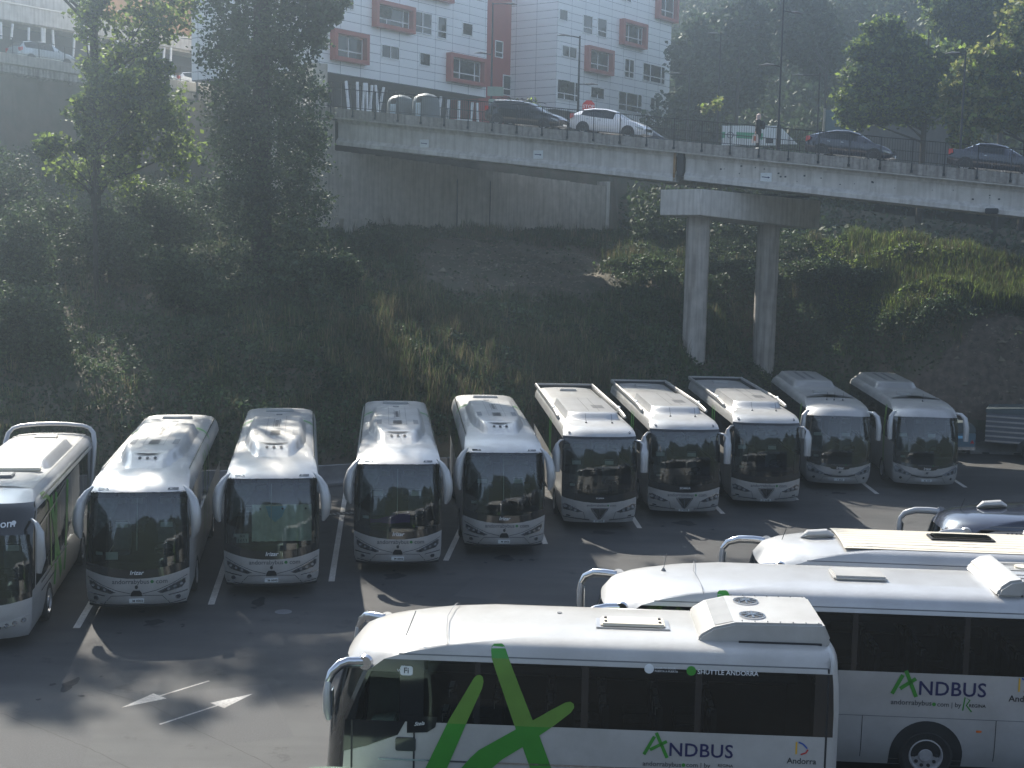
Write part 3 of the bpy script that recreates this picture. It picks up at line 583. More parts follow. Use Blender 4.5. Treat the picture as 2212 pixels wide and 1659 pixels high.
# undercroft: dark glazing and slanted white columns
uc = root('undercroft', 'dark glazed ground floor under the white housing block', 'building', (o1[0], o1[1], 0), TH)
b = MB(); b.box((9.2, 3.4, 18.7), (18.2, .2, 4.0)); b.build('dark_glazing', M['dark'], uc, False); b = MB(); [b.box((.6+k*1.0, 3.27, 18.7), (.05, .06, 3.9)) for k in range(18)]; b.build('mullion', M['grey'], uc, False)
uc2 = root('undercroft', 'dark ground floor under the white block right of the red stairwell', 'building', (o2[0], o2[1], 0), TH)
b = MB(); b.box((9.2, 3.4, 17.8), (18.2, .2, 4.7)); b.build('dark_glazing', M['dark'], uc2, False)
def slant(px0, py0, px1, py1, Y, wh='under the white housing block'):
    a = at(px0, py0, Y); c = at(px1, py1, Y+.2); b = MB(); b.tube([tuple(c-a), (0, 0, 0)], .1, 8)
    o = b.build('slanted_column', M['wframe'], None, tags=dict(label='slender slanting white column '+wh, cat='column', group='slanting white columns '+wh)); o.location = tuple(a); return o
SC = [(362, 318, 383, 420, 0), (510, 325, 520, 0, 0)]
for x0, x1, yt_, yb in ((376, 410, 985, 1300), (513, 520, 995, 1300), (598, 577, 1010, 1320), (622, 634, 1010, 1320), (690, 665, 1035, 1330), (733, 765, 1035, 1330), (833, 772, 1060, 1335), (1525, 1500, 1175, 1380), (1617, 1600, 1210, 1400), (1743, 1738, 1225, 1420), (1905, 1890, 1245, 1430), (1962, 1970, 1250, 1440)):
    c = lambda x, y: ((x/3.072+1240)*.5486, y/3.072*.5486); slant(*c(x1, yb+40), *c(x0, yt_-5), 91.2+ (x0-376)*.0065)
for x0, yt_, x1, yb in ((8, 222, 12, 345), (122, 238, 108, 350), (278, 275, 276, 400), (405, 278, 412, 420), (430, 282, 428, 420), (510, 300, 520, 450), (722, 322, 708, 520), (858, 345, 858, 545), (1135, 400, 1130, 600), (1590, 470, 1580, 640), (1655, 470, 1648, 660), (1885, 525, 1883, 680), (1940, 528, 1908, 690), (2058, 568, 2045, 760)):
    c = lambda x, y: ((x/2.4578)*.5486, y/2.4578*.5486); slant(*c(x1, yb+30), *c(x0, yt_-8), 100+x0*.0082, 'under the pale building at the left')
# left building behind the street
lb = root('apartment_building', 'pale concrete building with an orange wing behind the left street', 'building', (-38.4, 100., 0), math.atan2(18, 11.4))
b = MB(); b.prism([(-14, 24.95), (23.5, 25.2), (23.5, 26.4), (-14, 26.2)], lambda p, t: (p[0], t, p[1]), 0, .3); b.build('balcony_band', M['concl'], lb, False)
b = MB(); b.box((5, 5, 25.1), (38, 9.4, .25)); b.build('soffit', M['conc'], lb, False)
b = MB(); b.box((4, 2.6, 23.), (38, .2, 4.6)); b.build('dark_glazing', M['dark'], lb, False)
b = MB(); b.box((-1, 5.5, 29), (26, 5, 7.6)); b.build('upper_wall', M['concl'], lb, False)
b = MB(); b.box((19.5, 5.2, 29.), (10, 6, 8.)); b.build('orange_wing', M['orange'], lb, False)
b = MB(); b.box((17.8, 2.1, 29), (.35, .3, 6)); b.box((21.2, 2.1, 29), (.35, .3, 6)); b.build('pilaster', M['orange'], lb, False)
b = MB(); b.box((5, -.1, 26.32), (37, .08, .06)); b.build('balcony_rail', M['alu'], lb, False)
# ------------------------------------------------------------------ coaches
UF = [0, .2, .43, .65, .85, .95, 1.]; UF = [-u for u in UF[:0:-1]]+UF
UR = [1, .92, .5, 0, -.5, -.92, -1]
class Shell:
    def __init__(s, L, levels, ys, p=3.4):
        s.L = L; s.lv = levels; s.ys = ys; s.p = p; s.nf = len(UF); s.ns = len(ys); s.nr = len(UR); s.rings = []
        for (z, w, f, c, r, b) in levels:
            ring = [(w*u, f+c*abs(u)**p, z-b*(1-u*u)) for u in UF]; y0 = f+c; y1 = r-.2; a0 = .35; a1 = L-.2
            sy = [max(y, y0+.06*(i+1)) for i, y in enumerate(ys)]
            sy = [min(y, y1-.01*(len(ys)-i)) for i, y in enumerate(sy)]
            ring += [(w, y, z) for y in sy]+[(w*u, r-.2*abs(u)**8, z) for u in UR]+[(-w, y, z) for y in reversed(sy)]
            s.rings.append(ring)
        s.n = len(s.rings[0])
    def seg(s, k):
        if k < s.nf-1: return 'F', k
        k -= s.nf-1
        if k <= s.ns: return 'R', k
        k -= s.ns+1
        if k < s.nr-1: return 'B', k
        return 'L', s.ns-(k-(s.nr-1))
    def interp(s, z, i):
        lv = s.lv
        if z <= lv[0][0]: return lv[0][i]
        for a, b in zip(lv, lv[1:]):
            if z <= b[0]: return a[i]+(b[i]-a[i])*(z-a[0])/(b[0]-a[0])
        return lv[-1][i]
    def front(s, x, z, off=0.):
        u = min(abs(x)/s.interp(z, 1), 1); zz = z+s.interp(z, 5)*(1-u*u)
        u = min(abs(x)/s.interp(zz, 1), 1); y = s.interp(zz, 2)+s.interp(zz, 3)*u**s.p
        k = min(1., max(0, (u-.6)*2)); sx = math.copysign(1, x)
        return (x+sx*off*k*.9, y-off*(1-.5*k), z)
    def side(s, y, z, off=0., sgn=1): return (sgn*(s.interp(z, 1)+off), y, z)
    def roof(s, x, y=6., off=0.):
        lv = s.lv; ax = abs(x); z = lv[-1][0]
        for a, b in zip(lv[-2::-1], lv[:0:-1]):
            if ax <= a[1] and a[1] > b[1]:
                z = b[0]+(a[0]-b[0])*(ax-b[1])/(a[1]-b[1]); break
        if ax < lv[-1][1]: z = lv[-1][0]
        return z+off
    def build(s, rt, keyf, mats, default='body'):
        out = {}; n = s.n
        for i in range(len(s.rings)-1):
            for k in range(n):
                sd, j = s.seg(k); key = keyf(i, sd, j) or default
                out.setdefault(key, []).append((i*n+k, i*n+(k+1) % n, (i+1)*n+(k+1) % n, (i+1)*n+k))
        m = (len(s.rings)-1)*n; nh = s.nf+s.ns; cap = []
        # cap: bridge across the narrow top ring
        for k in range(s.nf//2): cap.append((m+k, m+k+1, m+s.nf-2-k, m+s.nf-1-k)) if k != s.nf//2-1 else cap.append((m+k, m+k+1, m+k+2))
        q = s.nf-1
        for j in range(s.ns+1):
            a = m+q+j; b = m+q+j+1; c = m+(n-1-j) % n if j+1 <= s.ns else m+(q+s.ns+1+s.nr-1); d = m+(n-j) % n
            c = m+(n-(j+1)) if j < s.ns else m+q+s.ns+1+s.nr-1
            cap.append((a, b, c, d))
        r0 = m+q+s.ns+1
        for k in range(s.nr//2): cap.append((r0+k, r0+k+1, r0+s.nr-2-k, r0+s.nr-1-k)) if k != s.nr//2-1 else cap.append((r0+k, r0+k+1, r0+k+2))
        out.setdefault('roof' if 'roof' in mats else default, []).extend(cap)
        # floor pan
        V = [v for r in s.rings for v in r]; objs = {}
        for key, fs in out.items():
            ids = sorted({i for f in fs for i in f}); mp = {a: b for b, a in enumerate(ids)}
            nm = key.split('|')[0]; mt = mats[nm]
            objs[key] = mkobj(nm, [V[i] for i in ids], [tuple(mp[i] for i in f) for f in fs], mt, rt, True, None, 42)
        return objs
def strip(name, pts, w, fn, m, parent, off=.006, step=.15):
    """a flat band of width w along 2-D points"""
    P = [Vector(p) for p in pts]; l = []; r = []
    for i, p in enumerate(P):
        t = (P[min(i+1, len(P)-1)]-P[max(i-1, 0)]).normalized(); nn = Vector((-t.y, t.x))*w/2; l.append(p+nn); r.append(p-nn)
    return decal(name, [tuple(p) for p in l+r[::-1]], fn, m, parent, off=off, step=step)
def circ(x, z, r, n=20, rz=None): return [(x+r*math.cos(2*math.pi*i/n), z+(rz or r)*math.sin(2*math.pi*i/n)) for i in range(n)]
def rrect(x0, x1, z0, z1, r, n=4):
    o = []
    for cx, cz, a0 in ((x1-r, z1-r, 0), (x0+r, z1-r, 90), (x0+r, z0+r, 180), (x1-r, z0+r, 270)):
        o += [(cx+r*math.cos(R(a0+90*i/n)), cz+r*math.sin(R(a0+90*i/n))) for i in range(n+1)]
    return o
def wheel(rt, x, y, r=.5, sgn=1, w=.3, holes=10, rimr=.31, arch=.62):
    b = MB(); n = 28; prof = [(-w/2, r*.8), (-w/2+.03, r*.97), (0, r), (w/2-.03, r*.97), (w/2, r*.86), (w/2-.015, rimr)]
    rings = [[(x+sgn*p[0], y+p[1]*math.cos(2*math.pi*i/n), r+p[1]*math.sin(2*math.pi*i/n)) for i in range(n)] for p in prof]
    b.add([v for q in rings for v in q], [(a*n+i, a*n+(i+1) % n, (a+1)*n+(i+1) % n, (a+1)*n+i) for a in range(len(prof)-1) for i in range(n)])
    o = b.build('wheel', M['rubber'], rt)
    b = MB(); prof = [(w/2-.01, rimr), (w/2-.005, rimr*.93), (w/2-.06, rimr*.82), (w/2-.05, rimr*.45), (w/2-.01, rimr*.36), (w/2-.01, 0.001)]
    rings = [[(x+sgn*p[0], y+p[1]*math.cos(2*math.pi*i/n), r+p[1]*math.sin(2*math.pi*i/n)) for i in range(n)] for p in prof]
    b.add([v for q in rings for v in q], [(a*n+i, a*n+(i+1) % n, (a+1)*n+(i+1) % n, (a+1)*n+i) for a in range(len(prof)-1) for i in range(n)])
    for i in range(holes):
        a = 2*math.pi*i/holes; b.cyl((x+sgn*(w/2-.05), y+rimr*.64*math.cos(a), r+rimr*.64*math.sin(a)), rimr*.11, .03, 'x', 8, 1)
    b.build('rim', [M['steel'], M['matte']], o)
    return o
def seatgeo(b, x, y, z, w=.46, m=0, hm=1, tall=.78):
    b.box((x, y, z+.42), (w, .46, .13), m); b.box((x, y+.27, z+.42+tall/2), (w, .11, tall), m); b.box((x, y+.24, z+.42+tall-.06), (w*.8, .14, .2), hm)
def interior(rt, sh, rows, fz=.85, dash='matte'):
    b = MB(); L = sh.L; b.box((0, L/2, fz), (2.3, L-1., .06)); b.box((0, L-.5, 1.9), (2.2, .06, 2.)); b.build('cabin_floor', M['floor'], rt, False)
    b = MB(); b.prism([(0.55, 1.32), (1.0, 1.42), (1.15, 1.3), (1.1, .85), (.55, .85)], lambda p, t: (t, p[0], p[1]), -1.12, 1.12); b.build('dashboard', M[dash], rt, True, .02)
    b = MB(); nz = sh.lv[6][0]-.04; b.box((0, L/2+.6, 3.13), (2.2, L-2.2, .03)); [b.box((q*1.225, L/2+.3, (nz+fz)/2), (.03, L-1.6, nz-fz)) for q in (-1, 1)]; b.build('cabin_lining', M['lining'], rt, False)
    w = MB(); P = [(.55+.24*math.cos(t), 1.25-.12*math.sin(t), 1.5+.2*math.sin(t)) for t in [i*math.pi/8 for i in range(17)]]; w.tube(P, .018, 6); w.tube([(.55, 1.25, 1.5), (.55, 1.05, 1.3)], .03, 6); w.box((.55, 1.25, 1.5), (.4, .03, .05)); w.build('steering_wheel', M['matte'], rt)
    for k, (x, y) in enumerate([(.55, 1.75), (-.6, 1.75)]+[(sx, yy) for yy in rows for sx in (-.85, -.38, .38, .85)]):
        b = MB(); seatgeo(b, x, y, fz+.02+(.35 if y > 2 else 0)); b.build('seat', [M['seat'], M['headrest']], rt, True, .03)
def heightgrid(name, xs, ys, fn, m, rt, angle=50):
    V = [(x, y, fn(x, y)) for y in ys for x in xs]; n = len(xs)
    return mkobj(name, V, [(j*n+i, j*n+i+1, (j+1)*n+i+1, (j+1)*n+i) for j in range(len(ys)-1) for i in range(n-1)], m, rt, True, None, angle)
def sstep(a, b, x):
    t = min(max((x-a)/(b-a), 0), 1); return t*t*(3-2*t)
def plate(rt, sh, z, txt, w=.36, h=.11):
    decal('licence_plate', rrect(-w/2, w/2, z-h/2, z+h/2, .01, 1), sh.front, M['paper'], rt, off=.03, thick=1)
    lettering('plate_number', txt, .085, .03, z, sh.front, M['lblack'], rt, off=.034)
def domain(rt, sh, z, size, m=None, n=1.):
    lettering('web_address', 'andorrabybus', size, -size*.85, z, sh.front, m or M['lgrey'], rt, off=.005)
    decal('address_dot', circ(size*2.32, z+.0, size*.26, 12), sh.front, M['greend'], rt, off=.006, step=0)
    lettering('web_address', 'com', size, size*3.75, z, sh.front, m or M['lgrey'], rt, off=.005)
WIN = [1.05, 2.45, 2.55, 4.3, 4.4, 6.1, 6.2, 7.9, 8.0, 9.7, 9.8, 11.3]
def keyer(ws0, ws1, mk0, wb0, wb1, far=True, drv=None, first=1):
    """ws0..ws1 windscreen levels, mk0..ws0 black band, wb0..wb1 side window band"""
    def f(i, sd, j):
        if sd == 'F' and ws0 <= i < ws1: return 'windscreen' if 1 <= j <= 10 else 'screen_surround'
        if sd == 'F' and mk0 <= i < ws0: return 'screen_surround'
        if sd == 'F' and i == ws1: return 'screen_surround' if ws1 in (SURT) else None
        if sd in 'RL' and wb0 <= i < wb1:
            if j % 2 == 1 and j < 12 and j >= first: return 'window|%s%d' % (sd, j)
            return 'window_pillar|%s%d' % (sd, j) if j < 13 else None
        if sd == 'B' and wb0 <= i < wb1 and 1 <= j <= 4: return 'rear_window'
        return None
    return f
SURT = set()
# --- type I: rounded coach with ear mirrors
def coach_round(label, loc, rz, group, L=12.4, number='M 0002'):
    lv = [(.28, 1.16, .12, .32, L-.1, 0), (.38, 1.2, .05, .34, L, 0), (.50, 1.245, .02, .36, L, 0), (.80, 1.265, 0, .36, L, 0), (1.24, 1.27, .01, .36, L, .20), (1.46, 1.27, .035, .36, L, .20),
          (1.95, 1.27, .11, .36, L, .12), (2.5, 1.265, .22, .36, L-.03, .04), (3.02, 1.25, .36, .36, L-.08, -.02), (3.12, 1.24, .42, .37, L-.1, -.05), (3.20, 1.225, .54, .42, L-.12, -.04), (3.33, 1.19, .95, .55, L-.15, -.03),
          (3.44, 1.13, 1.6, .7, L-.2, -.02), (3.52, 1.04, 2.5, .8, L-.28, 0), (3.57, .85, 3.5, .8, L-.4, 0), (3.6, .45, 4.6, .5, L-.6, 0)]
    sh = Shell(L, lv, WIN); rt = root('coach', label, 'coach', loc, rz, group)
    global SURT; SURT = set()
    sh.build(rt, keyer(5, 9, 4, 6, 8), dict(body=M['silver'], windscreen=M['gws'], screen_surround=M['black'], window=M['gside'], window_pillar=M['black'], rear_window=M['gside']))
    strip('seal', [(-1.12, 3.13), (0, 3.17), (1.12, 3.13)], .03, sh.front, M['black'], rt)
    F = sh.front
    lettering('maker_script', 'Irizar', .15, 0, 1.19, F, M['lwhite'], rt, shear=.25, space=1.05)
    domain(rt, sh, .965, .165)
    decal('bumper', rrect(-1.19, 1.19, .285, .35, .02, 1), F, M['matte'], rt, off=.02, thick=1)
    for s in (-1, 1):
        f2 = (lambda s: lambda x, z, o: F(s*x, z, o))(s)
        h = decal('headlight', [(.50, .70), (.62, .655), (1.10, .77), (1.18, .87), (1.19, .99), (1.13, 1.0), (.85, .86)], f2, M['chrome'], rt, off=.012, thick=1)
        decal('lamp_lens', [(.56, .70), (.64, .675), (1.09, .79), (1.16, .88), (1.165, .965), (1.13, .965), (.86, .835)], f2, M['lampd'], h, off=.017)
        for cx, cz in ((.78, .765), (.93, .81), (1.07, .86)): decal('lamp_bulb', circ(cx, cz, .038, 12), f2, M['lamp'], h, off=.022, step=0)
        decal('fog_light', circ(1.0, .53, .06, 14), f2, M['chrome'], rt, off=.02, thick=1, step=0); decal('fog_light', circ(1.0, .53, .04, 14), f2, M['lampd'], rt, off=.025, step=0)
        strip('panel_line', [(.15, .66), (.5, .745), (.85, .885), (1.22, 1.06)], .014, f2, M['matte'], rt)
        strip('bumper_crease', [(.78, .6), (1.0, .63), (1.22, .66)], .03, f2, M['chrome'], rt, off=.008)
        strip('bumper_crease', [(.72, .46), (1.0, .475), (1.2, .52)], .02, f2, M['silver2'], rt, off=.008)
        strip('panel_line', [(0, .62), (.62, .60), (.78, .42), (.8, .36)], .014, f2, M['matte'], rt)
        strip('bumper_crease', [(0, .365), (.8, .37), (1.18, .42)], .025, f2, M['chrome'], rt, off=.01)
        decal('marker_lamp', [(.72, 3.205), (.98, 3.19), (.98, 3.225), (.74, 3.24)], f2, M['black'], rt, off=.02, step=0)
        b = MB(); b.tube([(s*1.16, .72, 3.24), (s*1.27, .56, 3.13), (s*1.375, .44, 2.93), (s*1.43, .36, 2.68), (s*1.445, .30, 2.42), (s*1.425, .27, 2.2), (s*1.37, .26, 2.04)], [(.04, .10), (.075, .14), (.12, .16), (.14, .165), (.135, .155), (.105, .13), (.04, .07)], 16, up=(0, 1, 0))
        mr = b.build('mirror', M['silver'], rt, angle=60)
        b = MB(); b.box((s*1.43, .47, 2.45), (.2, .03, .55)); b.build('mirror_glass', M['mirror'], mr, True, .01)
        b = MB(); b.tube([(s*1.13, y, sh.roof(1.13)+.03) for y in (2.2, 5, 8, L-.5)], .022, 6); b.build('roof_gutter', M['chrome'], rt)
        decal('livery_stripe', [(8.2, 0), (8.45, 0), (8.9, 1), (8.65, 1)], (lambda s: lambda a, b_, o: (s*(1.2-.42*b_), a, sh.roof(1.2-.42*b_, a, o)))(s), M['green'], rt, off=.012)
        for ya in (5.2, 5.8, 6.9): strip('livery_stripe', [(ya, 1.0), (ya+.15, 2.2), (ya+.5, 3.3)], .14, (lambda s: lambda a, b_, o: sh.side(a, b_, o, s))(s), M['greenl'], rt, off=.008)
        wheel(rt, s*1.13, 2.75, sgn=s); wheel(rt, s*1.13, L-3.3, sgn=s)
    decal('badge', circ(0, .83, .04, 12, .05), F, M['lblack'], rt, off=.01, step=0)
    decal('sensor_housing', [(-.14, .60), (.14, .60), (.13, .68), (.08, .745), (-.08, .745), (-.13, .68)], F, M['black'], rt, off=.02, thick=1)
    plate(rt, sh, .475, number)
    # roof pod
    ys = [1.9+.12*i for i in range(56)]; xs = [-.94+.094*i for i in range(21)]
    def pod2(x, y):
        a = abs(x); hw = .60+.30*sstep(1.9, 4.4, y)
        base = sh.interp_front(y)
        return min(base, sh.roof(x, y))-.03+.27*sstep(1.75, 3.1, y)*(1-sstep(8.1, 8.5, y))*(1-sstep(hw-.16, hw, a))
    sh.interp_front = lambda y: np.interp(y, [l[2] for l in lv[9:]], [l[0] for l in lv[9:]])
    pd = heightgrid('roof_pod', xs, ys, pod2, M['silver'], rt, 60)
    top = lambda x, y, o: (x, y, pod2(x, y)+o)
    decal('air_intake', [(-.42, 2.86), (-.2, 2.76), (0, 2.73), (.2, 2.76), (.42, 2.86), (.2, 2.84), (0, 2.83), (-.2, 2.84)], top, M['matte'], pd, off=.02)
    for x in (-.2, 0, .2): decal('roof_sensor', circ(x, 2.56, .045, 10, .07), top, M['matte'], rt, off=.02, step=0)
    for a in range(4): decal('grille_slot', [(-.16, 4.0+a*.2), (.16, 4.0+a*.2), (.12, 4.09+a*.2), (-.12, 4.09+a*.2)], top, M['matte'], pd, off=.012, step=0)
    for sx in (-1, 1):
        decal('pod_panel', [(sx*.5, 4.0), (sx*.66, 4.0), (sx*.66, 4.9), (sx*.5, 4.9)], top, M['grey'], pd, off=.008)
        strip('panel_line', [(sx*.28, 3.9), (sx*.28, 7.9)], .012, top, M['grey'], pd, off=.01)
        strip('panel_line', [(sx*.09, 5.4), (sx*.09, 7.2)], .012, top, M['matte'], pd, off=.01)
    for a in range(5): decal('grille_slot', [(-.05, 5.6+a*.28), (.05, 5.6+a*.28), (.05, 5.72+a*.28), (-.05, 5.72+a*.28)], top, M['matte'], pd, off=.012, step=0)
    strip('panel_line', [(-.28, 3.92), (.28, 3.92)], .012, top, M['matte'], pd, off=.01); strip('panel_line', [(-.28, 5.1), (.28, 5.1)], .012, top, M['matte'], pd, off=.01)
    zr = sh.roof(0)
    b = MB(); b.box((0, 10.9, zr+.03), (.95, .34, .1)); b.build('roof_hatch', M['silver2'], rt, True, .03)
    b = MB(); b.box((0, 10.1, zr+.004), (.2, .25, .02)); b.build('roof_vent', M['grey'], rt, False)
    b = MB(); b.box((0, 8.75, zr+.02), (.9, .05, .05)); b.build('roof_seam', M['silver2'], rt, False)
    for y in (3.6, 9.4): strip('panel_line', [(-1.15, y), (-.6, y), (0, y), (.6, y), (1.15, y)], .015, lambda x, y_, o: (x, y_, sh.roof(x, y_)+o), M['grey'], rt, off=.008)
    interior(rt, sh, [3.2, 4.1])
    b = MB(); b.tube([(-.02, .56, 3.0), (-.02, .30, 1.7)], .012, 6); b.build('screen_divider', M['lwhite'], rt)
    for a, bb in ((-.9, .1), (.95, -.1)):
        b = MB(); b.tube([(a, .28, 1.40), (a+bb*4, .22, 1.42)], .012, 5); b.tube([(a*.98, .22, 1.3), (a*.4, .13, 1.36)], .014, 5); b.build('wiper', M['matte'], rt)
    V = [(-1.1, .75, 2.95), (-.45, .62, 3.0), (-.6, .65, 2.55), (-1.12, .62, 1.95)]; mkobj('curtain', V+[(x, y+.02, z) for x, y, z in V], [(0, 1, 2, 3), (7, 6, 5, 4), (0, 4, 5, 1), (1, 5, 6, 2), (2, 6, 7, 3), (3, 7, 4, 0)], M['curtain'], rt, False)
    decal('parking_permit', rrect(-1.02, -.84, 1.62, 1.70, .01, 1), F, M['paper'], rt, off=-.02, step=0)
    return rt, sh
# --- type P: flat coach with triangle grille and roof rails
def coach_flat(label, loc, rz, group, L=13., maker='SCANIA', size=.12, number='F 6377'):
    lv = [(.28, 1.16, .12, .22, L-.1, 0), (.4, 1.2, .06, .24, L, 0), (.55, 1.25, .02, .25, L, 0), (.80, 1.265, 0, .25, L, 0), (1.14, 1.27, .0, .26, L, .18), (1.38, 1.27, .01, .26, L, .17), (1.95, 1.27, .05, .26, L, .08), (2.5, 1.265, .13, .26, L, .02),
          (2.98, 1.255, .22, .26, L, 0), (3.08, 1.25, .25, .26, L, 0), (3.16, 1.24, .30, .26, L, 0), (3.28, 1.22, .42, .3, L, 0), (3.38, 1.18, .66, .34, L, 0), (3.44, 1.1, 1.05, .34, L-.03, 0), (3.475, .85, 1.7, .3, L-.05, 0), (3.5, .4, 2.4, .2, L-.08, 0)]
    sh = Shell(L, lv, WIN); rt = root('coach', label, 'coach', loc, rz, group); F = sh.front
    global SURT; SURT = {9}
    sh.build(rt, keyer(5, 9, 4, 6, 9), dict(body=M['silver'], windscreen=M['gws'], screen_surround=M['black'], window=M['gside'], window_pillar=M['black'], rear_window=M['gside']))
    SURT = set()
    lettering('maker_name', maker, size*.8, 0, 1.12, F, M['lwhite'], rt, space=1.1)
    domain(rt, sh, .88, size*1.35)
    for s in (-1, 1):
        f2 = (lambda s: lambda x, z, o: F(s*x, z, o))(s)
        h = decal('headlight', [(.55, .66), (.72, .63), (1.2, .72), (1.25, .90), (1.12, .93), (.92, .84)], f2, M['chrome'], rt, off=.012, thick=1)
        decal('lamp_lens', [(.60, .67), (.73, .65), (1.17, .735), (1.22, .88), (1.12, .905), (.93, .81)], f2, M['lampd'], h, off=.017)
        for cx, cz, r in ((.82, .72, .05), (.97, .77, .06), (1.13, .82, .055)): decal('lamp_bulb', circ(cx, cz, r, 14), f2, M['lamp'], h, off=.022, step=0)
        strip('bumper_crease', [(.0, .36), (.3, .37), (1.2, .46)], .035, f2, M['chrome'], rt, off=.012)
        strip('panel_line', [(.55, .66), (.5, .5), (.48, .4)], .012, f2, M['matte'], rt)
        decal('fog_light', [(.95, .475), (1.1, .49), (1.1, .54), (1.0, .53)], f2, M['lampd'], rt, off=.01, step=0)
        decal('marker_lamp', circ(1.02, 3.27, .04, 12), f2, M['lampd'], rt, off=.012, step=0)
        b = MB(); b.tube([(s*1.22, .5, 3.02), (s*1.36, .32, 3.02), (s*1.47, .22, 2.9)], [.03, .035, .05], 8); b.tube([(s*1.47, .22, 2.93), (s*1.485, .19, 2.72), (s*1.49, .17, 2.66), (s*1.48, .15, 2.0)], [.05, .125, .14, .125], 14, up=(0, 1, 0))
        mr = b.build('mirror', M['silver2'], rt); b = MB(); b.box((s*1.48, .32, 2.35), (.2, .03, .6)); b.build('mirror_glass', M['mirror'], mr, True, .01)
        b = MB(); b.tube([(s*1.20, y, 3.50+.06*sstep(2.5, 5, y)) for y in (2.8, 3.4, 4, 5, 8, L-.05)], [(.05, .05)]+[(.05, .09)]*5, 8); rl = b.build('roof_rail', M['silver'], rt)
        b = MB(); b.box((s*1.145, L/2+2, 3.50), (.012, L-4.2, .09)); b.build('rail_dark_strip', M['matte'], rl)  # black strip along the inner side of the roof rail
        b = MB(); b.tube([(s*1.2, 4.3, 3.62), (s*1.2, 4.42, 3.64), (s*1.2, 4.6, 3.6)], [.04, .06, .03], 8); b.build('rail_end_cap', M['paper'], rl)
        for ya in (4.4, 4.9): strip('livery_stripe', [(ya, 1.0), (ya+.1, 2.2), (ya+.2, 3.2)], .08, (lambda s: lambda a, b_, o: sh.side(a, b_, o, s))(s), M['green'], rt, off=.008)
        wheel(rt, s*1.13, 2.75, sgn=s); wheel(rt, s*1.13, L-3.5, sgn=s)
    g = decal('grille', [(-.31, .80), (.31, .80), (.28, .72), (.03, .38), (-.03, .38), (-.28, .72)], F, M['chrome'], rt, off=.02, thick=1)
    decal('grille_mesh', [(-.23, .755), (.23, .755), (.21, .72), (0, .42), (-.21, .72)], F, M['matte'], g, off=.03); strip('grille_bar', [(0, .76), (0, .46)], .022, F, M['chrome'], g, off=.035)
    decal('plate_holder', [(-.34, .385), (.34, .385), (.26, .28), (-.26, .28)], F, M['silver'], rt, off=.03, thick=1); plate(rt, sh, .33, number, .38, .09)
    b = MB(); b.box((0, L-.06, 3.56), (2.44, .1, .16)); b.build('rear_spoiler', M['silver'], rt, True, .03)
    b = MB(); b.box((0, L-.16, 3.53), (2.28, .08, .10)); b.build('spoiler_recess', M['matte'], rt)
    zr = sh.roof(0); b = MB(); b.box((0, L-1.4, zr+.04), (.7, .6, .09)); b.build('roof_hatch', M['silver2'], rt, True, .03)
    def ac(x, y):
        e = .25*sstep(1.9, 2.35, y-.35*(abs(x)/.95)**3)*(1-sstep(6.6, 7.2, y)); return sh.roof(x, y)-.02+e*(1-sstep(.86, .97, abs(x)))
    xs = [-1.+i*.0667 for i in range(31)]; ys = [1.9+.1*i for i in range(55)]
    a = heightgrid('air_conditioner', xs, ys, ac, M['silver2'], rt, 60); top = lambda x, y, o: (x, y, ac(x, y)+o)
    strip('air_slot', [(-.9, 2.32), (-.5, 2.02), (.5, 2.02), (.9, 2.32)], .05, lambda x, y, o: (x, y-.12, sh.roof(x, y)+o), M['matte'], a, off=.03)
    for x in (-.12, .25): strip('panel_line', [(x, 2.6), (x, 6.4)], .014, top, M['matte'], a, off=.01)
    decal('cooling_grille', rrect(.12, .55, 3.4, 4.3, .02, 1), top, M['grey'], a, off=.008)
    for k in range(5): strip('grille_slot', [(.14, 3.5+k*.17), (.53, 3.5+k*.17)], .04, top, M['matte'], a, off=.012)
    for x in (-.35, .55):
        b = MB(); b.cyl((x, 1.5, zr-.02), .05, .05, n=10, r2=.02); b.tube([(x, 1.5, zr), (x-.03, 1.62, zr+.28)], .006, 5); b.build('antenna', M['matte'], rt)
    interior(rt, sh, [3.2])
    for a_, bb in ((-.95, .1), (.9, -.1)):
        b = MB(); b.tube([(a_, .16, 1.33), (a_+bb*8, .04, 1.28)], .014, 5); b.build('wiper', M['matte'], rt)
    decal('parking_permit', rrect(-1.02, -.84, 1.52, 1.6, .01, 1), F, M['paper'], rt, off=-.02, step=0)
    return rt, sh
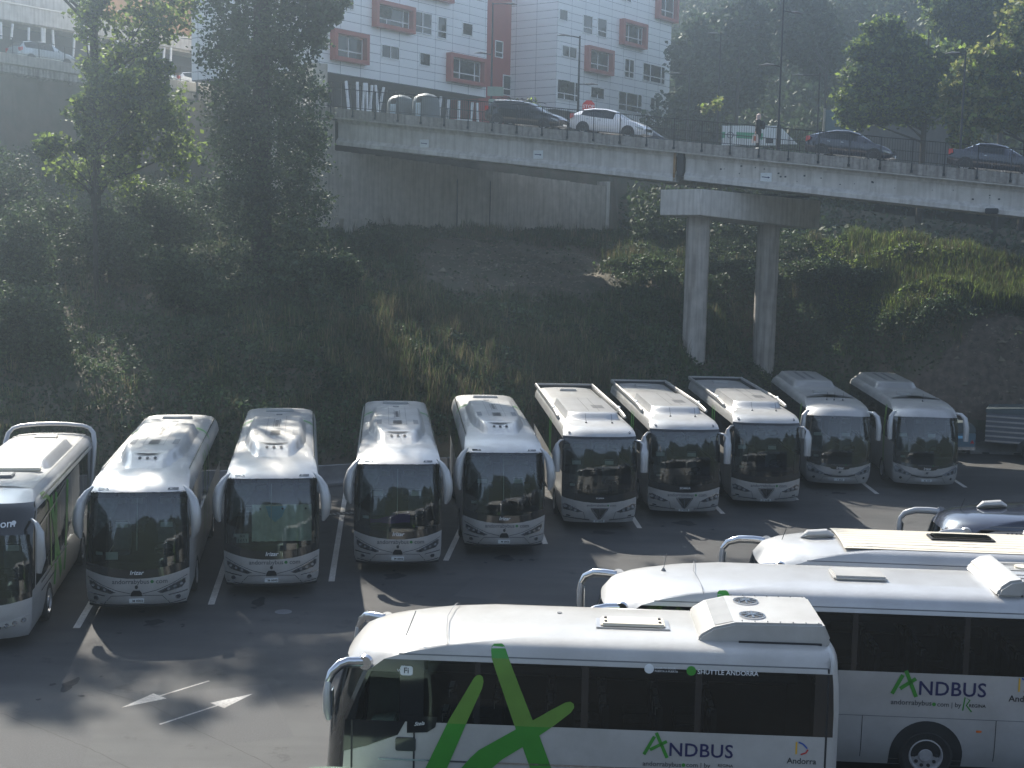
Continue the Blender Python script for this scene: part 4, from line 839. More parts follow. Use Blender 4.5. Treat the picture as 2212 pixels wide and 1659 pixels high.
# --- type C: rounded forehead coach (also the three white coaches seen from the side)
def coach_arch(label, loc, rz, group, L=12., body='silver', roofm='silver', win=WIN, number='B1 320', near=False, nb=1.9, frontw=True):
    lv = [(.28, 1.15, .14, .36, L-.1, 0), (.4, 1.2, .06, .38, L, 0), (.55, 1.245, .02, .40, L, 0), (.78, 1.265, 0, .40, L, 0), (1.12, 1.27, .0, .40, L, .20), (1.24, 1.27, .02, .40, L, .19), (nb, 1.27, .08, .40, L, .1), (2.5, 1.265, .21, .42, L, .03),
          (2.92, 1.255, .35, .46, L-.02, -.05), (3.12, 1.245, .52, .55, L-.04, -.06), (3.24, 1.215, .80, .66, L-.06, -.05), (3.34, 1.16, 1.25, .8, L-.1, -.03), (3.41, 1.06, 1.9, .8, L-.15, 0), (3.455, .85, 2.8, .6, L-.22, 0), (3.48, .4, 3.7, .3, L-.3, 0)]
    sh = Shell(L, lv, win); rt = root('coach', label, 'coach', loc, rz, group); F = sh.front
    k0 = keyer(5, 8, 4, 6, 9)
    mats = dict(body=M[body], windscreen=M['gws'], screen_surround=M['black'], window=M['gside'], window_pillar=M['black'], rear_window=M['gside'])
    sh.build(rt, k0, mats)
    zr = sh.roof(0)
    for s in (-1, 1):
        f2 = (lambda s: lambda x, z, o: F(s*x, z, o))(s)
        h = decal('headlight', [(.58, .70), (.75, .64), (1.18, .74), (1.25, .92), (1.18, 1.0), (.9, .87)], f2, M['lamp'], rt, off=.014, thick=1)
        for cx, cz, r in ((.85, .74, .05), (1.02, .8, .06)): decal('lamp_bulb', circ(cx, cz, r, 14), f2, M['lampd'], h, off=.02, step=0)
        strip('panel_line', [(.0, .62), (.6, .68), (.95, .9), (1.2, 1.1)], .012, f2, M['matte'], rt)
        decal('fog_light', circ(.98, .52, .05, 14), f2, M['matte'], rt, off=.012, step=0)
        strip('panel_line', [(0, .58), (.62, .58), (.75, .36)], .012, f2, M['matte'], rt)
        wheel(rt, s*1.13, 2.6, sgn=s); wheel(rt, s*1.13, (6.33 if near else L-3.4), sgn=s)
        if not near:
            b = MB(); b.tube([(s*1.2, .75, 3.1), (s*1.33, .5, 3.1), (s*1.45, .34, 2.95), (s*1.50, .27, 2.6), (s*1.49, .22, 2.05)], [(.05, .05), (.07, .08), (.10, .11), (.115, .13), (.10, .11)], 12, up=(0, 1, 0)); mr = b.build('mirror', M['silver2'], rt)
            b = MB(); b.box((s*1.49, .36, 2.35), (.17, .03, .5)); b.build('mirror_glass', M['mirror'], mr, True, .01)
    strip('smile_grille', [(-.62, .66), (-.3, .60), (0, .58), (.3, .60), (.62, .66)], .045, F, M['matte'], rt, off=.012)
    if not near:
        decal('badge_panel', [(-.42, 1.0), (.42, 1.0), (.36, .9), (.22, .87), (-.22, .87), (-.36, .9)], F, M['black'], rt, off=.01)
        lettering('maker_script', 'Irizar', .14, 0, .93, F, M['lwhite'], rt, off=.016, shear=.2); domain(rt, sh, 1.06, .10, M['lgrey'])
        strip('badge', [(-.07, .72), (.07, .80)], .02, F, M['lgrey'], rt, off=.01); decal('badge', circ(0, .76, .05, 10), F, M['lgrey'], rt, off=.012, step=0)
        decal('plate_panel', rrect(-.44, .44, .39, .51, .01, 1), F, M['silver2'], rt, off=.015, thick=1); plate(rt, sh, .45, number, .4, .09)
        decal('roof_seam', [(-1.0, 0), (-.5, .6), (0, .75), (.5, .6), (1.0, 0), (1., .06), (.5, .68), (0, .83), (-.5, .68), (-1., .06)], lambda x, y, o: (x, 2.6+y, sh.roof(x, 5)+o), M['grey'], rt, off=.012)
        decal('roof_panel', [(-.98, 0), (-.5, .6), (0, .75), (.5, .6), (.98, 0), (.98, 9.0), (-.98, 9.0)], lambda x, y, o: (x, 2.7+y, sh.roof(x, 5)+o), M['silver'], rt, off=.008, step=.3)
        b = MB(); b.box((-.25, 3.9, zr+.05), (.62, .5, .09)); b.build('roof_hatch', M['silver2'], rt, True, .04)
        def ac(x, y): return sh.roof(x, y)-.02+.25*sstep(6.0, 6.7, y-.5*(abs(x)/.95)**3)*(1-sstep(11.2, 11.7, y))*(1-sstep(.82, .97, abs(x)))
        a = heightgrid('air_conditioner', [-1.+i*.1 for i in range(21)], [5.9+.2*i for i in range(30)], ac, M['silver2'], rt, 60)
        for x in (-.3, .1): strip('cooling_grille', [(x, 7.4), (x, 10.6)], .16, lambda x_, y, o: (x_, y, ac(x_, y)+o), M['grey'], a, off=.01)
        for x in ((-.3, 0, .35) if number[0] == 'F' else (.1,)):
            b = MB(); b.cyl((x, 1.9, zr-.04), .04, .05, n=10, r2=.02); b.tube([(x, 1.9, zr-.02), (x+.03, 1.95, zr+.25)], .006, 5); b.build('antenna', M['matte'], rt)
        for ya in (2.4,):
            for s in (-1, 1): strip('livery_stripe', [(ya, .8), (ya+.05, 2.2), (ya-.1, 3.2)], .3, (lambda s: lambda a, b_, o: sh.side(a, b_, o, s))(s), M['greenl'], rt, off=.008)
        interior(rt, sh, [3.3])
        decal('parking_permit', rrect(-1.02, -.84, 1.34, 1.42, .01, 1), F, M['paper'], rt, off=-.02, step=0)
    return rt, sh
GR = 'silver coaches parked side by side along the hillside'
A1, sh1 = coach_round('silver coach at the left end of the parked row with a white card on its dashboard, reflection in its windscreen', (-9.32, 32.42, 0), R(8.86), GR, number='M 0002')
def redo(rt, number, label, loc, rz, sh):
    for ch in rt.children:
        if ch.name.startswith('plate_number'):
            f = sh.front; bpy.data.objects.remove(ch); break
    lettering('plate_number', number, .085, .03, .475, sh.front, M['lblack'], rt, off=.034)
    rt.location = loc; rt.rotation_euler = (0, 0, rz); rt['label'] = label; return rt
cs = [copy_tree(A1) for _ in range(3)]
redo(cs[0], 'M 0093', 'silver coach with a pale sunshade spread behind its windscreen', (-6.34, 34.67, 0), R(8.87), sh1)
redo(cs[1], 'M 0006', 'silver coach with a purple cloth lying on its dashboard', (-3.19, 37.35, 0), R(5.6), sh1)
redo(cs[2], 'M 0005', 'silver ear-mirrored coach between the purple-cloth coach and the first triangle-grille coach', (-.14, 39.79, 0), R(4.67), sh1)
A1['label'] = 'silver ear-mirrored coach with a white card on its dashboard, beside the hooped coach'
# things behind the windscreens
b = MB(); b.box((0, 0, 0), (.3, .01, .19)); o = b.build('paper_card', M['paper'], None, False, tags=dict(label='white paper card propped on the dashboard of the second coach from the left', cat='card'))
mw = A1.matrix_basis; o.location = mw @ Vector((-.66, .5, 1.52)); o.rotation_euler = (R(-12), 0, R(8.86))
sd = root('sunshade', 'pale folding sunshade with a blue centre standing behind a coach windscreen', 'sunshade', cs[0].matrix_basis @ Vector((.18, .52, 1.42)), R(8.87))
V = []; n = 24
for i in range(n+1):
    x = -.72+i*1.6/n; y = .03*math.sin(i*1.9)+.03
    V += [(x, y, 0), (x, y+.14, .98 if abs(x+.0) > .3 or x > .1 else .98)]
mkobj('foil_panel', V+[(x, y+.015, z) for x, y, z in V], [(2*i, 2*i+2, 2*i+3, 2*i+1) for i in range(n)]+[(2*n+2+2*i, 2*n+2+2*i+1, 2*n+2+2*i+3, 2*n+2+2*i+2) for i in range(n)], M['shade'], sd, True, None, 80)
decal('blue_patch', [(-.36, .95), (.2, .95), (.08, .66), (-.1, .52), (-.26, .66)], lambda a, b_, o: (a, .02+.14*b_/.98-o, b_), M['shadeblue'], sd, off=.03)
for x in (-.5, .1, .72): decal('suction_cup', circ(x, .88, .03, 10), lambda a, b_, o: (a, .02+.14*b_/.98-o, b_), M['matte'], sd, off=.035, step=0)
cd = root('permit_card', 'white card numbered 1653 in the corner of a windscreen beside the sunshade', 'card', cs[0].matrix_basis @ Vector((-.78, .40, 1.42)), R(8.87))
b = MB(); b.box((0, 0, .13), (.32, .01, .25)); b.build('card', M['paper'], cd, False)
lettering('card_number', '1653', .13, 0, .06, lambda a, b_, o: (a, -o, b_), M['lblack'], cd, off=.008); lettering('card_number', 'BUS', .08, 0, .18, lambda a, b_, o: (a, -o, b_), M['lgrey'], cd, off=.008)
V = []; nx, ny = 14, 6
for j in range(ny+1):
    for i in range(nx+1):
        x = -.8+i*1.15/nx; t = i/nx; hgt = (.10+.30*t**2.2)*(1 if t < .93 else .8); V.append((x, -.02+.3*j/ny, hgt*(math.sin(math.pi*j/ny)**.6)+.02*math.sin(9*t+j)))
o = mkobj('cloth', V, [(j*(nx+1)+i, j*(nx+1)+i+1, (j+1)*(nx+1)+i+1, (j+1)*(nx+1)+i) for j in range(ny) for i in range(nx)], M['purple'], None, True, None, 80, dict(label='crumpled purple cloth on a coach dashboard', cat='cloth'))
o.location = cs[1].matrix_basis @ Vector((0, .5, 1.42)); o.rotation_euler = (0, 0, R(5.6))
SURT = set()
P1, shp = coach_flat('silver coach with triangle grille, small web address and slightly lower front, first of three alike', (3.03, 43.68, 0), R(3.79), GR, L=12.3, size=.09, number='F 6371')
P1['label'] = 'triangle-grille silver coach with the smallest web address, directly right of the ear-mirrored coaches'
P2, _ = coach_flat('triangle-grille silver coach standing between two others with the same grille', (6.16, 45.82, 0), R(2.71), GR, L=12.3, size=.125, number='F 6375')
P3, _ = coach_flat('triangle-grille silver coach with sunlit roof unit, beside the smiling-grille coaches', (9.44, 47.95, 0), R(.68), GR, L=12.3, size=.12, maker='.', number='F 6346')
C9, sh9 = coach_arch('rounded coach with a smile-shaped grille and three roof aerials, second from the right end', (13.1, 51.9, 0), R(-3.11), GR, L=11.6, number='F 4859')
C10, _ = coach_arch('rounded silver coach with a smile-shaped grille beside the blue trailer', (16.63, 52.1, 0), R(-4.59), GR, L=11.6, number='B1 320')
# ------------------------------------------------------------------ the four coaches seen from the side
def side_px(rt, px, py, x=1.27):
    Mi = rt.matrix_basis.inverted(); o = Mi @ Vector(_C); d = Mi.to_3x3() @ Vector(ray(px, py)); t = (x-o.x)/d.x; p = o+d*t; return (p.y, p.z)
k1 = lambda x, y: ((x/1.8433+1250)*.5486, (y/1.8433+2350)*.5486)
k2 = lambda x, y: ((x/1.8433+2200)*.5486, (y/1.8433+2350)*.5486)
k3 = lambda x, y: ((x/1.8978+3200)*.5486, (y/1.8978+2150)*.5486)
def clip(poly, z, above):
    out = []
    for i in range(len(poly)):
        a, b = poly[i], poly[(i+1) % len(poly)]; ia = (a[1] >= z) == above; ib = (b[1] >= z) == above
        if ia: out.append(a)
        if ia != ib: t = (z-a[1])/(b[1]-a[1]); out.append((a[0]+(b[0]-a[0])*t, z))
    return out
def arm_mirror(rt, s, m='chrome', y0=.62, fwd=.55, light=False):
    b = MB(); P = [(s*1.2, y0, 3.04), (s*1.27, y0-.25, 3.05), (s*1.36, y0-.25-fwd*.5, 3.03), (s*1.44, y0-.28-fwd*.85, 2.93), (s*1.46, y0-.3-fwd, 2.78)]
    b.tube(P, [(.06, .09), (.055, .09), (.055, .085), (.05, .075), (.045, .06)], 12); a = b.build('mirror', M[m], rt, angle=60)
    b = MB(); b.tube([(s*1.2, y0+.03, 3.04), (s*1.26, y0+.02, 3.04)], [.13, .11], 16); b.build('mirror_mount', M[m], a)
    b = MB(); y1 = y0-.3-fwd; b.tube([(s*1.46, y1, 2.80), (s*1.475, y1-.01, 2.62), (s*1.48, y1, 2.35), (s*1.46, y1+.02, 2.2)], [(.05, .05), (.11, .07), (.115, .07), (.08, .05)], 12, up=(0, 1, 0)); b.build('mirror_head', M['silver2'], a, angle=60)
    b = MB(); b.box((s*1.47, y1+.075, 2.48), (.17, .02, .42)); b.build('mirror_glass', M['mirror'], a, True, .008)
    if light:
        for k in range(4): b = MB(); b.cyl((s*1.42, y0-.3-k*.1, 2.98), .032, .09, 'x', 10); b.build('arm_lamp', M['lwhite'], a)
    return a
def livery(rt, sh, polys, z0, z1, sgn=1):
    fn = lambda a, b, o: sh.side(a, b, o, sgn)
    for k, pl in enumerate(polys):
        o_ = .012+.003*k
        for lo, hi, m in ((None, z0, 'green'), (z0, z1, 'greenl'), (z1, None, 'green')):
            q = pl
            if lo is not None: q = clip(q, lo, True)
            if hi is not None and len(q) > 2: q = clip(q, hi, False)
            if len(q) > 2: decal('livery_stroke', q, fn, M[m], rt, off=o_, step=.2)
def near_coach(label, loc, rz, L, body, win, number, nb=2.05, first=1, drv=False, group=None, seats=True, panes='gside'):
    global keyer
    k_old = keyer
    def keyer2(ws0, ws1, mk0, wb0, wb1, **k):
        g = k_old(ws0, ws1, mk0, wb0, wb1, first=first)
        def f(i, sd, j):
            if drv and sd in 'RL' and wb0 <= i < wb1 and j == 1: return 'driver_window|'+sd if i < wb1-1 else 'window_header|'+sd
            if sd in 'RL' and i == wb1-1+1 and False: return None
            if sd in 'RL' and wb0 <= i < wb1 and j > len(win): return 'window_pillar|%s%d' % (sd, j)
            return g(i, sd, j)
        return f
    keyer = keyer2
    Shell_build = Shell.build
    def bld(s, rt, kf, mats, default='body'):
        mats['driver_window'] = M['gclear']; mats['window_header'] = M['black']; mats['window'] = M[panes]; return Shell_build(s, rt, kf, mats, default)
    Shell.build = bld
    rt, sh = coach_arch(label, loc, rz, group, L, body, body, win, number, near=True, nb=nb)
    Shell.build = Shell_build; keyer = k_old
    for s in (-1, 1):
        f = (lambda s: lambda a, b, o: sh.side(a, b, o, s))(s)
        strip('side_seam', [(.6, 1.22), (L-.3, 1.22)], .012, f, M['grey'], rt, off=.004, step=.6)
        for y in (1.55, 3.6, 5.15, 7.55): strip('side_seam', [(y, .42), (y, 1.22)], .012, f, M['matte'], rt, off=.004)
        for yw in (2.6, 6.33):
            decal('wheel_arch', [(yw+.66*math.cos(t), .5+.66*math.sin(t)) for t in [math.pi*i/20 for i in range(21)]]+[(yw-.66, .29), (yw+.66, .29)], f, M['matte'], rt, off=.006, step=0)
        for y in (1.2, 4.6, 7.2): decal('side_marker', rrect(y, y+.1, .98, 1.02, .01, 1), f, M['amber'], rt, off=.01, step=0)
        strip('roof_gutter', [(1.3, 3.205), (L-.3, 3.205)], .02, f, M['grey'], rt, off=.004, step=.6)
    interior(rt, sh, [2.6+.85*i for i in range(int((L-3.3)/.85))] if seats else [], dash='dash')
    b = MB(); b.box((0, L/2+.5, 3.02), (.5, L-2.5, .06)); [b.box((s*.95, L/2+.5, 2.98), (.4, L-2.5, .12)) for s in (-1, 1)]; b.build('luggage_rack', M['grey'], rt, False)
    return rt, sh
def txt_side(rt, sh, txt, size, px, py, m, off=.008, sgn=1, slope=0., **k):
    y, z = side_px(rt, px, py); fn = lambda a, b, o: sh.side(a, b, o, sgn)
    return lettering('lettering', txt, size, y, z, fn, M[m], rt, off=off, **k)
def fit_txt(rt, sh, txt, kk, x0, x1, y, m, off=.008, sgn=1, **k):
    v, f = textgeo(txt, 1., k.get('space', 1.), k.get('shear', 0.)); wd = max(p[0] for p in v)-min(p[0] for p in v); cx = (max(p[0] for p in v)+min(p[0] for p in v))/2
    a = side_px(rt, *kk(x0, y)); b_ = side_px(rt, *kk(x1, y)); c = side_px(rt, *kk((x0+x1)/2, y)); s_ = (b_[0]-a[0])/wd
    return lettering('lettering', txt, s_, (a[0]+b_[0])/2-cx*s_, c[1], lambda p, q, o: sh.side(p, q, o, sgn), M[m], rt, off=off, **k)
def andbus(rt, sh, kk, x0, x1, y, strokes, w):
    fn = lambda a, b, o: sh.side(a, b, o); fit_txt(rt, sh, 'NDBUS', kk, x0, x1, y, 'lnavy', space=1.04)
    for st in strokes: strip('wordmark_stroke', [side_px(rt, *kk(*p)) for p in st], w, fn, M['green'], rt, off=.010)
def emblem(rt, sh, px, py, s):
    y, z = side_px(rt, px, py); fn = lambda a, b, o: sh.side(a, b, o)
    strip('emblem', [(y, z), (y, z+s)], s*.13, fn, M['yellow'], rt, off=.01); strip('emblem', [(y+s*.15, z+s), (y+s*.5, z+s*.85), (y+s*.85, z+s*.5)], s*.12, fn, M['blue'], rt, off=.011)
    strip('emblem', [(y+s*.9, z+s*.42), (y+s*.75, z+s*.15), (y+s*.35, z)], s*.12, fn, M['red'], rt, off=.012)
    lettering('lettering', 'Andorra', s*.66, y+s*.45, z-s*.55, fn, M['lblack'], rt, off=.008)
GW = 'pale coaches parked nose to the left across the yard'
# coach A
wA = [.62, 1.32, 1.7, 2.5, 2.59, 4.18, 4.29, 5.95, 6.05, 7.8]
CA, sA = near_coach('white coach nearest the viewer with a big green brushstroke letter across its side', (-2.93, 21.5, 0), R(-2.6-90), 8.3, 'white', wA, 'A', nb=2.12, drv=True, group=GW, panes='gnear')
def px_poly(rt, kk, pts): return [side_px(rt, *kk(*p)) for p in pts]
S1 = [(1258, 400), (1262, 375), (1278, 362), (1335, 362), (1352, 372), (1368, 400), (1560, 890), (1612, 1010), (1715, 1290), (1560, 1290), (1490, 1090), (1440, 960), (1265, 455)]
S2 = [(1122, 612), (1138, 585), (1160, 568), (1182, 566), (1200, 582), (1206, 615), (1195, 665), (1090, 895), (920, 1290), (760, 1290), (958, 885)]
S3 = [(1565, 893), (1680, 828), (1800, 765), (1835, 758), (1860, 775), (1864, 802), (1840, 838), (1720, 930), (1610, 1005), (1485, 1090), (1340, 1178), (1210, 1290), (1000, 1290), (1110, 1165), (1170, 1110), (1440, 960)]
LA = [px_poly(CA, k1, p) for p in (S1, S2, S3)]
livery(CA, sA, LA, 2.12, 3.19); livery(CA, sA, [[(8.6-y, z) for y, z in p] for p in LA], 2.12, 3.19, -1)
lettering('lettering', 'SHUTTLE ANDORRA', .2, -6.4, 3.0, lambda a, b_, o: sA.side(-a, b_, o, -1), M['lwhite'], CA, off=.008)
fit_txt(CA, sA, 'SHUTTLE ANDORRA', k2, 1008, 1452, 556, 'lwhite'); fit_txt(CA, sA, 'DOOR TO DOOR', k2, 698, 850, 522, 'lwhite'); fit_txt(CA, sA, 'PUERTA A PUERTA', k2, 698, 866, 544, 'lwhite')
for (x, y) in ((963, 540), (657, 525)): yy, zz = side_px(CA, *k2(x, y)); decal('lettering_dot', circ(yy, zz, .075, 16), lambda a, b_, o: sA.side(a, b_, o), M['green'] if x > 900 else M['lwhite'], CA, off=.009, step=0)
fit_txt(CA, sA, 'Wi', k1, 577, 614, 537, 'lwhite'); yy, zz = side_px(CA, *k1(646, 537)); decal('wifi_badge', rrect(yy-.10, yy+.10, zz-.075, zz+.075, .04), lambda a, b_, o: sA.side(a, b_, o), M['lwhite'], CA, off=.009, step=0); fit_txt(CA, sA, 'Fi', k1, 628, 662, 537, 'lblack', off=.013); fit_txt(CA, sA, 'FREE', k1, 606, 636, 507, 'lwhite')
fit_txt(CA, sA, 'Stela', k1, 705, 778, 918, 'lwhite', off=.02, shear=.35, slope=.15)
fA = lambda a, b_, o: sA.side(a, b_, o)
yy, zz = side_px(CA, *k1(742, 918)); decal('name_panel', [(yy-.2, zz+.12), (yy+.28, zz+.12), (yy+.25, zz-.05), (yy+.12, zz-.14), (yy-.2, zz-.16)], fA, M['black'], CA, off=.012)
yy, zz = side_px(CA, *k1(640, 1063)); decal('door_handle', rrect(yy-.16, yy+.16, zz-.12, zz+.1, .03), fA, M['black'], CA, off=.02, thick=1)
for px in (248, 700): yy, zz = side_px(CA, *k1(px, 1100)); strip('door_gap', [(yy, 1.0), (yy, 2.12)], .03, fA, M['matte'], CA, off=.006)
strip('side_trim', [(1.0, 1.50), (8.0, 1.50)], .03, fA, M['chrome'], CA, off=.012)
andbus(CA, sA, k2, 803, 1265, 1120, ([(618, 1142), (695, 1012)], [(708, 985), (786, 1168)], [(662, 1108), (785, 1048)]), .052); fit_txt(CA, sA, 'andorrabybus', k2, 608, 888, 1214, 'lgrey'); fit_txt(CA, sA, 'com | by', k2, 925, 1100, 1222, 'lgrey'); fit_txt(CA, sA, 'REGINA', k2, 1155, 1265, 1226, 'lblack')
yy, zz = side_px(CA, *k2(905, 1220)); decal('address_dot', circ(yy, zz, .03), fA, M['green'], CA, off=.009, step=0)
emblem(CA, sA, *k2(1722, 1142), .2)
# roof things on A
zr = sA.roof(0); zs = sA.roof(.9)
b = MB(); pr = [(6.0, .0), (6.06, .08), (6.25, .2), (6.6, .29), (7.98, .31), (8.1, .05), (8.05, -.08), (6.0, -.08)]
b.prism(pr, lambda p, t: (t, p[0], zr+p[1]), -.82, .82); ac = b.build('air_conditioner', M['white'], CA, True, .035)
b = MB(); b.box((0, 7.3, zr-.045), (1.7, 1.3, .09)); b.build('unit_base', M['matte'], ac, False)
mkobj('mesh_panel', [(x, y, zr+.2+(y-6.25)*.257+.008+z) for y, z in ((6.27, 0), (6.57, 0)) for x in (-.72, .72)], [(0, 1, 3, 2)], M['grey'], ac, False)
for x in (-.42, .42):
    b = MB(); b.cyl((x, 6.9, zr+.305), .21, .03, n=24); b.build('fan_ring', M['chrome'], ac)
    b = MB(); b.cyl((x, 6.9, zr+.312), .18, .02, n=24); [b.box((x, 6.9, zr+.328), (.34, .035, .012), rz=k*math.pi/4, m=1) for k in range(4)]; b.cyl((x, 6.9, zr+.33), .06, .02, n=12, m=1); b.build('fan', [M['matte'], M['chrome']], ac)
b = MB(); [b.cyl((x, y, zr+.312), .012, .012, n=6) for y in [6.7+.2*i for i in range(7)] for x in (-.77, .77)]; b.build('rivets', M['grey'], ac, False)
b = MB(); b.box((.15, 5.0, zr+.04), (.44, 1.05, .07)); h = b.build('roof_hatch', M['cream'], CA, True, .03); b = MB(); b.box((.15, 5.0, zr+.01), (.54, 1.2, .03)); b.build('hatch_frame', M['alu'], h, True, .01)
b = MB(); [b.cyl((.15+x, 5.0+y, zr+.08), .025, .03, n=8) for x in (-.1, .1) for y in (-.44, .44)]; b.build('hatch_latch', M['matte'], h)
rs = lambda a, b_, o: (a, b_, sA.roof(a, b_)+o)
strip('roof_seam', [(-1.1, 2.05), (-.7, 2.0), (0, 1.95), (.7, 2.0), (1.16, 2.05)], .015, rs, M['grey'], CA, off=.006); b = MB(); b.cyl((-.4, 3.8, zr), .04, .03); b.build('roof_cap', M['grey'], CA)
strip('rear_seal', [(-1.26, 0), (-1.2, .3), (-.9, .55), (0, .6), (.9, .55), (1.2, .3), (1.26, 0)], .03, lambda x, y, o: (x, 8.02, max(sA.roof(x), 3.12+y*.6 if abs(x) > 1.2 else 0)+o), M['matte'], CA, off=.012)
for s in (-1, 1): strip('rear_seal', [(8.0, .5), (8.0, 3.2)], .03, (lambda s: lambda a_, b_, o: sA.side(a_, b_, o, s))(s), M['matte'], CA, off=.006)
decal('black_corner', [(.43, 1.6), (.8, 1.70), (1.3, 1.9), (1.42, 2.125), (.46, 2.125)], lambda a_, b_, o: sA.side(a_, b_, o), M['black'], CA, off=.005)
b = MB(); b.tube([(.75, 1.35, zr-.12), (.72, 1.5, zr+.28)], .008, 6); b.build('antenna', M['grey'], CA)
for s in (-1, 1): arm_mirror(CA, s, 'chrome', .74, .22)
# coach B
wB = [.8, 1.5, 1.6, 3.05, 3.12, 4.9, 5.0, 6.9, 7.0, 8.9, 9.0, 10.5]
CB, sB = near_coach('silver coach parked directly behind the front white coach, its wheel and wordmark in view', (1.45, 24.9, 0), R(-3.15-90), 11.2, 'silver2', wB, 'B', nb=2.05, group=GW, panes='gnear')
lB = [[(y-.3, z+.02) for y, z in p] for p in LA]
livery(CB, sB, lB[:1], 2.05, 3.19)
fB = lambda a, b_, o: sB.side(a, b_, o)
andbus(CB, sB, k3, 795, 1297, 1075, ([(592, 1102), (674, 962)], [(697, 930), (772, 1127)], [(652, 1064), (772, 990)]), .07); fit_txt(CB, sB, 'andorrabybus', k3, 583, 888, 1170, 'lgrey'); fit_txt(CB, sB, 'com | by', k3, 930, 1110, 1186, 'lgrey'); fit_txt(CB, sB, 'REGINA', k3, 1168, 1293, 1196, 'lblack')
yy, zz = side_px(CB, *k3(1147, 1190)); strip('wordmark_stroke', [(yy-.06, zz-.1), (yy-.03, zz+.15), (yy+.06, zz+.1), (yy, zz), (yy+.1, zz-.12)], .025, fB, M['green'], CB, off=.01)
yy, zz = side_px(CB, *k3(906, 1182)); decal('address_dot', circ(yy, zz, .035), fB, M['green'], CB, off=.009, step=0)
emblem(CB, sB, *k3(1540, 1088), .25)
lettering('lettering', 'SHUTTLE ANDORRA', .16, 2.5, 3.0, fB, M['lgrey'], CB, off=.008)  # painted stand-in for the front coach's text reflected in this side
zr = sB.roof(0)
b = MB(); b.prism([(7.5, -.05), (7.55, .12), (7.75, .26), (8.0, .30), (8.0, -.05)], lambda p, t: (t, p[0], zr+p[1]), -1.0, 1.0); a = b.build('air_conditioner', M['white'], CB, True, .05)
b = MB(); b.prism([(-.98, -.06), (.98, -.06), (.94, .1), (.7, .22), (-.7, .22), (-.94, .1)], lambda p, t: (p[0], t, zr+p[1]), 8.0, 11.0); b.build('unit_cover', M['silver2'], a, True, .02)
b = MB(); [b.box((x, 9.5, zr+.225), (.03, 3., .02)) for x in (-.55, -.45, .0, .35, .6)]; b.build('cover_rib', M['white'], a, False)
for k in range(5): b = MB(); b.cyl((-.25, 8.35+k*.62, zr+.235), .15, .04, n=20); b.build('fan_grille', M['cream'], a)
b = MB(); b.box((.0, 5.2, zr+.04), (.7, 1.0, .1)); b.build('roof_hatch', M['white'], CB, True, .04)
for x, y in ((-.3, 1.55),):
    b = MB(); b.cyl((x, y, zr-.06), .05, .05, n=10, r2=.02); b.tube([(x, y, zr-.06), (x+.02, y+.05, zr+.25)], .008, 6); b.build('antenna', M['grey'], CB)
strip('roof_seam', [(-1.1, 2.2), (0, 2.1), (1.16, 2.2)], .014, lambda a, b_, o: (a, b_, sB.roof(a, b_)+o), M['grey'], CB, off=.006)
for s in (-1, 1): arm_mirror(CB, s, 'chrome', .68, .42)
# coach C
CC, sC = near_coach('pale coach third from the front with a cream ribbed roof panel and dark roof hatch', (5.0, 28.25, 0), R(-4-90), 11.2, 'silver2', wB, 'C', nb=2.05, group=GW, seats=False)
zr = sC.roof(0); rC = lambda a, b_, o: (a, b_, sC.roof(a, b_)+o)
decal('roof_panel', [(-.95, 2.1), (.95, 2.1), (.95, 11), (-.95, 11)], rC, M['cream'], CC, off=.012, step=.35)
for k in range(9): strip('panel_rib', [(-.85+k*.21, 2.15), (-.85+k*.21, 10.9)], .03, rC, M['white'], CC, off=.02, step=.8)
b = MB(); b.box((-.1, 4.75, zr+.05), (.42, 1.25, .07)); h = b.build('roof_hatch', M['gcar'], CC, True, .03); b = MB(); b.box((-.1, 4.75, zr+.03), (.52, 1.36, .05)); b.build('hatch_frame', M['matte'], h, True, .02)
b = MB(); b.prism([(6.3, -.05), (6.35, .12), (6.6, .26), (6.9, .30), (6.9, -.05)], lambda p, t: (t, p[0], zr+p[1]), -1.0, 1.0); a = b.build('air_conditioner', M['white'], CC, True, .05); b = MB(); b.prism([(-.98, -.06), (.98, -.06), (.94, .1), (.7, .22), (-.7, .22), (-.94, .1)], lambda p, t: (p[0], t, zr+p[1]), 6.9, 10.8); b.build('unit_cover', M['silver2'], a, True, .02)
# coach D
CD, sD = near_coach('dark blue nosed coach with a bright roof pod, farthest of those parked sideways', (10.15, 32.0, 0), R(-4-90), 11.2, 'navy', wB, 'D', nb=2.05, group=GW, seats=False)
for rt, sh, m in ((CC, sC, 'chrome'), (CD, sD, 'silver2')):
    zr = sh.roof(0)
    b = MB(); b.tube([(-.15, 1.35, zr-.09), (-.15, 1.5, zr+.0), (-.15, 1.9, zr+.03), (-.15, 2.05, zr-.03)], [(.03, .02), (.12, .08), (.12, .09), (.06, .04)], 12); b.build('roof_pod', M['white'], rt)
    b = MB(); b.cyl((-.2, .95, zr-.2), .04, .05, n=10, r2=.02); b.tube([(-.2, .95, zr-.2), (-.16, 1.05, zr+.12)], .008, 6); b.build('antenna', M['matte'], rt)
    for s in (-1, 1):
        fn = (lambda s: lambda a, b_, o: sh.side(a, b_, o, s))(s)
        pp = decal('vent_panel', [(.82, 2.78), (1.0, 2.98), (1.4, 3.1), (2.0, 3.12), (2.6, 3.02), (2.2, 2.9), (1.4, 2.8)], fn, M['silver2'], rt, off=.012)
        for k in range(12): decal('vent_hole', circ(1.65+.1*(k % 6)+(.05 if k > 5 else 0), 2.98+.07*(k//6), .028, 8), fn, M['matte'], pp, off=.018, step=0)
        arm_mirror(rt, s, m, .72, .62, light=rt is CD)
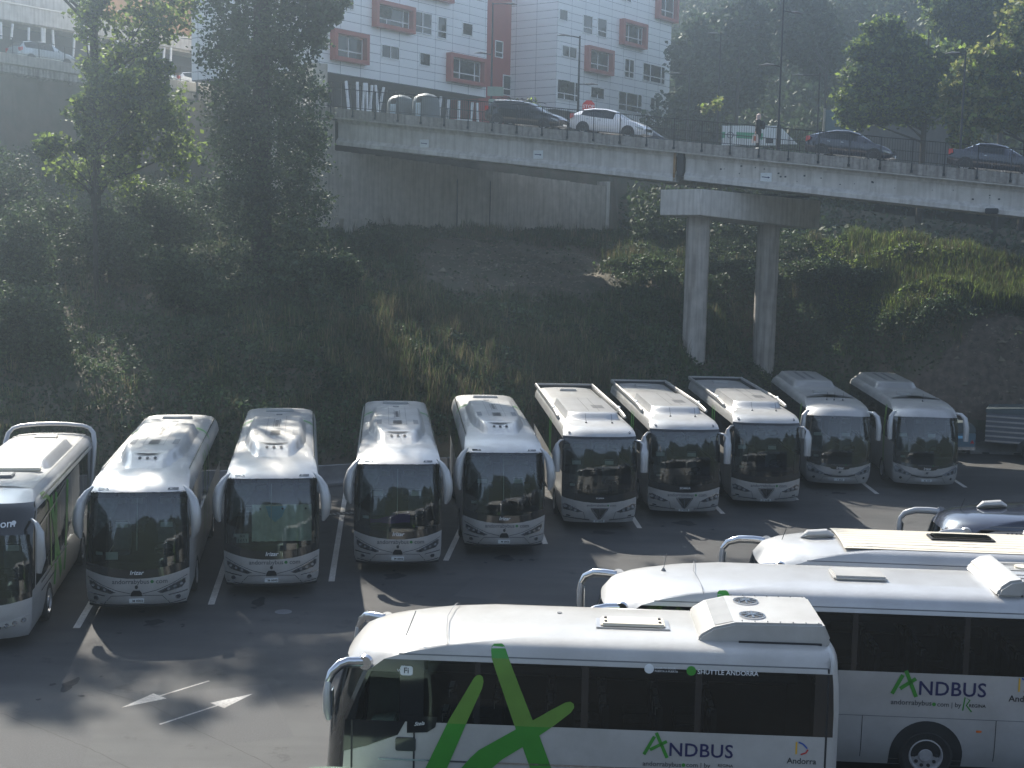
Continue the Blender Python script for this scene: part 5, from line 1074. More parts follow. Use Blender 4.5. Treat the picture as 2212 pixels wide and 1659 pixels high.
# bus 1 at the left edge
def coach_loop(loc, rz):
    L = 11.2; lv = [(.28, 1.16, .14, .3, L-.1, 0), (.4, 1.2, .06, .32, L, 0), (.62, 1.25, .0, .34, L, .04), (.95, 1.265, .02, .34, L, .10), (1.2, 1.27, .04, .34, L, .14), (1.34, 1.27, .06, .34, L, .14), (1.9, 1.27, .14, .36, L, .08), (2.3, 1.265, .22, .38, L-.03, 0),
          (2.62, 1.26, .30, .40, L-.05, -.08), (3.1, 1.25, .5, .5, L-.05, -.10), (3.26, 1.2, .8, .6, L-.08, -.08), (3.38, 1.12, 1.3, .6, L-.1, -.03), (3.44, .9, 1.9, .5, L-.12, 0), (3.47, .45, 2.6, .3, L-.14, 0)]
    W = [1.3, 2.5, 2.6, 4.4, 4.5, 6.4, 6.5, 8.4, 8.5, 10.6]
    sh = Shell(L, lv, W); rt = root('coach', 'white-roofed coach with a tall rear roof hoop, cut off by the left edge', 'coach', loc, rz, GR); F = sh.front
    def kf(i, sd, j):
        if sd == 'F' and 5 <= i < 8: return 'windscreen' if 1 <= j <= 10 else 'screen_surround'
        if sd == 'F' and (i == 4 or 8 <= i < 10): return 'screen_surround'
        if sd in 'RL' and 5 <= i < 9: return 'window|%s%d' % (sd, j) if j % 2 == 1 or j == 0 else 'window_pillar|%s%d' % (sd, j)
    sh.build(rt, kf, dict(body=M['silver2'], windscreen=M['gws'], screen_surround=M['black'], window=M['gside'], window_pillar=M['black']))
    lettering('web_address', 'andorrabybus.com', .24, 0, 2.92, F, M['lwhite'], rt, off=.01)
    for s in (-1, 1):
        f2 = (lambda s: lambda x, z, o: F(s*x, z, o))(s); fs = (lambda s: lambda a, b_, o: sh.side(a, b_, o, s))(s)
        strip('side_arch', [(.72, 1.35), (.85, 2.2), (1.0, 2.9), (1.25, 3.2), (1.6, 3.27)], .12, fs, M['silver2'], rt, off=.015)
        strip('side_arch', [(2.9, 1.2), (2.95, 2.4), (2.9, 3.0), (2.5, 3.22), (2.1, 3.24)], .16, fs, M['greenl'], rt, off=.013)
        strip('window_trim', [(1.2, 2.62), (3.4, 2.75), (5.5, 2.95)], .05, fs, M['chrome'], rt, off=.016)
        h = decal('headlight', [(.48, .50), (1.18, .64), (1.22, .82), (.52, .66)], f2, M['silver'], rt, off=.012, thick=1)
        for k in range(4): decal('lamp_bulb', circ(.58+.17*k, .585+.04*k, .055, 14), f2, M['chrome'], h, off=.03, thick=1, step=0); decal('lamp_lens', circ(.58+.17*k, .585+.04*k, .035, 12), f2, M['lamp'], h, off=.04, step=0)
        for ya, yb, w in ((3.4, 3.9, .3), (4.4, 3.1, .34), (4.9, 5.7, .3)): strip('livery_stroke', [(ya, .7), ((ya+yb)/2, 1.8), (yb, 3.0)], w, fs, M['green'], rt, off=.01)
        strip('side_trim', [(1.5, 1.25), (5.5, 1.28)], .05, fs, M['chrome'], rt, off=.014); strip('side_trim', [(1.5, 1.05), (3.5, 1.05)], .04, fs, M['chrome'], rt, off=.014)
        wheel(rt, s*1.13, 2.6, sgn=s, arch=.66); wheel(rt, s*1.13, L-3.0, sgn=s)
        b = MB(); b.tube([(s*1.22, .8, 2.95), (s*1.36, .55, 2.9), (s*1.45, .48, 2.7), (s*1.46, .45, 2.1), (s*1.42, .44, 1.75)], [(.03, .04), (.05, .05), (.10, .08), (.12, .09), (.06, .05)], 12, up=(0, 1, 0)); b.build('mirror', M['silver'], rt)
        strip('window_edge', [(2.0, 3.22), (10.5, 3.22)], .05, fs, M['chrome'], rt, off=.02, step=.6)
        decal('marker_lamp', circ(.86, 2.93, .05, 12), f2, M['lwhite'], rt, off=.01, step=0)
    hp = [(1.27, 9.7, 1.6), (1.30, 10.0, 2.2), (1.31, 10.3, 2.8), (1.30, 10.6, 3.25), (1.25, 10.78, 3.5), (1.13, 10.88, 3.64), (.9, 10.95, 3.71), (.45, 10.99, 3.75)]; hp = hp+[(0, 11.0, 3.76)]+[(-x, y, z) for x, y, z in hp[::-1]]; b = MB(); b.tube(hp, [(.05, .05)]+[(.075, .06)]*15+[(.05, .05)], 12); b.build('roof_hoop', M['silver2'], rt)
    rf = lambda a, b_, o: (a, b_, sh.roof(a, b_)+o); zr = sh.roof(0)
    decal('roof_skin', [(-1.0, 2.2), (1.0, 2.2), (1.0, 11.), (-1.0, 11.)], rf, M['white'], rt, off=.01, step=.4)
    def ac(x, y): return sh.roof(x, y)-.02+.22*sstep(4.6, 5.1, y)*(1-sstep(8.6, 9., y))*(1-sstep(.78, .95, abs(x)))
    a = heightgrid('air_conditioner', [-1.+i*.1 for i in range(21)], [4.4+.2*i for i in range(24)], ac, M['silver2'], rt, 60)
    for k in range(7): strip('grille_slot', [(-.4, 6+k*.14), (-.02, 6+k*.14)], .05, lambda x, y, o: (x, y, ac(x, y)+o), M['grey'], a, off=.01)
    decal('cooling_grille', [(.25, 5.9), (.5, 5.9), (.5, 7.1), (.25, 7.1)], lambda x, y, o: (x, y, ac(x, y)+o), M['grey'], a, off=.01)
    b = MB(); b.box((0, 4.35, zr+.05), (1.7, .3, .1)); b.build('air_deflector', M['cream'], rt, True, .04)
    b = MB(); b.box((0, 9.9, zr+.05), (.62, .5, .08)); b.build('roof_hatch', M['cream'], rt, True, .02); b = MB(); b.box((0, 3.5, zr+.05), (.6, .5, .08)); b.build('roof_hatch', M['grey'], rt, True, .02)
    interior(rt, sh, [3.4]); return rt
coach_loop((-12.25, 29.45, 0), R(9.8))
# pale green van peeking in at the bottom edge
vn = root('van', 'pale green van roof peeking in at the bottom edge', 'van', (-2.3, 19.75, 0), R(178))
lv = [(.3, .85, .1, .3, 4.6, 0), (.5, .93, .0, .3, 4.7, 0), (1.0, .96, .05, .3, 4.7, 0), (1.25, .96, .3, .35, 4.7, 0), (1.35, .95, .8, .35, 4.7, 0), (1.9, .9, 1.3, .3, 4.65, 0), (2.2, .82, 1.65, .35, 4.6, 0), (2.36, .62, 2.0, .4, 4.45, 0), (2.42, .3, 2.4, .3, 4.2, 0)]
sv = Shell(4.7, lv, [1.6, 2.5, 2.6, 3.6, 3.7, 4.3])
def kv(i, sd, j):
    if sd == 'F' and 4 <= i < 6 and 1 <= j <= 10: return 'windscreen'
    if sd in 'RL' and 4 <= i < 6 and j in (1, 3, 5): return 'window|%s%d' % (sd, j)
_kk = sv.build(vn, kv, dict(body=M['mint'], windscreen=M['gcar'], window=M['gcar']))
for s in (-1, 1):
    for y in (.9, 3.7): wheel(vn, s*.84, y, .33, s, .22, 5, .2)
    decal('headlight', [(.55, .8), (.85, .82), (.88, 1.0), (.6, .95)], lambda x, z, o, s=s: sv.front(s*x, z, o), M['lamp'], vn, off=.01, thick=1)
# ------------------------------------------------------------------ cars
def car(label, cat, loc, rz, L, W, prof, col, zb=.22, r=.32, cab=None, wheels=(.85, None), rim='steel', slope=0., tail=True, rails=False, rimr=.2, holes=5):
    """prof: (y, z_belt, z_roof, w_roof, kind) from nose to tail"""
    rt = root('car', label, cat, loc, rz); rt.rotation_euler = (slope, 0, rz)
    V = []; n = 0; xs = []
    for i, (y, zbelt, zr, wr, kd) in enumerate(prof):
        e = min(y, L-y); w_ = W/2*(1-.22*math.exp(-e/.16)); zb_ = zb+.12*math.exp(-e/.2); zm = (zb_+zbelt)*.55; wr_ = min(wr, w_*.98)
        sec = [(w_*.9, zb_), (w_*.985, zb_+.14), (w_, zm), (w_*.965, zbelt), (wr_*1.02 if zr-zbelt > .15 else w_*.9, zr-.05 if zr-zbelt > .15 else zr-.025), (wr_*.88, zr), (0, zr+.015)]
        sec = sec+[(-x, z) for x, z in sec[-2::-1]]; n = len(sec); V += [(x, y, z) for x, z in sec]
    parts = {}
    for i in range(len(prof)-1):
        kd = prof[i][4]
        for j in range(n-1):
            key = 'body'
            if kd in ('ws', 'rw') and 4 <= j <= 7: key = 'windscreen' if kd == 'ws' else 'rear_window'
            if kd == 'cab' and j in (3, 8): key = 'side_window|%d' % (1 if j == 3 else 2)
            parts.setdefault(key, []).append((i*n+j, (i+1)*n+j, (i+1)*n+j+1, i*n+j+1))
    k = (len(prof)-1)*n; parts['body'] += [tuple(range(n)), tuple(range(k+n-1, k-1, -1))]; parts['body'] += [(i*n, i*n+n-1, (i+1)*n+n-1, (i+1)*n) for i in range(len(prof)-1)]
    for key, fs in parts.items():
        ids = sorted({a for f in fs for a in f}); mp = {a: b_ for b_, a in enumerate(ids)}; nm = key.split('|')[0]
        mkobj(nm, [V[a] for a in ids], [tuple(mp[a] for a in f) for f in fs], col if nm == 'body' else M['gcar'], rt, True, None, 32)
    wy = [wheels[0], wheels[1] or L-.85]
    for y in wy:
        for s in (-1, 1):
            o = wheel(rt, s*(W/2-.10), y, r, s, .22, holes, rimr)
            b = MB(); q = [(y+(r+.055)*math.cos(t), r+(r+.055)*math.sin(t)) for t in [math.pi*i/12 for i in range(13)]]; b.prism(q+[(y-r-.05, .2), (y+r+.05, .2)], lambda p, t: (t, p[0], p[1]), s*(W/2-.14), s*(W/2+.004)); b.build('wheel_arch', M['matte'], rt)
    wsy = [p for p in prof if p[4] == 'ws'][-1] if [p for p in prof if p[4] == 'ws'] else prof[3]
    for s in (-1, 1):
        b = MB(); b.box((s*(W/2+.06), wsy[0]+.35, wsy[1]+.08), (.2, .1, .14)); b.build('wing_mirror', col, rt, True, .03)
        z = prof[1][1]; b = MB(); b.prism([(.05, z-.16), (.42, z-.06), (.46, z+.0), (.08, z-.05)], lambda p, t: (t, p[0], p[1]), s*(W/2-.24), s*(W/2-.005)); b.build('headlight', M['lamp'], rt)
        z = prof[-2][1]; b = MB(); b.prism([(L-.03, z-.22), (L-.03, z+.05), (L-.2, z+.08), (L-.24, z-.1)], lambda p, t: (t, p[0], p[1]), s*(W/2-.3), s*(W/2-.02)); b.build('tail_light', M['redl'], rt)
        for yy in [p[0] for p in prof if p[4] == 'cab'][1:3]: b = MB(); b.box((s*(W/2+.005), yy+.2, prof[4][1]-.1), (.02, .16, .03)); b.build('door_handle', M['chrome'], rt)
    b = MB(); b.box((0, -.0, zb+.33), (W*.55, .04, .14)); b.build('grille', M['matte'], rt); b = MB(); b.box((0, -.03, zb+.18), (.5, .02, .11)); b.build('licence_plate', M['paper'], rt, False)
    if rails: b = MB(); [b.tube([(s*W*.36, y, z) for y, z in ((1.5, rails), (1.7, rails+.06), (3.6, rails+.05), (3.9, rails-.02))], .018, 6) for s in (-1, 1)]; b.box((0, 2.4, rails+.09), (W*.8, .06, .03)); b.box((0, 3.2, rails+.09), (W*.8, .06, .03)); b.build('roof_rails', M['matte'], rt)
    return rt
def on_bridge(px, py, t):
    s_, z = bs(px, py, t); p = B0+bd*s_+bn*t; return (p.x, p.y, B0.z+BS*s_+.03)
bsl = math.atan(BS)
# front (local y=0) points to the right down the bridge -> local +y runs up-left
rzb = BA+R(90); sl_ = -bsl
wagon = [(0, .62, .66, .6, 'h'), (.12, .72, .80, .62, 'h'), (.5, .82, .93, .62, 'h'), (1.05, .92, 1.02, .62, 'ws'), (1.85, .98, 1.42, .58, 'cab'), (2.6, .99, 1.49, .60, 'cab'), (3.3, 1.0, 1.48, .60, 'cab'), (4.05, 1.02, 1.43, .58, 'rw'), (4.42, .98, 1.1, .6, 't'), (4.5, .70, .8, .6, 't')]
hatch = [(0, .55, .58, .6, 'h'), (.12, .68, .74, .62, 'h'), (.5, .78, .88, .64, 'h'), (.95, .88, .99, .64, 'ws'), (1.75, .93, 1.36, .56, 'cab'), (2.3, .94, 1.45, .58, 'cab'), (3.0, .96, 1.43, .57, 'cab'), (3.6, 1.02, 1.33, .52, 'rw'), (4.05, .98, 1.06, .58, 't'), (4.26, .75, .82, .6, 't')]
coupe = [(0, .52, .56, .6, 'h'), (.12, .64, .70, .62, 'h'), (.55, .78, .86, .62, 'h'), (1.0, .88, .98, .62, 'ws'), (1.75, .93, 1.34, .54, 'cab'), (2.25, .94, 1.44, .56, 'cab'), (2.9, .94, 1.42, .55, 'cab'), (3.7, .95, 1.22, .50, 'rw'), (4.1, .94, 1.08, .56, 't'), (4.27, .75, .85, .6, 't')]
sedan = [(0, .52, .56, .6, 'h'), (.12, .64, .70, .62, 'h'), (.6, .76, .84, .64, 'h'), (1.2, .88, .96, .64, 'ws'), (2.0, .92, 1.36, .55, 'cab'), (2.6, .93, 1.43, .57, 'cab'), (3.2, .94, 1.38, .55, 'rw'), (3.85, .96, 1.05, .6, 't'), (4.4, .93, 1.0, .6, 't'), (4.52, .7, .78, .6, 't')]
TC = 4.6
def place(f, px_front, py, t): return on_bridge(px_front, py, t-0.)
car('black estate car with roof rails driving on the bridge behind the white hatchback', 'car', on_bridge(1217, 285, TC), rzb, 4.5, 1.78, wagon, M['carblack'], rails=1.5, slope=sl_)
car('white hatchback on the bridge in front of the black estate car, beneath the stop sign', 'car', on_bridge(1399, 300, TC), rzb, 4.26, 1.8, hatch, M['carwhite'], rim='matte', slope=sl_)
car('dark blue hatchback with a sloping roof on the bridge, right of the pedestrian', 'car', on_bridge(1930, 347, TC), rzb, 4.27, 1.77, coupe, M['navy'], slope=sl_, r=.32, rimr=.24)
car('dark blue saloon on the bridge cut off by the right edge', 'car', on_bridge(2262, 395, TC), rzb, 4.52, 1.8, sedan, M['navy'], slope=sl_, rimr=.24, holes=9)
car('dark car on the far lane of the bridge, mostly hidden right of the white hatchback', 'car', tuple(Vector(on_bridge(1470, 300, 14.5))-Vector((0, 0, .3))), rzb, 4.26, 1.8, hatch, M['navy'], slope=sl_)
def on_left(q, t): return LA0+Vector((math.cos(la)*q-math.sin(la)*t, math.sin(la)*q+math.cos(la)*t, lsl*q-.05))
suv = [(0, .62, .66, .6, 'h'), (.12, .76, .84, .64, 'h'), (.6, .9, 1.0, .66, 'h'), (1.2, 1.0, 1.10, .66, 'ws'), (1.85, 1.04, 1.55, .58, 'cab'), (2.6, 1.05, 1.64, .60, 'cab'), (3.4, 1.06, 1.6, .60, 'cab'), (4.1, 1.06, 1.48, .58, 'rw'), (4.45, 1.0, 1.12, .6, 't'), (4.55, .7, .8, .6, 't')]
car('pale off-road car parked on the left street behind the railing', 'car', on_left(7.6, 3.2), la+R(90), 4.55, 1.8, suv, M['carsilver'])
car('grey car at the left edge behind the pale off-road car', 'car', on_left(1.2, 3.4), la+R(90), 4.3, 1.75, hatch, M['bluebox'])
car('silver car on the left street seen between the trees, nearer the lamp post', 'car', on_left(17.0, 3.6), la+R(90), 4.26, 1.75, hatch, M['carsilver'])
car('silver car on the left street beside the ivy-covered tree', 'car', on_left(21.8, 4.2), la+R(90), 4.26, 1.75, hatch, M['carwhite'])
# ------------------------------------------------------------------ street things
def lamp_post(label, base, top_z, arms, r=.07, grp='black street lamps along the street'):
    rt = root('street_lamp', label, 'street lamp', base, 0, grp); h = top_z-base[2]
    b = MB(); b.tube([(0, 0, -.6), (0, 0, 1.2), (0, 0, 1.25), (0, 0, h)], [r*1.3, r*1.2, r, r*.65], 10); b.build('pole', M['iron'], rt)
    for (z, dx, dy, ht) in arms:
        b = MB(); b.tube([(0, 0, z-.02), (dx*.5, dy*.5, z+ht*.7), (dx, dy, z+ht)], r*.45, 8); a = b.build('arm', M['iron'], rt)
        L_ = math.hypot(dx, dy); ux, uy = dx/L_, dy/L_
        b = MB(); b.tube([(dx-ux*.15, dy-uy*.15, z+ht+.02), (dx+ux*.2, dy+uy*.2, z+ht+.03), (dx+ux*.55, dy+uy*.55, z+ht)], [(.05, .03), (.13, .06), (.07, .02)], 10); b.build('lamp_head', M['alu'] if grp[0] == 'x' else M['grey'], a)
    return rt
cd_, sn_ = math.cos(BA), math.sin(BA)
lamp_post('double-arm street lamp standing in front of the red stairwell', (-1.6, 80, 16.3), 23.5, [(7.15, .9, .3, .05), (4.2, -.5, -.1, .05)])
lamp_post('black street lamp beside the stop sign, in front of the right white block', (3.4, 76, 15.3), 21.1, [(5.72, -.75, -.15, .05), (3.15, .55, .1, .0)])
lamp_post('tall street lamp just right of the pedestrian on the bridge', tuple(B0+bd*bs(1679, 330, 1.0)[0]+bn*1.0+Vector((0, 0, BS*bs(1679, 330, 1.0)[0]))), 21.3, [(6.6, .55, .3, -.05), (4.0, -.45, .1, .05)], .06)
lamp_post('street lamp at the right in front of the sunlit trees', (22.3, 63+4.5, 12.3), 19.5, [(7.0, -.4, .2, .1)])
lamp_post('distant street lamp right of the white housing block, before the dark forest', (12.8, 86, 14.4), 23., [(8.4, -.35, -.1, .1)])
lamp_post('distant street lamp behind the sloping-roof hatchback', (19.2, 86, 13.6), 20.6, [(6.9, -1.25, -.2, -.1)])
lamp_post('distant street lamp nearest the right edge of the white housing block', (11.4, 90, 14.6), 20.9, [(6.2, -.8, -.1, .05)])
lamp_post('dark street lamp with a box on its pole on the left street', (-24.2, 101.4, 20.0), 28, [(4.0, -.6, -.1, .05), (3.9, .6, .1, .05)], .09)
st = root('stop_sign', 'red octagonal STOP sign behind the white hatchback', 'road sign', (3.93, 74.8, 14.5), 0)
b = MB(); b.tube([(0, .05, 0), (0, .05, 2.6)], .03, 8); b.build('post', M['alu'], st)
oc = [(.37*math.cos(R(22.5+45*i)), 2.58+.37*math.sin(R(22.5+45*i))) for i in range(8)]
b = MB(); b.prism(oc, lambda p, t: (p[0], t, p[1]), -.015, .015); b.build('plate', mat('sign_red', (.55, .03, .02), .4), st, False)
lettering('lettering', 'STOP', .27, 0, 2.58, lambda a, b_, o: (a, -o, b_), M['lwhite'], st, off=.02)
rs_ = root('road_sign', 'pair of plain green back-turned road signs on the double-arm lamp post', 'road sign', (-1.55, 79.8, 16.3), 0)
b = MB(); b.box((.2, 0, 2.05), (.95, .03, .55)); b.box((.2, 0, 1.35), (.8, .03, .5)); b.build('sign_plate', mat('sign_back', (.26, .34, .28), .5), rs_, False)
for px, lab, dx in ((865, 'grey dome-shaped recycling container nearer the trees', 0), (920, 'grey dome-shaped recycling container nearer the estate car', 1)):
    p = at(px, 240, 76.5-dx*1.1); c = root('recycling_container', lab, 'container', (p[0], p[1], 15.6), BA-.1, 'grey recycling containers by the bridge railing')
    b = MB(); b.tube([(0, 0, z) for z in (.0, .1, 1.6, 1.85, 2.0, 2.08)], [(.74, .66), (.86, .76), (.80, .70), (.70, .60), (.46, .38), (.1, .1)], 18, up=(0, 1, 0)); b.build('bin_body', M['bin'], c)
    b = MB(); b.box((.02, -.76, .95), (.34, .05, 1.1)); b.build('sticker', M['sticker'], c, False); b = MB(); b.cyl((.02, -.66, 1.66), .17, .12, 'y', 16); b.build('opening', M['matte'], c)
    for k in range(3): b = MB(); b.box((.02+(k-1)*.09, -.79, .95), (.012, .01, .95)); b.build('sticker_line', M['lgrey'], c, False)
p = at(1000, 262, 76); b = MB(); b.box((0, 0, .45), (1.05, .5, .55)); o = b.build('street_box', M['paper'], None, True, .03, tags=dict(label='low white box on the street behind the rear of the black estate car', cat='box')); o.location = (p[0], p[1], 15.6)
# banner by the pedestrian
bn_ = root('banner', 'white and green banner hung on a fence behind the pedestrian', 'banner', tuple(at(1560, 276, 80)), R(-13))
WB = 3.35; fb = lambda a, b_, o: (a, -o, b_)
b = MB(); b.box((WB/2, 0, -.45), (WB, .04, 1.15)); b.build('panel', M['banner'], bn_, False)
decal('green_band', [(.85, -.25), (2.4, -.32), (2.4, -.68), (.85, -.6)], fb, M['bannerg'], bn_, off=.03, step=0); decal('green_band', [(.0, -.25), (.2, -.25), (.2, -.6), (.0, -.6)], fb, M['bannerg'], bn_, off=.03, step=0)
decal('emblem', circ(.5, -.43, .2), fb, M['lgrey'], bn_, off=.03, step=0); decal('emblem', circ(.5, -.43, .15), fb, M['banner'], bn_, off=.035, step=0); decal('dark_photo', [(2.6, -.62), (3.0, -.62), (3.0, -.9), (2.6, -.9)], fb, M['matte'], bn_, off=.03, step=0)
b = MB(); b.prism([(WB+.12, -.95), (WB+.12, .0), (WB+1.1, -.95)], lambda p, t: (p[0], t, p[1]), -.02, .02); b.build('triangle_flap', M['banner'], bn_, False); b = MB(); b.box((WB+.05, .05, -.9), (.1, .08, 2.2)); b.build('post', M['iron'], bn_, False)
fn_ = root('steel_panel', 'blue-grey metal hoarding between two posts behind the sloping-roof hatchback', 'fence panel', tuple(at(1815, 280, 92)), R(0))
b = MB(); b.box((0, 0, -.2), (2.2, .1, 3.0)); b.build('panel', M['bluebox'], fn_, False)
for x in (-1.15, 1.15): b = MB(); b.box((x, -.1, -.2), (.12, .12, 3.2)); b.build('post', M['alu'], fn_, False)
hs = root('house', 'small pale house half hidden behind the trees at the right', 'building', tuple(at(1990, 300, 100)), R(10))
b = MB(); b.box((0, 3, -1), (5, 6, 6)); b.build('wall', M['soffit'], hs, False); b = MB(); b.box((0, 3, 2.2), (5.6, 6.6, .3)); b.build('roof', M['matte'], hs, False); b = MB(); b.box((.8, -.1, 4.3), (2.4, .1, 1.6)); b.build('dormer_wall', M['concl'], hs, False)
# ------------------------------------------------------------------ trailers
tr = root('box_trailer', 'dark trailer with pale horizontal rails on its sides, cut off by the right edge', 'trailer', (22.35, 61.2, 0), R(-24)); tr.scale = (1.28, 1.28, 1.28)
b = MB(); b.box((1.3, .75, 1.1), (2.9, 1.5, 1.1)); b.build('box_body', M['trailerp'], tr, True, .02)
for k in range(6): b = MB(); b.box((1.3, -.02, .62+k*.18), (2.9, .03, .06)); b.build('side_rail', M['alu'], tr, False)
b = MB(); b.box((1.3, .75, 1.72), (2.95, 1.55, .14)); b.prism([(-.1, 1.79), (-.1, 1.8), (1.3, 1.9), (2.7, 1.8), (2.7, 1.79)], lambda p, t: (p[0], t, p[1]), .02, 1.48); b.build('lid', M['bin'], tr, True, .03)
wheel(tr, 0, 0, .3, 1, .18, 6, .18).location = (1.45, -.12, 0)
o = [c for c in tr.children if c.name.startswith('wheel')][0]; o.rotation_euler = (0, 0, R(-90))
b = MB(); b.tube([(1.45+.4*math.cos(t), -.1, .3+.4*math.sin(t)) for t in [math.pi*i/10 for i in range(11)]], [(.12, .02)]*11, 8, up=(0, 1, 0)); b.build('mudguard', M['matte'], tr)
b = MB(); b.tube([(-.1, .75, .55), (-1.0, .75, .5), (-1.25, .75, .5)], [.05, .04, .06], 8); b.cyl((-.4, .2, .75), .22, .12, 'y', 16); b.build('drawbar', M['matte'], tr)
tb = root('box_trailer', 'blue trailer with a rounded lid standing behind the last coach of the row', 'trailer', (20.85, 61.0, 0), R(4))
b = MB(); b.box((0, 1.3, .75), (1.75, 2.4, .75)); b.build('box_body', M['bluebox'], tb, True, .03)
b = MB(); b.prism([(-.88, 1.13), (.88, 1.13), (.84, 1.4), (.6, 1.62), (-.6, 1.62), (-.84, 1.4)], lambda p, t: (p[0], t, p[1]), .1, 2.5); b.build('lid', M['bin'], tb, True, .04)
b = MB(); b.box((0, .07, .42), (1.7, .05, .16)); b.build('light_bar', M['lamp'], tb, False); decal('sticker', rrect(-.25, .35, .88, 1.0, .03), lambda a, b_, o: (a, .1-o, b_), M['shadeblue'], tb, off=.01, step=0)
decal('reflector', [(.6, .65), (.8, .65), (.7, .82)], lambda a, b_, o: (a, .1-o, b_), M['redl'], tb, off=.01, step=0)
for s in (-1, 1): wheel(tb, s*.85, 1.4, .3, s, .16, 6, .18)
# ------------------------------------------------------------------ pedestrian
def skinfig():
    J = {'pel': ((0, 0, .92), (.13, .16)), 'wst': ((0, -.01, 1.08), (.12, .14)), 'chs': ((.0, -.02, 1.28), (.14, .17)), 'nck': ((.01, -.03, 1.43), (.05, .055)), 'hd0': ((.03, -.035, 1.5), (.075, .075)), 'hd1': ((.03, -.035, 1.6), (.085, .095)),
         'hl': ((.0, -.09, .88), (.09, .09)), 'kl': ((.05, -.09, .47), (.06, .06)), 'al': ((-.0, -.09, .09), (.04, .04)), 'tl': ((.14, -.09, .04), (.035, .03)),
         'hr': ((.0, .09, .88), (.09, .09)), 'kr': ((-.02, .09, .47), (.06, .06)), 'ar': ((-.1, .09, .09), (.04, .04)), 'tr': ((.04, .09, .04), (.035, .03)),
         'sl': ((0, -.2, 1.37), (.06, .06)), 'el': ((-.02, -.25, 1.1), (.048, .048)), 'wl': ((.06, -.25, .86), (.03, .03)), 'sr': ((0, .18, 1.37), (.06, .06)), 'er': ((-.03, .24, 1.1), (.048, .048)), 'wr': ((.05, .24, .86), (.03, .03))}
    E = [('pel', 'wst'), ('wst', 'chs'), ('chs', 'nck'), ('nck', 'hd0'), ('hd0', 'hd1'), ('pel', 'hl'), ('hl', 'kl'), ('kl', 'al'), ('al', 'tl'), ('pel', 'hr'), ('hr', 'kr'), ('kr', 'ar'), ('ar', 'tr'), ('chs', 'sl'), ('sl', 'el'), ('el', 'wl'), ('chs', 'sr'), ('sr', 'er'), ('er', 'wr')]
    for s, wn in ((-1, 'wl'), (1, 'wr')):
        w0 = Vector(J[wn][0]); J['p'+wn] = (tuple(w0+Vector((.01, 0, -.06))), (.028, .02)); E.append((wn, 'p'+wn))
        for k, dy in enumerate((-.024, -.008, .008, .024)):
            a = 'f%s%d' % (wn, k); l = (.055, .065, .06, .045)[k]; J[a] = (tuple(w0+Vector((.02, dy, -.06-l*.6))), (.009, .009)); J[a+'b'] = (tuple(w0+Vector((.0, dy, -.06-l*1.1))), (.008, .008)); E += [('p'+wn, a), (a, a+'b')]
        J['t'+wn] = (tuple(w0+Vector((.045, 0, -.075))), (.010, .010)); E.append(('p'+wn, 't'+wn))
    nm = list(J); me = bpy.data.meshes.new('fig'); me.from_pydata([J[k][0] for k in nm], [(nm.index(a), nm.index(b_)) for a, b_ in E], [])
    ob = bpy.data.objects.new('fig', me); COL.objects.link(ob); md = ob.modifiers.new('s', 'SKIN'); sk = me.skin_vertices[0].data
    for i, k in enumerate(nm): sk[i].radius = J[k][1]; sk[i].use_root = (k == 'pel')
    ob.modifiers.new('d', 'SUBSURF').levels = 1; ob.modifiers['d'].render_levels = 1
    dg = bpy.context.evaluated_depsgraph_get(); dg.update(); m2 = bpy.data.meshes.new_from_object(ob.evaluated_get(dg)); bpy.data.objects.remove(ob); return m2
me = skinfig(); me.materials.clear(); [me.materials.append(M[k]) for k in ('coat', 'skin', 'shoe')]
for p in me.polygons: p.use_smooth = True; z = p.center.z; p.material_index = 1 if (z > 1.45 or (z < .85 and abs(p.center.y) > .2)) else (2 if z < .1 else 0)
ps, _ = bs(1636, 322, .75); pp_ = B0+bd*ps+bn*.75; pr_ = root('person', 'pedestrian with pale headscarf, long dark coat, backpack and printed tote bag on the bridge', 'person', (pp_.x, pp_.y, pp_.z+BS*ps-.02), BA+R(180))
o = bpy.data.objects.new('body', me); COL.objects.link(o); o.parent = pr_
b = MB(); b.tube([(-.005, 0, .62), (0, 0, .8), (-.01, 0, 1.0), (-.01, 0, 1.2), (0, 0, 1.36), (.01, 0, 1.43)], [(.19, .15), (.20, .155), (.185, .15), (.21, .16), (.2, .13), (.08, .08)], 16, up=(1, 0, 0)); b.build('long_coat', M['coat'], pr_)
for s, k in ((-1, -.25), (1, .24)): b = MB(); b.tube([(0, s*.19, 1.37), (-.03, k, 1.1), (.05, k, .9)], [.075, .068, .05], 10); b.build('sleeve', M['coat'], pr_)
b = MB(); b.tube([(.02, -.03, 1.38), (.01, -.03, 1.46), (.0, -.03, 1.56), (.01, -.03, 1.66), (.03, -.03, 1.70)], [(.12, .11), (.095, .1), (.115, .115), (.10, .10), (.03, .03)], 14, up=(1, 0, 0)); b.build('headscarf', M['hair'], pr_)
b = MB(); b.tube([(.115, -.03, 1.6), (.135, -.03, 1.575)], [.012, .008], 6); [b.cyl((.118, -.03+d, 1.615), .009, .008, 'x', 6, 1) for d in (-.03, .03)]; b.box((.122, -.03, 1.54), (.006, .04, .008), 2); b.build('face', [M['skin'], M['lblack'], M['redp']], pr_)
b = MB(); b.tube([(-.2, 0, .98), (-.24, 0, 1.05), (-.25, 0, 1.22), (-.2, 0, 1.34)], [(.13, .08), (.15, .10), (.15, .10), (.10, .06)], 12, up=(1, 0, 0)); bk = b.build('backpack', M['matte'], None, tags=dict(label='black backpack worn by the pedestrian on the bridge', cat='backpack')); bk.matrix_world = pr_.matrix_basis
tt = root('tote_bag', 'cream tote bag with an orange print carried by the pedestrian on the bridge', 'bag', pr_.location, pr_.rotation_euler.z)
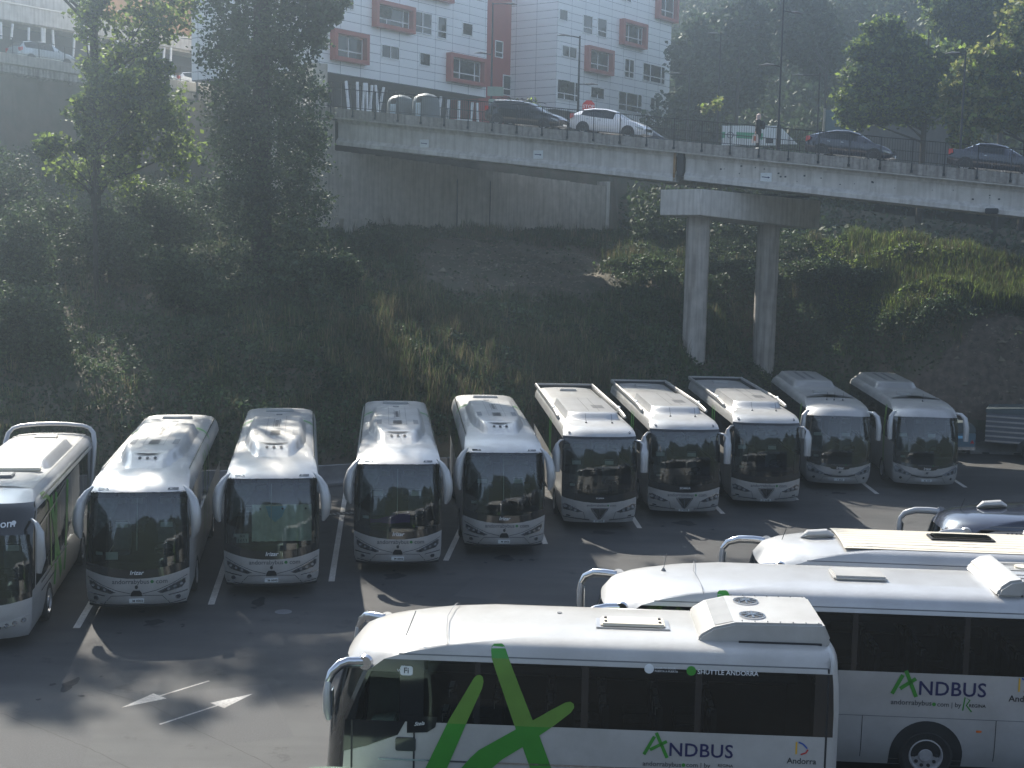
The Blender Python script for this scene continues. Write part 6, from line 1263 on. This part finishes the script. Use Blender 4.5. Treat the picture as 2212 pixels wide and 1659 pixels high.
b = MB(); b.prism([(-.13, .3), (.22, .3), (.17, .70), (-.08, .70)], lambda p, t: (p[0], t, p[1]), .27, .33); b.build('bag_body', M['bag'], tt, True, .015); b = MB(); b.prism([(-.01, .40), (.12, .40), (.11, .62), (-.0, .62)], lambda p, t: (p[0], t, p[1]), .328, .334); b.build('print', M['bagp'], tt, False)
b = MB(); b.tube([(-.02, .3, .69), (.04, .27, .80), (.11, .3, .69)], .01, 6); b.build('handle', M['bag'], tt)
# ------------------------------------------------------------------ vegetation
def nrm(n): 
    a = rng.normal(size=(n, 3)); return a/np.linalg.norm(a, axis=1)[:, None]
# hillside undergrowth (ivy, shrubs) as stuff
def hill_pts(n, xr, keep):
    x = rng.uniform(*xr, n); u = rng.uniform(0, 1, n)**.9; y = Y0(x)+.9+u*(np.minimum(YP(x), Yt(x)+6)-Y0(x)-1.)
    m = keep(x, y); x, y = x[m], y[m]; return x, y
def bare(x, y):      # bare soil: under the abutment, scree heap, left scar
    a = 1.05*np.exp(-((x-.2)/6.)**4-((y-(72.5+.3*x))/6.5)**4)
    b_ = 1.9/(1+np.exp(-(x-11.6)*1.6))/(1+np.exp((y-62.6-.27*(x-13)-.5*np.sin(x*1.1))*1.8))
    c = .9*np.exp(-((x+17)/4.5)**2-((y-66)/3.5)**2)
    return a*1.1+b_+c
def keepg(x, y): return rng.uniform(size=x.shape) > np.clip(bare(x, y)*1.25, 0, .985)
x, y = hill_pts(330000, (-38, 30), keepg)
bh = np.clip(bumpf(x, y, .9, 3)+.35*bumpf(x, y, 2.6, 11)+.25, 0, 2)        # shrub mounds
dryz = bumpf(x, y, .35, 6)+.5*np.exp(-((x+4)/6)**2)+.35*np.exp(-((x-4)/8)**2-((y-57)/5)**2)
z = terrain(x, y)+bh*np.where(x > 10, .95, np.where(x < -8, .8, .55))*rng.uniform(.25, 1, len(x))**.6+rng.uniform(0, .15, len(x))
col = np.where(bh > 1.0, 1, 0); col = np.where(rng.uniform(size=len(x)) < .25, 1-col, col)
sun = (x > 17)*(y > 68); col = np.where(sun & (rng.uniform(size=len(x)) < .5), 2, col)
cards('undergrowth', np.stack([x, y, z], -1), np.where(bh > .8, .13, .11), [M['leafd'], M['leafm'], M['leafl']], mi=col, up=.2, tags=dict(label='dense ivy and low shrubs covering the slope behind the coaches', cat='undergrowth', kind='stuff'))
# grass blades
def blades(name, x, y, h, m, mi, tags, lean=.45, w=.018):
    n = len(x); z = terrain(x, y)-.05; P = np.stack([x, y, z], -1); a = rng.uniform(0, 2*np.pi, n); d = np.stack([np.cos(a), np.sin(a), 0*a], -1); s = np.stack([-np.sin(a), np.cos(a), 0*a], -1)*w
    ln = rng.uniform(.1, 1, n)[:, None]*lean*h[:, None]; top = P+np.array([0, 0, 1.])*h[:, None]+d*ln; mid = P+np.array([0, 0, .6])*h[:, None]+d*ln*.25
    V = np.empty((n, 4, 3)); V[:, 0] = P-s; V[:, 1] = mid-s*.8; V[:, 2] = top; V[:, 3] = mid+s*.8
    return rawquads(name, V, m, None, tags, mi)
def tufts(n, per, xr, cond, hr):
    cx, cy = hill_pts(n, xr, cond); k = len(cx); h0 = rng.uniform(*hr, k); x = np.repeat(cx, per)+rng.normal(size=k*per)*.16; y = np.repeat(cy, per)+rng.normal(size=k*per)*.16; return x, y, np.repeat(h0, per)*rng.uniform(.5, 1.1, k*per)
dz = lambda x, y: bumpf(x, y, .35, 6)+.9*np.exp(-((x+5)/6)**2-((y-58)/6)**2)+.7*np.exp(-((x-5)/8)**2-((y-58)/5)**2)+1.2*np.exp(-((x-24)/6)**2-((y-72)/4)**2)
x, y, h = tufts(14000, 22, (-36, 30), lambda x, y: (rng.uniform(size=x.shape) < np.where(x < -8, .45, np.where(x > 11, .35, 1.))) & (rng.uniform(size=x.shape) < np.clip(dz(x, y)*.9+.1, .08, .9)) & (bare(x, y) < .75), (.35, 1.15))
mi = np.where(rng.uniform(size=len(x)) < .62, 0, 1); blades('dry_grass', x, y, h, [M['dry'], M['grass']], mi, dict(label='tall dry grass tufts on the slope', cat='grass', kind='stuff'))
x, y, h = tufts(15000, 18, (-36, 30), lambda x, y: (rng.uniform(size=x.shape) < np.where(x < -8, .5, np.where(x > 11, .4, 1.))) & (rng.uniform(size=x.shape) < .55) & (bare(x, y) < .6), (.25, .7))
blades('green_grass', x, y, h, [M['grass'], M['leafm']], np.where(rng.uniform(size=len(x)) < .7, 0, 1), dict(label='green grass among the shrubs on the slope', cat='grass', kind='stuff'), w=.022)
# stones on the bare patches
x, y = hill_pts(60000, (-24, 34), lambda x, y: rng.uniform(size=x.shape) < np.clip(bare(x, y)-.25, 0, 1)*.35)
b_n = len(x); P = np.stack([x, y, terrain(x, y)+.02], -1); sz = rng.uniform(.04, .12, b_n)*np.where(rng.uniform(size=b_n) < .06, 2.4, 1)
oc_ = np.array([(1, 0, 0), (-1, 0, 0), (0, 1, 0), (0, -1, 0), (0, 0, .7), (0, 0, -.7)]); fa = [(0, 2, 4), (2, 1, 4), (1, 3, 4), (3, 0, 4)]
V = np.empty((b_n, 4, 3, 3))
jt = 1+rng.uniform(-.4, .4, (b_n, 6, 3)); rot = rng.uniform(0, 6.28, b_n); pts = oc_[None]*jt; c_, s_2 = np.cos(rot)[:, None], np.sin(rot)[:, None]; px_ = pts[..., 0]*c_-pts[..., 1]*s_2; py_ = pts[..., 0]*s_2+pts[..., 1]*c_; pts = np.stack([px_, py_, pts[..., 2]], -1)*sz[:, None, None]+P[:, None]
for k, f in enumerate(fa): V[:, k] = pts[:, list(f)]
rawquads('stones', V.reshape(-1, 3, 3), M['stone'], None, dict(label='loose stones lying on the bare slope and the dark scree heap', cat='stones', kind='stuff'))
# scree sheet over the heap
xs = np.arange(9.5, 36, .3); ys = np.arange(58, 70, .3)
def scree(X, Y): return terrain(X, Y)+np.where(bare(X, Y) > .5, .06, -.4)+.03*bumpf(X, Y, 6.)
grid_obj('scree', xs, ys, lambda X, Y: np.where(Y < Y0(X)+.75, -.35, scree(X, Y)), M['gravel'], dict(kind='structure'))
# trees
def tree(name, label, base, H, clumps, n, leaf, size, trunk_r=.2, cat='tree', grp=None, lean=(0, 0), sub=16, spread=.25, mats=None, mi=None, limb=True, elong=1.4):
    rt = root(name, label, cat, base, 0, grp); cl = np.array([c[:3] for c in clumps]); b = MB()
    b.tube([(0, 0, -1.), (lean[0]*.2, lean[1]*.2, H*.2), (lean[0]*.5, lean[1]*.5, H*.5), (lean[0]*.8, lean[1]*.8, H*.75), (lean[0], lean[1], H*.95)], [trunk_r*1.2, trunk_r, trunk_r*.8, trunk_r*.5, trunk_r*.15], 10)
    if limb:
        for c in clumps:
            z0 = max(min(c[2]*.72, H*.9), H*.12); k = z0/H; x0, y0 = lean[0]*k, lean[1]*k
            if math.hypot(c[0]-x0, c[1]-y0) > .4: b.tube([(x0, y0, z0), ((x0+c[0])/2, (y0+c[1])/2, z0+(c[2]-z0)*.35+.2), (c[0], c[1], c[2])], [trunk_r*.4, trunk_r*.25, trunk_r*.08], 6)
    b.build('trunk', M['bark'], rt)
    P = clump_points(clumps, n, sub, spread); cards('crown', P, size, leaf, rt, up=.25, elong=elong, mi=None if mi is None else rng.choice(len(leaf), len(P), p=mi)); return rt
def world_clumps(lst, base):
    """clumps given as (px, py, Y, radius..) of the place they stand, relative to base"""
    out = []
    for px, py, Y, *r in lst: p = at(px, py, Y); out.append((p[0]-base[0], p[1]-base[1], p[2]-base[2], *(r if len(r) == 3 else r*3)))
    return out
B = (-21.4, 68, float(terrain(-21.4, 68)))
L1 = [(200, 30, 68, 1.3, 1.3, .9), (185, 70, 67.5, .7), (330, 15, 68, 1.5, 1.3, .9), (290, 60, 68.5, 1.3, 1.3, .8), (340, 65, 67.5, 1.2, 1.2, .8), (260, 110, 68.2, 1.5, 1.2, .6), (310, 125, 68, 1.0), (200, 145, 67.5, .8, .8, .6), (215, 165, 68, .7, .9, .5), (300, 155, 67.2, .9, .9, .5), (195, 5, 68.5, 1.1), (400, 20, 68.3, 1.1)]
TOP1 = [(random.uniform(-4.5, 5.5), random.uniform(-3, 3), random.uniform(16.5, 31), random.uniform(1., 1.9)) for _ in range(15)]
TOP1 += [(random.uniform(-8, 2), random.uniform(-2.5, 2.5), random.uniform(26, 33), random.uniform(.9, 1.6)) for _ in range(12)]
L1b = [(230, 190, 68.6, 1.5), (300, 230, 68.6, 1.6), (220, 270, 68.4, 1.4), (340, 280, 68.8, 1.5), (280, 320, 68.6, 1.5), (370, 240, 69, 1.2), (250, 370, 68.4, 1.5), (160, 370, 68, 1.3), (380, 330, 69, 1.4)]
tree('leafy_tree', 'slim dark-trunked tree with sunlit yellow-green leaves in front of the retaining wall', B, 30, world_clumps(L1, B)+TOP1+world_clumps(L1b, B), 38000, [M['leafl'], M['leafm']], .17, .24, sub=30, spread=.2, mi=[.7, .3])
B = (-20.2, 64, float(terrain(-20.2, 64)))
L2 = [(120, 310, 63, .9, .8, .5), (180, 320, 63, .8, .8, .5), (95, 325, 62.8, .5), (200, 275, 63.6, .8), (180, 240, 64, .9), (225, 200, 64.4, 1.), (330, 160, 64.2, .9), (280, 190, 64, 1.1), (330, 205, 63.8, .9)]
tree('leafy_tree', 'low leafy tree with sunlit tips beside the slim dark trunk', B, 9, world_clumps(L2, B), 7000, [M['leafl'], M['leafm']], .17, .12, sub=26, spread=.22, mi=[.5, .5])
# ivy-covered tall tree
B = (-12.3, 64.5, float(terrain(-12.3, 64.5)))
L3 = []
for (px, py, r1_, r2_2) in ((560, -260, 2.6, 2.2), (600, -170, 2.6, 2.0), (520, -160, 2.4, 2.), (565, -60, 2.7, 2.2), (500, 0, 1.6, 1.6), (620, 0, 1.9, 1.7), (560, 80, 2.7, 2.), (640, 100, 1.4, 1.7), (500, 120, 1.8, 1.6), (570, 190, 2.6, 2.0), (640, 230, 1.8, 1.8), (510, 230, 1.9, 1.6), (570, 310, 2.7, 2.), (655, 330, 1.6, 1.6), (510, 330, 2.0, 1.6), (590, 410, 2.6, 1.8), (520, 430, 2.1, 1.4), (650, 440, 1.7, 1.5), (570, 510, 2.8, 1.6), (660, 540, 1.8, 1.3), (600, 600, 2.8, 1.4), (520, 590, 2.2, 1.2), (680, 300, .8, 1.0), (690, 200, .5, .6)):
    L3.append((px, py, 64.5+random.uniform(-.8, .8), r1_, r1_*.9, r2_2))
L3 += [(random.uniform(470, 900), random.uniform(-520, -110), 64.5+random.uniform(-2, 2), random.uniform(1.8, 2.8)) for _ in range(22)]
L3 = [c if len(c) > 4 else (*c, c[3]*.9, c[3]*.8) for c in L3]
rt = tree('ivy_tree', 'huge tree smothered in ivy in front of the left end of the bridge', B, 32, world_clumps(L3, B), 130000, [M['leafd'], M['leafm']], .13, .45, sub=80, spread=.13, mi=[.7, .3], limb=False)
L3b = [(670, 25, 64, 1.0, .9, .6), (710, 20, 64, .7, .7, .5), (725, 35, 64, .45), (700, 50, 64, .5), (690, 0, 64, .8), (690, 95, 64.3, .4), (675, 70, 64, .5), (735, 5, 64, .4)]
c = world_clumps(L3b, B); cards('branch_leaves', clump_points(c, 2600, 16, .25), .17, M['leafm'], rt)
b = MB(); p0 = at(640, 95, 64.5)-np.array(B); p1 = at(680, 45, 64.2)-np.array(B); p2 = at(720, 15, 64)-np.array(B); b.tube([tuple(p0), tuple(p1), tuple(p2)], [.16, .11, .04], 8); b.build('limb', M['bark'], rt)
# bushes on the left slope
BU = [((30, 470), 60, 2.6, 'dark rounded bush at the left edge above the undergrowth'), ((110, 450), 70, 2.6, 'broad ivy mound under the left end of the retaining wall'), ((330, 420), 72, 3.2, 'broad ivy mound between the two tall trees'), ((235, 480), 66, 2.8, 'rounded bush at the foot of the slim dark trunk'), ((60, 640), 55, 2.0, 'low bush above the cropped coach at the left edge'),
      ((420, 560), 62, 2.4, 'bush left of the ivy-covered tree foot'), ((395, 400), 80, 2.2, 'ivy mound against the pale retaining wall'), ((820, 500), 70.5, 1.3, 'dark bush in front of the abutment wall'), ((700, 560), 64, 1.8, 'bush below the left corner of the abutment'), ((10, 350), 66, 2.2, 'tall bush at the left edge in front of the retaining wall'),
      ((1360, 560), 74, 2.2, 'dark bush between the abutment and the bridge pier'), ((1600, 600), 73, 2.2, 'bush seen between the two pier columns'), ((1420, 480), 82, 2.4, 'leafy bush under the bridge left of the pier crosshead'), ((1760, 560), 72, 2.0, 'bush on the slope right of the bridge pier'), ((1880, 590), 71, 1.2, 'bush in the middle of the right slope below the bridge')]
for k, ((px, py), Y, r, lab) in enumerate(BU):
    p = at(px, py, Y); gz = float(terrain(p[0], p[1])); top = max(p[2]-gz, .6); B = (p[0], p[1], gz); cl = []
    for q in range(7): a = random.uniform(0, 6.28); rr = random.uniform(.2, .75)*r; cl.append((rr*math.cos(a), rr*math.sin(a)*.7, top*random.uniform(.3, .85), r*.5, r*.45, max(top*.4, .5)))
    cl.append((0, 0, top*.6, r*.6, r*.5, top*.45))
    tree('bush', lab, B, top*.8, cl, int(4200*r), [M['leafd'], M['leafm']] if k != 15 else [M['leafl'], M['grass']], .12, .08, 'bush', 'bushes on the slope', sub=40, spread=.2, mi=[.6, .4], limb=False)
# forest wall behind the street and up the mountain
def forest(name, n, xr, yr, size, m, mi, lab):
    k = 1500; cx = rng.uniform(*xr, k); cy = yr[0]+(yr[1]-yr[0])*rng.uniform(0, 1, k)**1.3; cz = terrain(cx, cy); rr = rng.uniform(1.8, 4.2, k); hh = rng.uniform(3, 9, k)
    idx = rng.integers(0, k, n); d = nrm(n); d[:, 2] = np.abs(d[:, 2])*1.0; q = rng.uniform(.6, 1.05, n)[:, None]; sub = np.repeat(0, n)
    P = np.stack([cx[idx], cy[idx], cz[idx]+hh[idx]*.45], -1)+d*q*np.stack([rr[idx], rr[idx], hh[idx]*.62], -1)
    drop = bumpf(P[:, 0]*2.2, P[:, 2]*2.2+P[:, 1], 1., 4) > -.75; P = P[drop]; 
    return cards(name, P, size, m, mi=rng.choice(len(m), len(P), p=mi), up=.2, elong=1.3, tags=dict(label=lab, cat='forest', kind='stuff'))
forest('forest', 260000, (12, 80), (112, 172), .40, [M['leaff'], M['leafd']], [.6, .4], 'dark forest covering the mountainside behind the street')
k = 60
gx = rng.uniform(18.5, 27, 26000); gy = rng.uniform(100, 116, 26000); gz = terrain(gx, gy)+rng.uniform(0, 5.5, 26000)*(.4+.6*np.clip(bumpf(gx, gy, .5, 2)+.5, 0, 1)); cards('hedge', np.stack([gx, gy, gz], -1), .2, [M['leafm'], M['grass']], mi=rng.choice(2, 26000), tags=dict(label='green bank of bushes at the foot of the mountain forest', cat='hedge', kind='stuff'))
gx = rng.uniform(7, 60, 40000); gy = rng.uniform(80, 97, 40000); gz = terrain(gx, gy)+rng.uniform(0, 3.4, 40000); cards('thicket', np.stack([gx, gy, gz], -1), .24, [M['leaff'], M['leafd']], mi=rng.choice(2, 40000), tags=dict(label='dark thicket in the gap beneath the bridge deck', cat='thicket', kind='stuff'))
# individual trees behind the right half of the bridge
def rtree(lab, lst, by, bx, H, n, leaf, mi, tr=.2, size=.22):
    B = (bx, by, float(PZ(bx))-.3); return tree('broadleaf_tree', lab, B, H, world_clumps(lst, B), n, leaf, size, tr, grp='broadleaf trees behind the bridge at the right', sub=45, spread=.17, mi=mi)
Yb = 84
RT1 = [(1905, 60, Yb, 1.3, 1.4, .8), (1940, 100, Yb, 1.8, 1.6, .9), (1880, 105, Yb, 1.6, 1.4, .8), (1990, 140, Yb, 1.9, 1.6, 1.), (1880, 160, Yb, 1.7, 1.4, 1.), (1940, 175, Yb, 2., 1.6, 1.1), (2010, 190, Yb, 1.5, 1.4, 1.), (1870, 215, Yb, 1.8, 1.4, 1.), (1930, 240, Yb, 2., 1.6, 1.), (1990, 240, Yb, 1.6, 1.4, .9), (1845, 250, Yb, 1.2, 1.2, .8), (2040, 130, Yb+1, 1.2, 1.2, 1.)]
rtree('broad green tree with sunlit top behind the bridge, right of the distant lamps', RT1, Yb, 25.4, 11.5, 26000, [M['leafl'], M['leafm'], M['leafd']], [.45, .35, .2])
Yb = 78
RT2 = [(2130, 150, Yb, 1.7, 1.5, 1.1), (2190, 120, Yb, 1.7, 1.5, 1.2), (2090, 200, Yb, 1.6, 1.4, 1.), (2170, 200, Yb, 1.8, 1.5, 1.2), (2075, 245, Yb, 1.2, 1.2, .9), (2130, 250, Yb, 1.5, 1.3, .9), (2205, 250, Yb, 1.4, 1.3, 1.2), (2080, 290, Yb, .9, .9, .8), (2230, 60, Yb, 1.8, 1.5, 1.5)]
rtree('yellowing tree at the right edge behind the street lamp', RT2, Yb, 29.6, 9.5, 20000, [M['leafo'], M['leafl'], M['leafm']], [.55, .25, .2])
Yb = 96
RT3 = [(2060, 20, Yb, 2.4, 2., 1.8), (2140, 40, Yb, 2.6, 2., 1.8), (2200, 0, Yb, 2.6, 2., 2.2), (2120, -40, Yb, 2.8, 2., 2.2), (2090, 90, Yb, 2., 1.8, 1.4), (2180, 80, Yb, 2.0, 1.8, 1.4)]
rtree('tall tree with glinting leaves at the upper right corner', RT3, Yb, 34.5, 17, 18000, [M['leafl'], M['leafm']], [.4, .6], size=.28)
Yb = 100
for k, (lst, lab) in enumerate(((([(1500+i*8, 130-i*20, Yb+8, 2.2, 2., 2.) for i in range(3)]+[(1520, 190, Yb+8, 2.4, 2., 2.4), (1500, 240, Yb+8, 2., 2., 1.6)]), 'dark tree right beside the white housing block'), (([(1600, 60, Yb+10, 2.6, 2., 2.2), (1620, 130, Yb+10, 2.6, 2., 2.4), (1590, 190, Yb+10, 2.4, 2., 2.)]), 'dark tree behind the tall street lamp'), (([(1740, 70, Yb+12, 3., 2.4, 2.6), (1710, 10, Yb+12, 2.6, 2., 2.4), (1780, 120, Yb+12, 2.4, 2., 2.)]), 'dark tree left of the broad sunlit tree'))):
    p = at(lst[-1][0], 280, Yb+8); rtree(lab, lst, p[1], p[0], 13, 14000, [M['leaff'], M['leafd']], [.5, .5], size=.3)
# small shrub with pale leaves beside the white block and its planter companion
B = (11.0, 84.5, float(PZ(11.))-.2); tree('shrub', 'small shrub with pale catching-light leaves right of the white housing block', B, 3.2, world_clumps([(1533, 232, 84.5, .6, .5, .4), (1545, 222, 84.5, .5, .5, .4), (1522, 238, 84.5, .3)], B), 260, [M['leafo'], M['leafl']], .17, .04, 'shrub', sub=10, mi=[.5, .5])
B = (-.2, 78.5, 16.0); tree('shrub', 'small leafy shrub in front of the red stairwell', B, 1.7, [(0, 0, 1.3, .8, .5, .5), (1.0, 0, 1.2, .4, .4, .6), (-.6, 0, 1.1, .5, .4, .4)], 700, [M['leafm'], M['leafl']], .13, .03, 'shrub', sub=10, mi=[.7, .3])
# trees that stand out of the frame: beyond the top of the picture on the slope, they throw the shade over the yard
def shade_tree(lab, x, y, H, r, n=9000, z=None, size=.32):
    z = float(terrain(x, y)) if z is None else z; cl = [(random.uniform(-.7, .7)*r, random.uniform(-.7, .7)*r, H*random.uniform(.62, 1.), r*.5, r*.5, H*.11) for _ in range(13)]
    tree('tall_tree', lab, (x, y, z), H, cl, n, [M['leafd'], M['leafm']], size, .35, sub=26, spread=.22, mi=[.6, .4])
x = rng.uniform(19, 33, 9000)**1.0; y = rng.uniform(67, 79, 9000); cx_ = np.repeat(x, 16)+rng.normal(size=9000*16)*.14; cy_ = np.repeat(y, 16)+rng.normal(size=9000*16)*.14
blades('crest_grass', cx_, cy_, np.repeat(rng.uniform(.3, .9, 9000), 16)*rng.uniform(.6, 1.1, 9000*16), [M['grass'], M['dry'], M['leafl']], rng.choice(3, len(cx_), p=[.5, .2, .3]), dict(label='tall sun-catching grass on the crest of the right slope beyond the bridge', cat='grass', kind='stuff'), w=.022)
b = MB(); b.box((0, 0, 0), (1, 1, 1))
hz = b.build('haze', M['paper'], None, False, tags=dict(kind='stuff', label='thin bluish haze added to imitate veiling lens glare', cat='haze'))
m = bpy.data.materials.new('haze'); m.use_nodes = True; nt = m.node_tree; nt.nodes.remove(nt.nodes['Principled BSDF'])
v = nt.nodes.new('ShaderNodeVolumePrincipled'); v.inputs['Density'].default_value = .0025; v.inputs['Color'].default_value = (.68, .85, 1., 1); v.inputs['Anisotropy'].default_value = .87  # scattering volume added to stand in for glare inside the lens
nt.links.new(v.outputs[0], nt.nodes['Material Output'].inputs['Volume']); hz.data.materials.clear(); hz.data.materials.append(m)
hz.location = (0, 0, 31.7); hz.scale = (1820, 1820, 66.6)
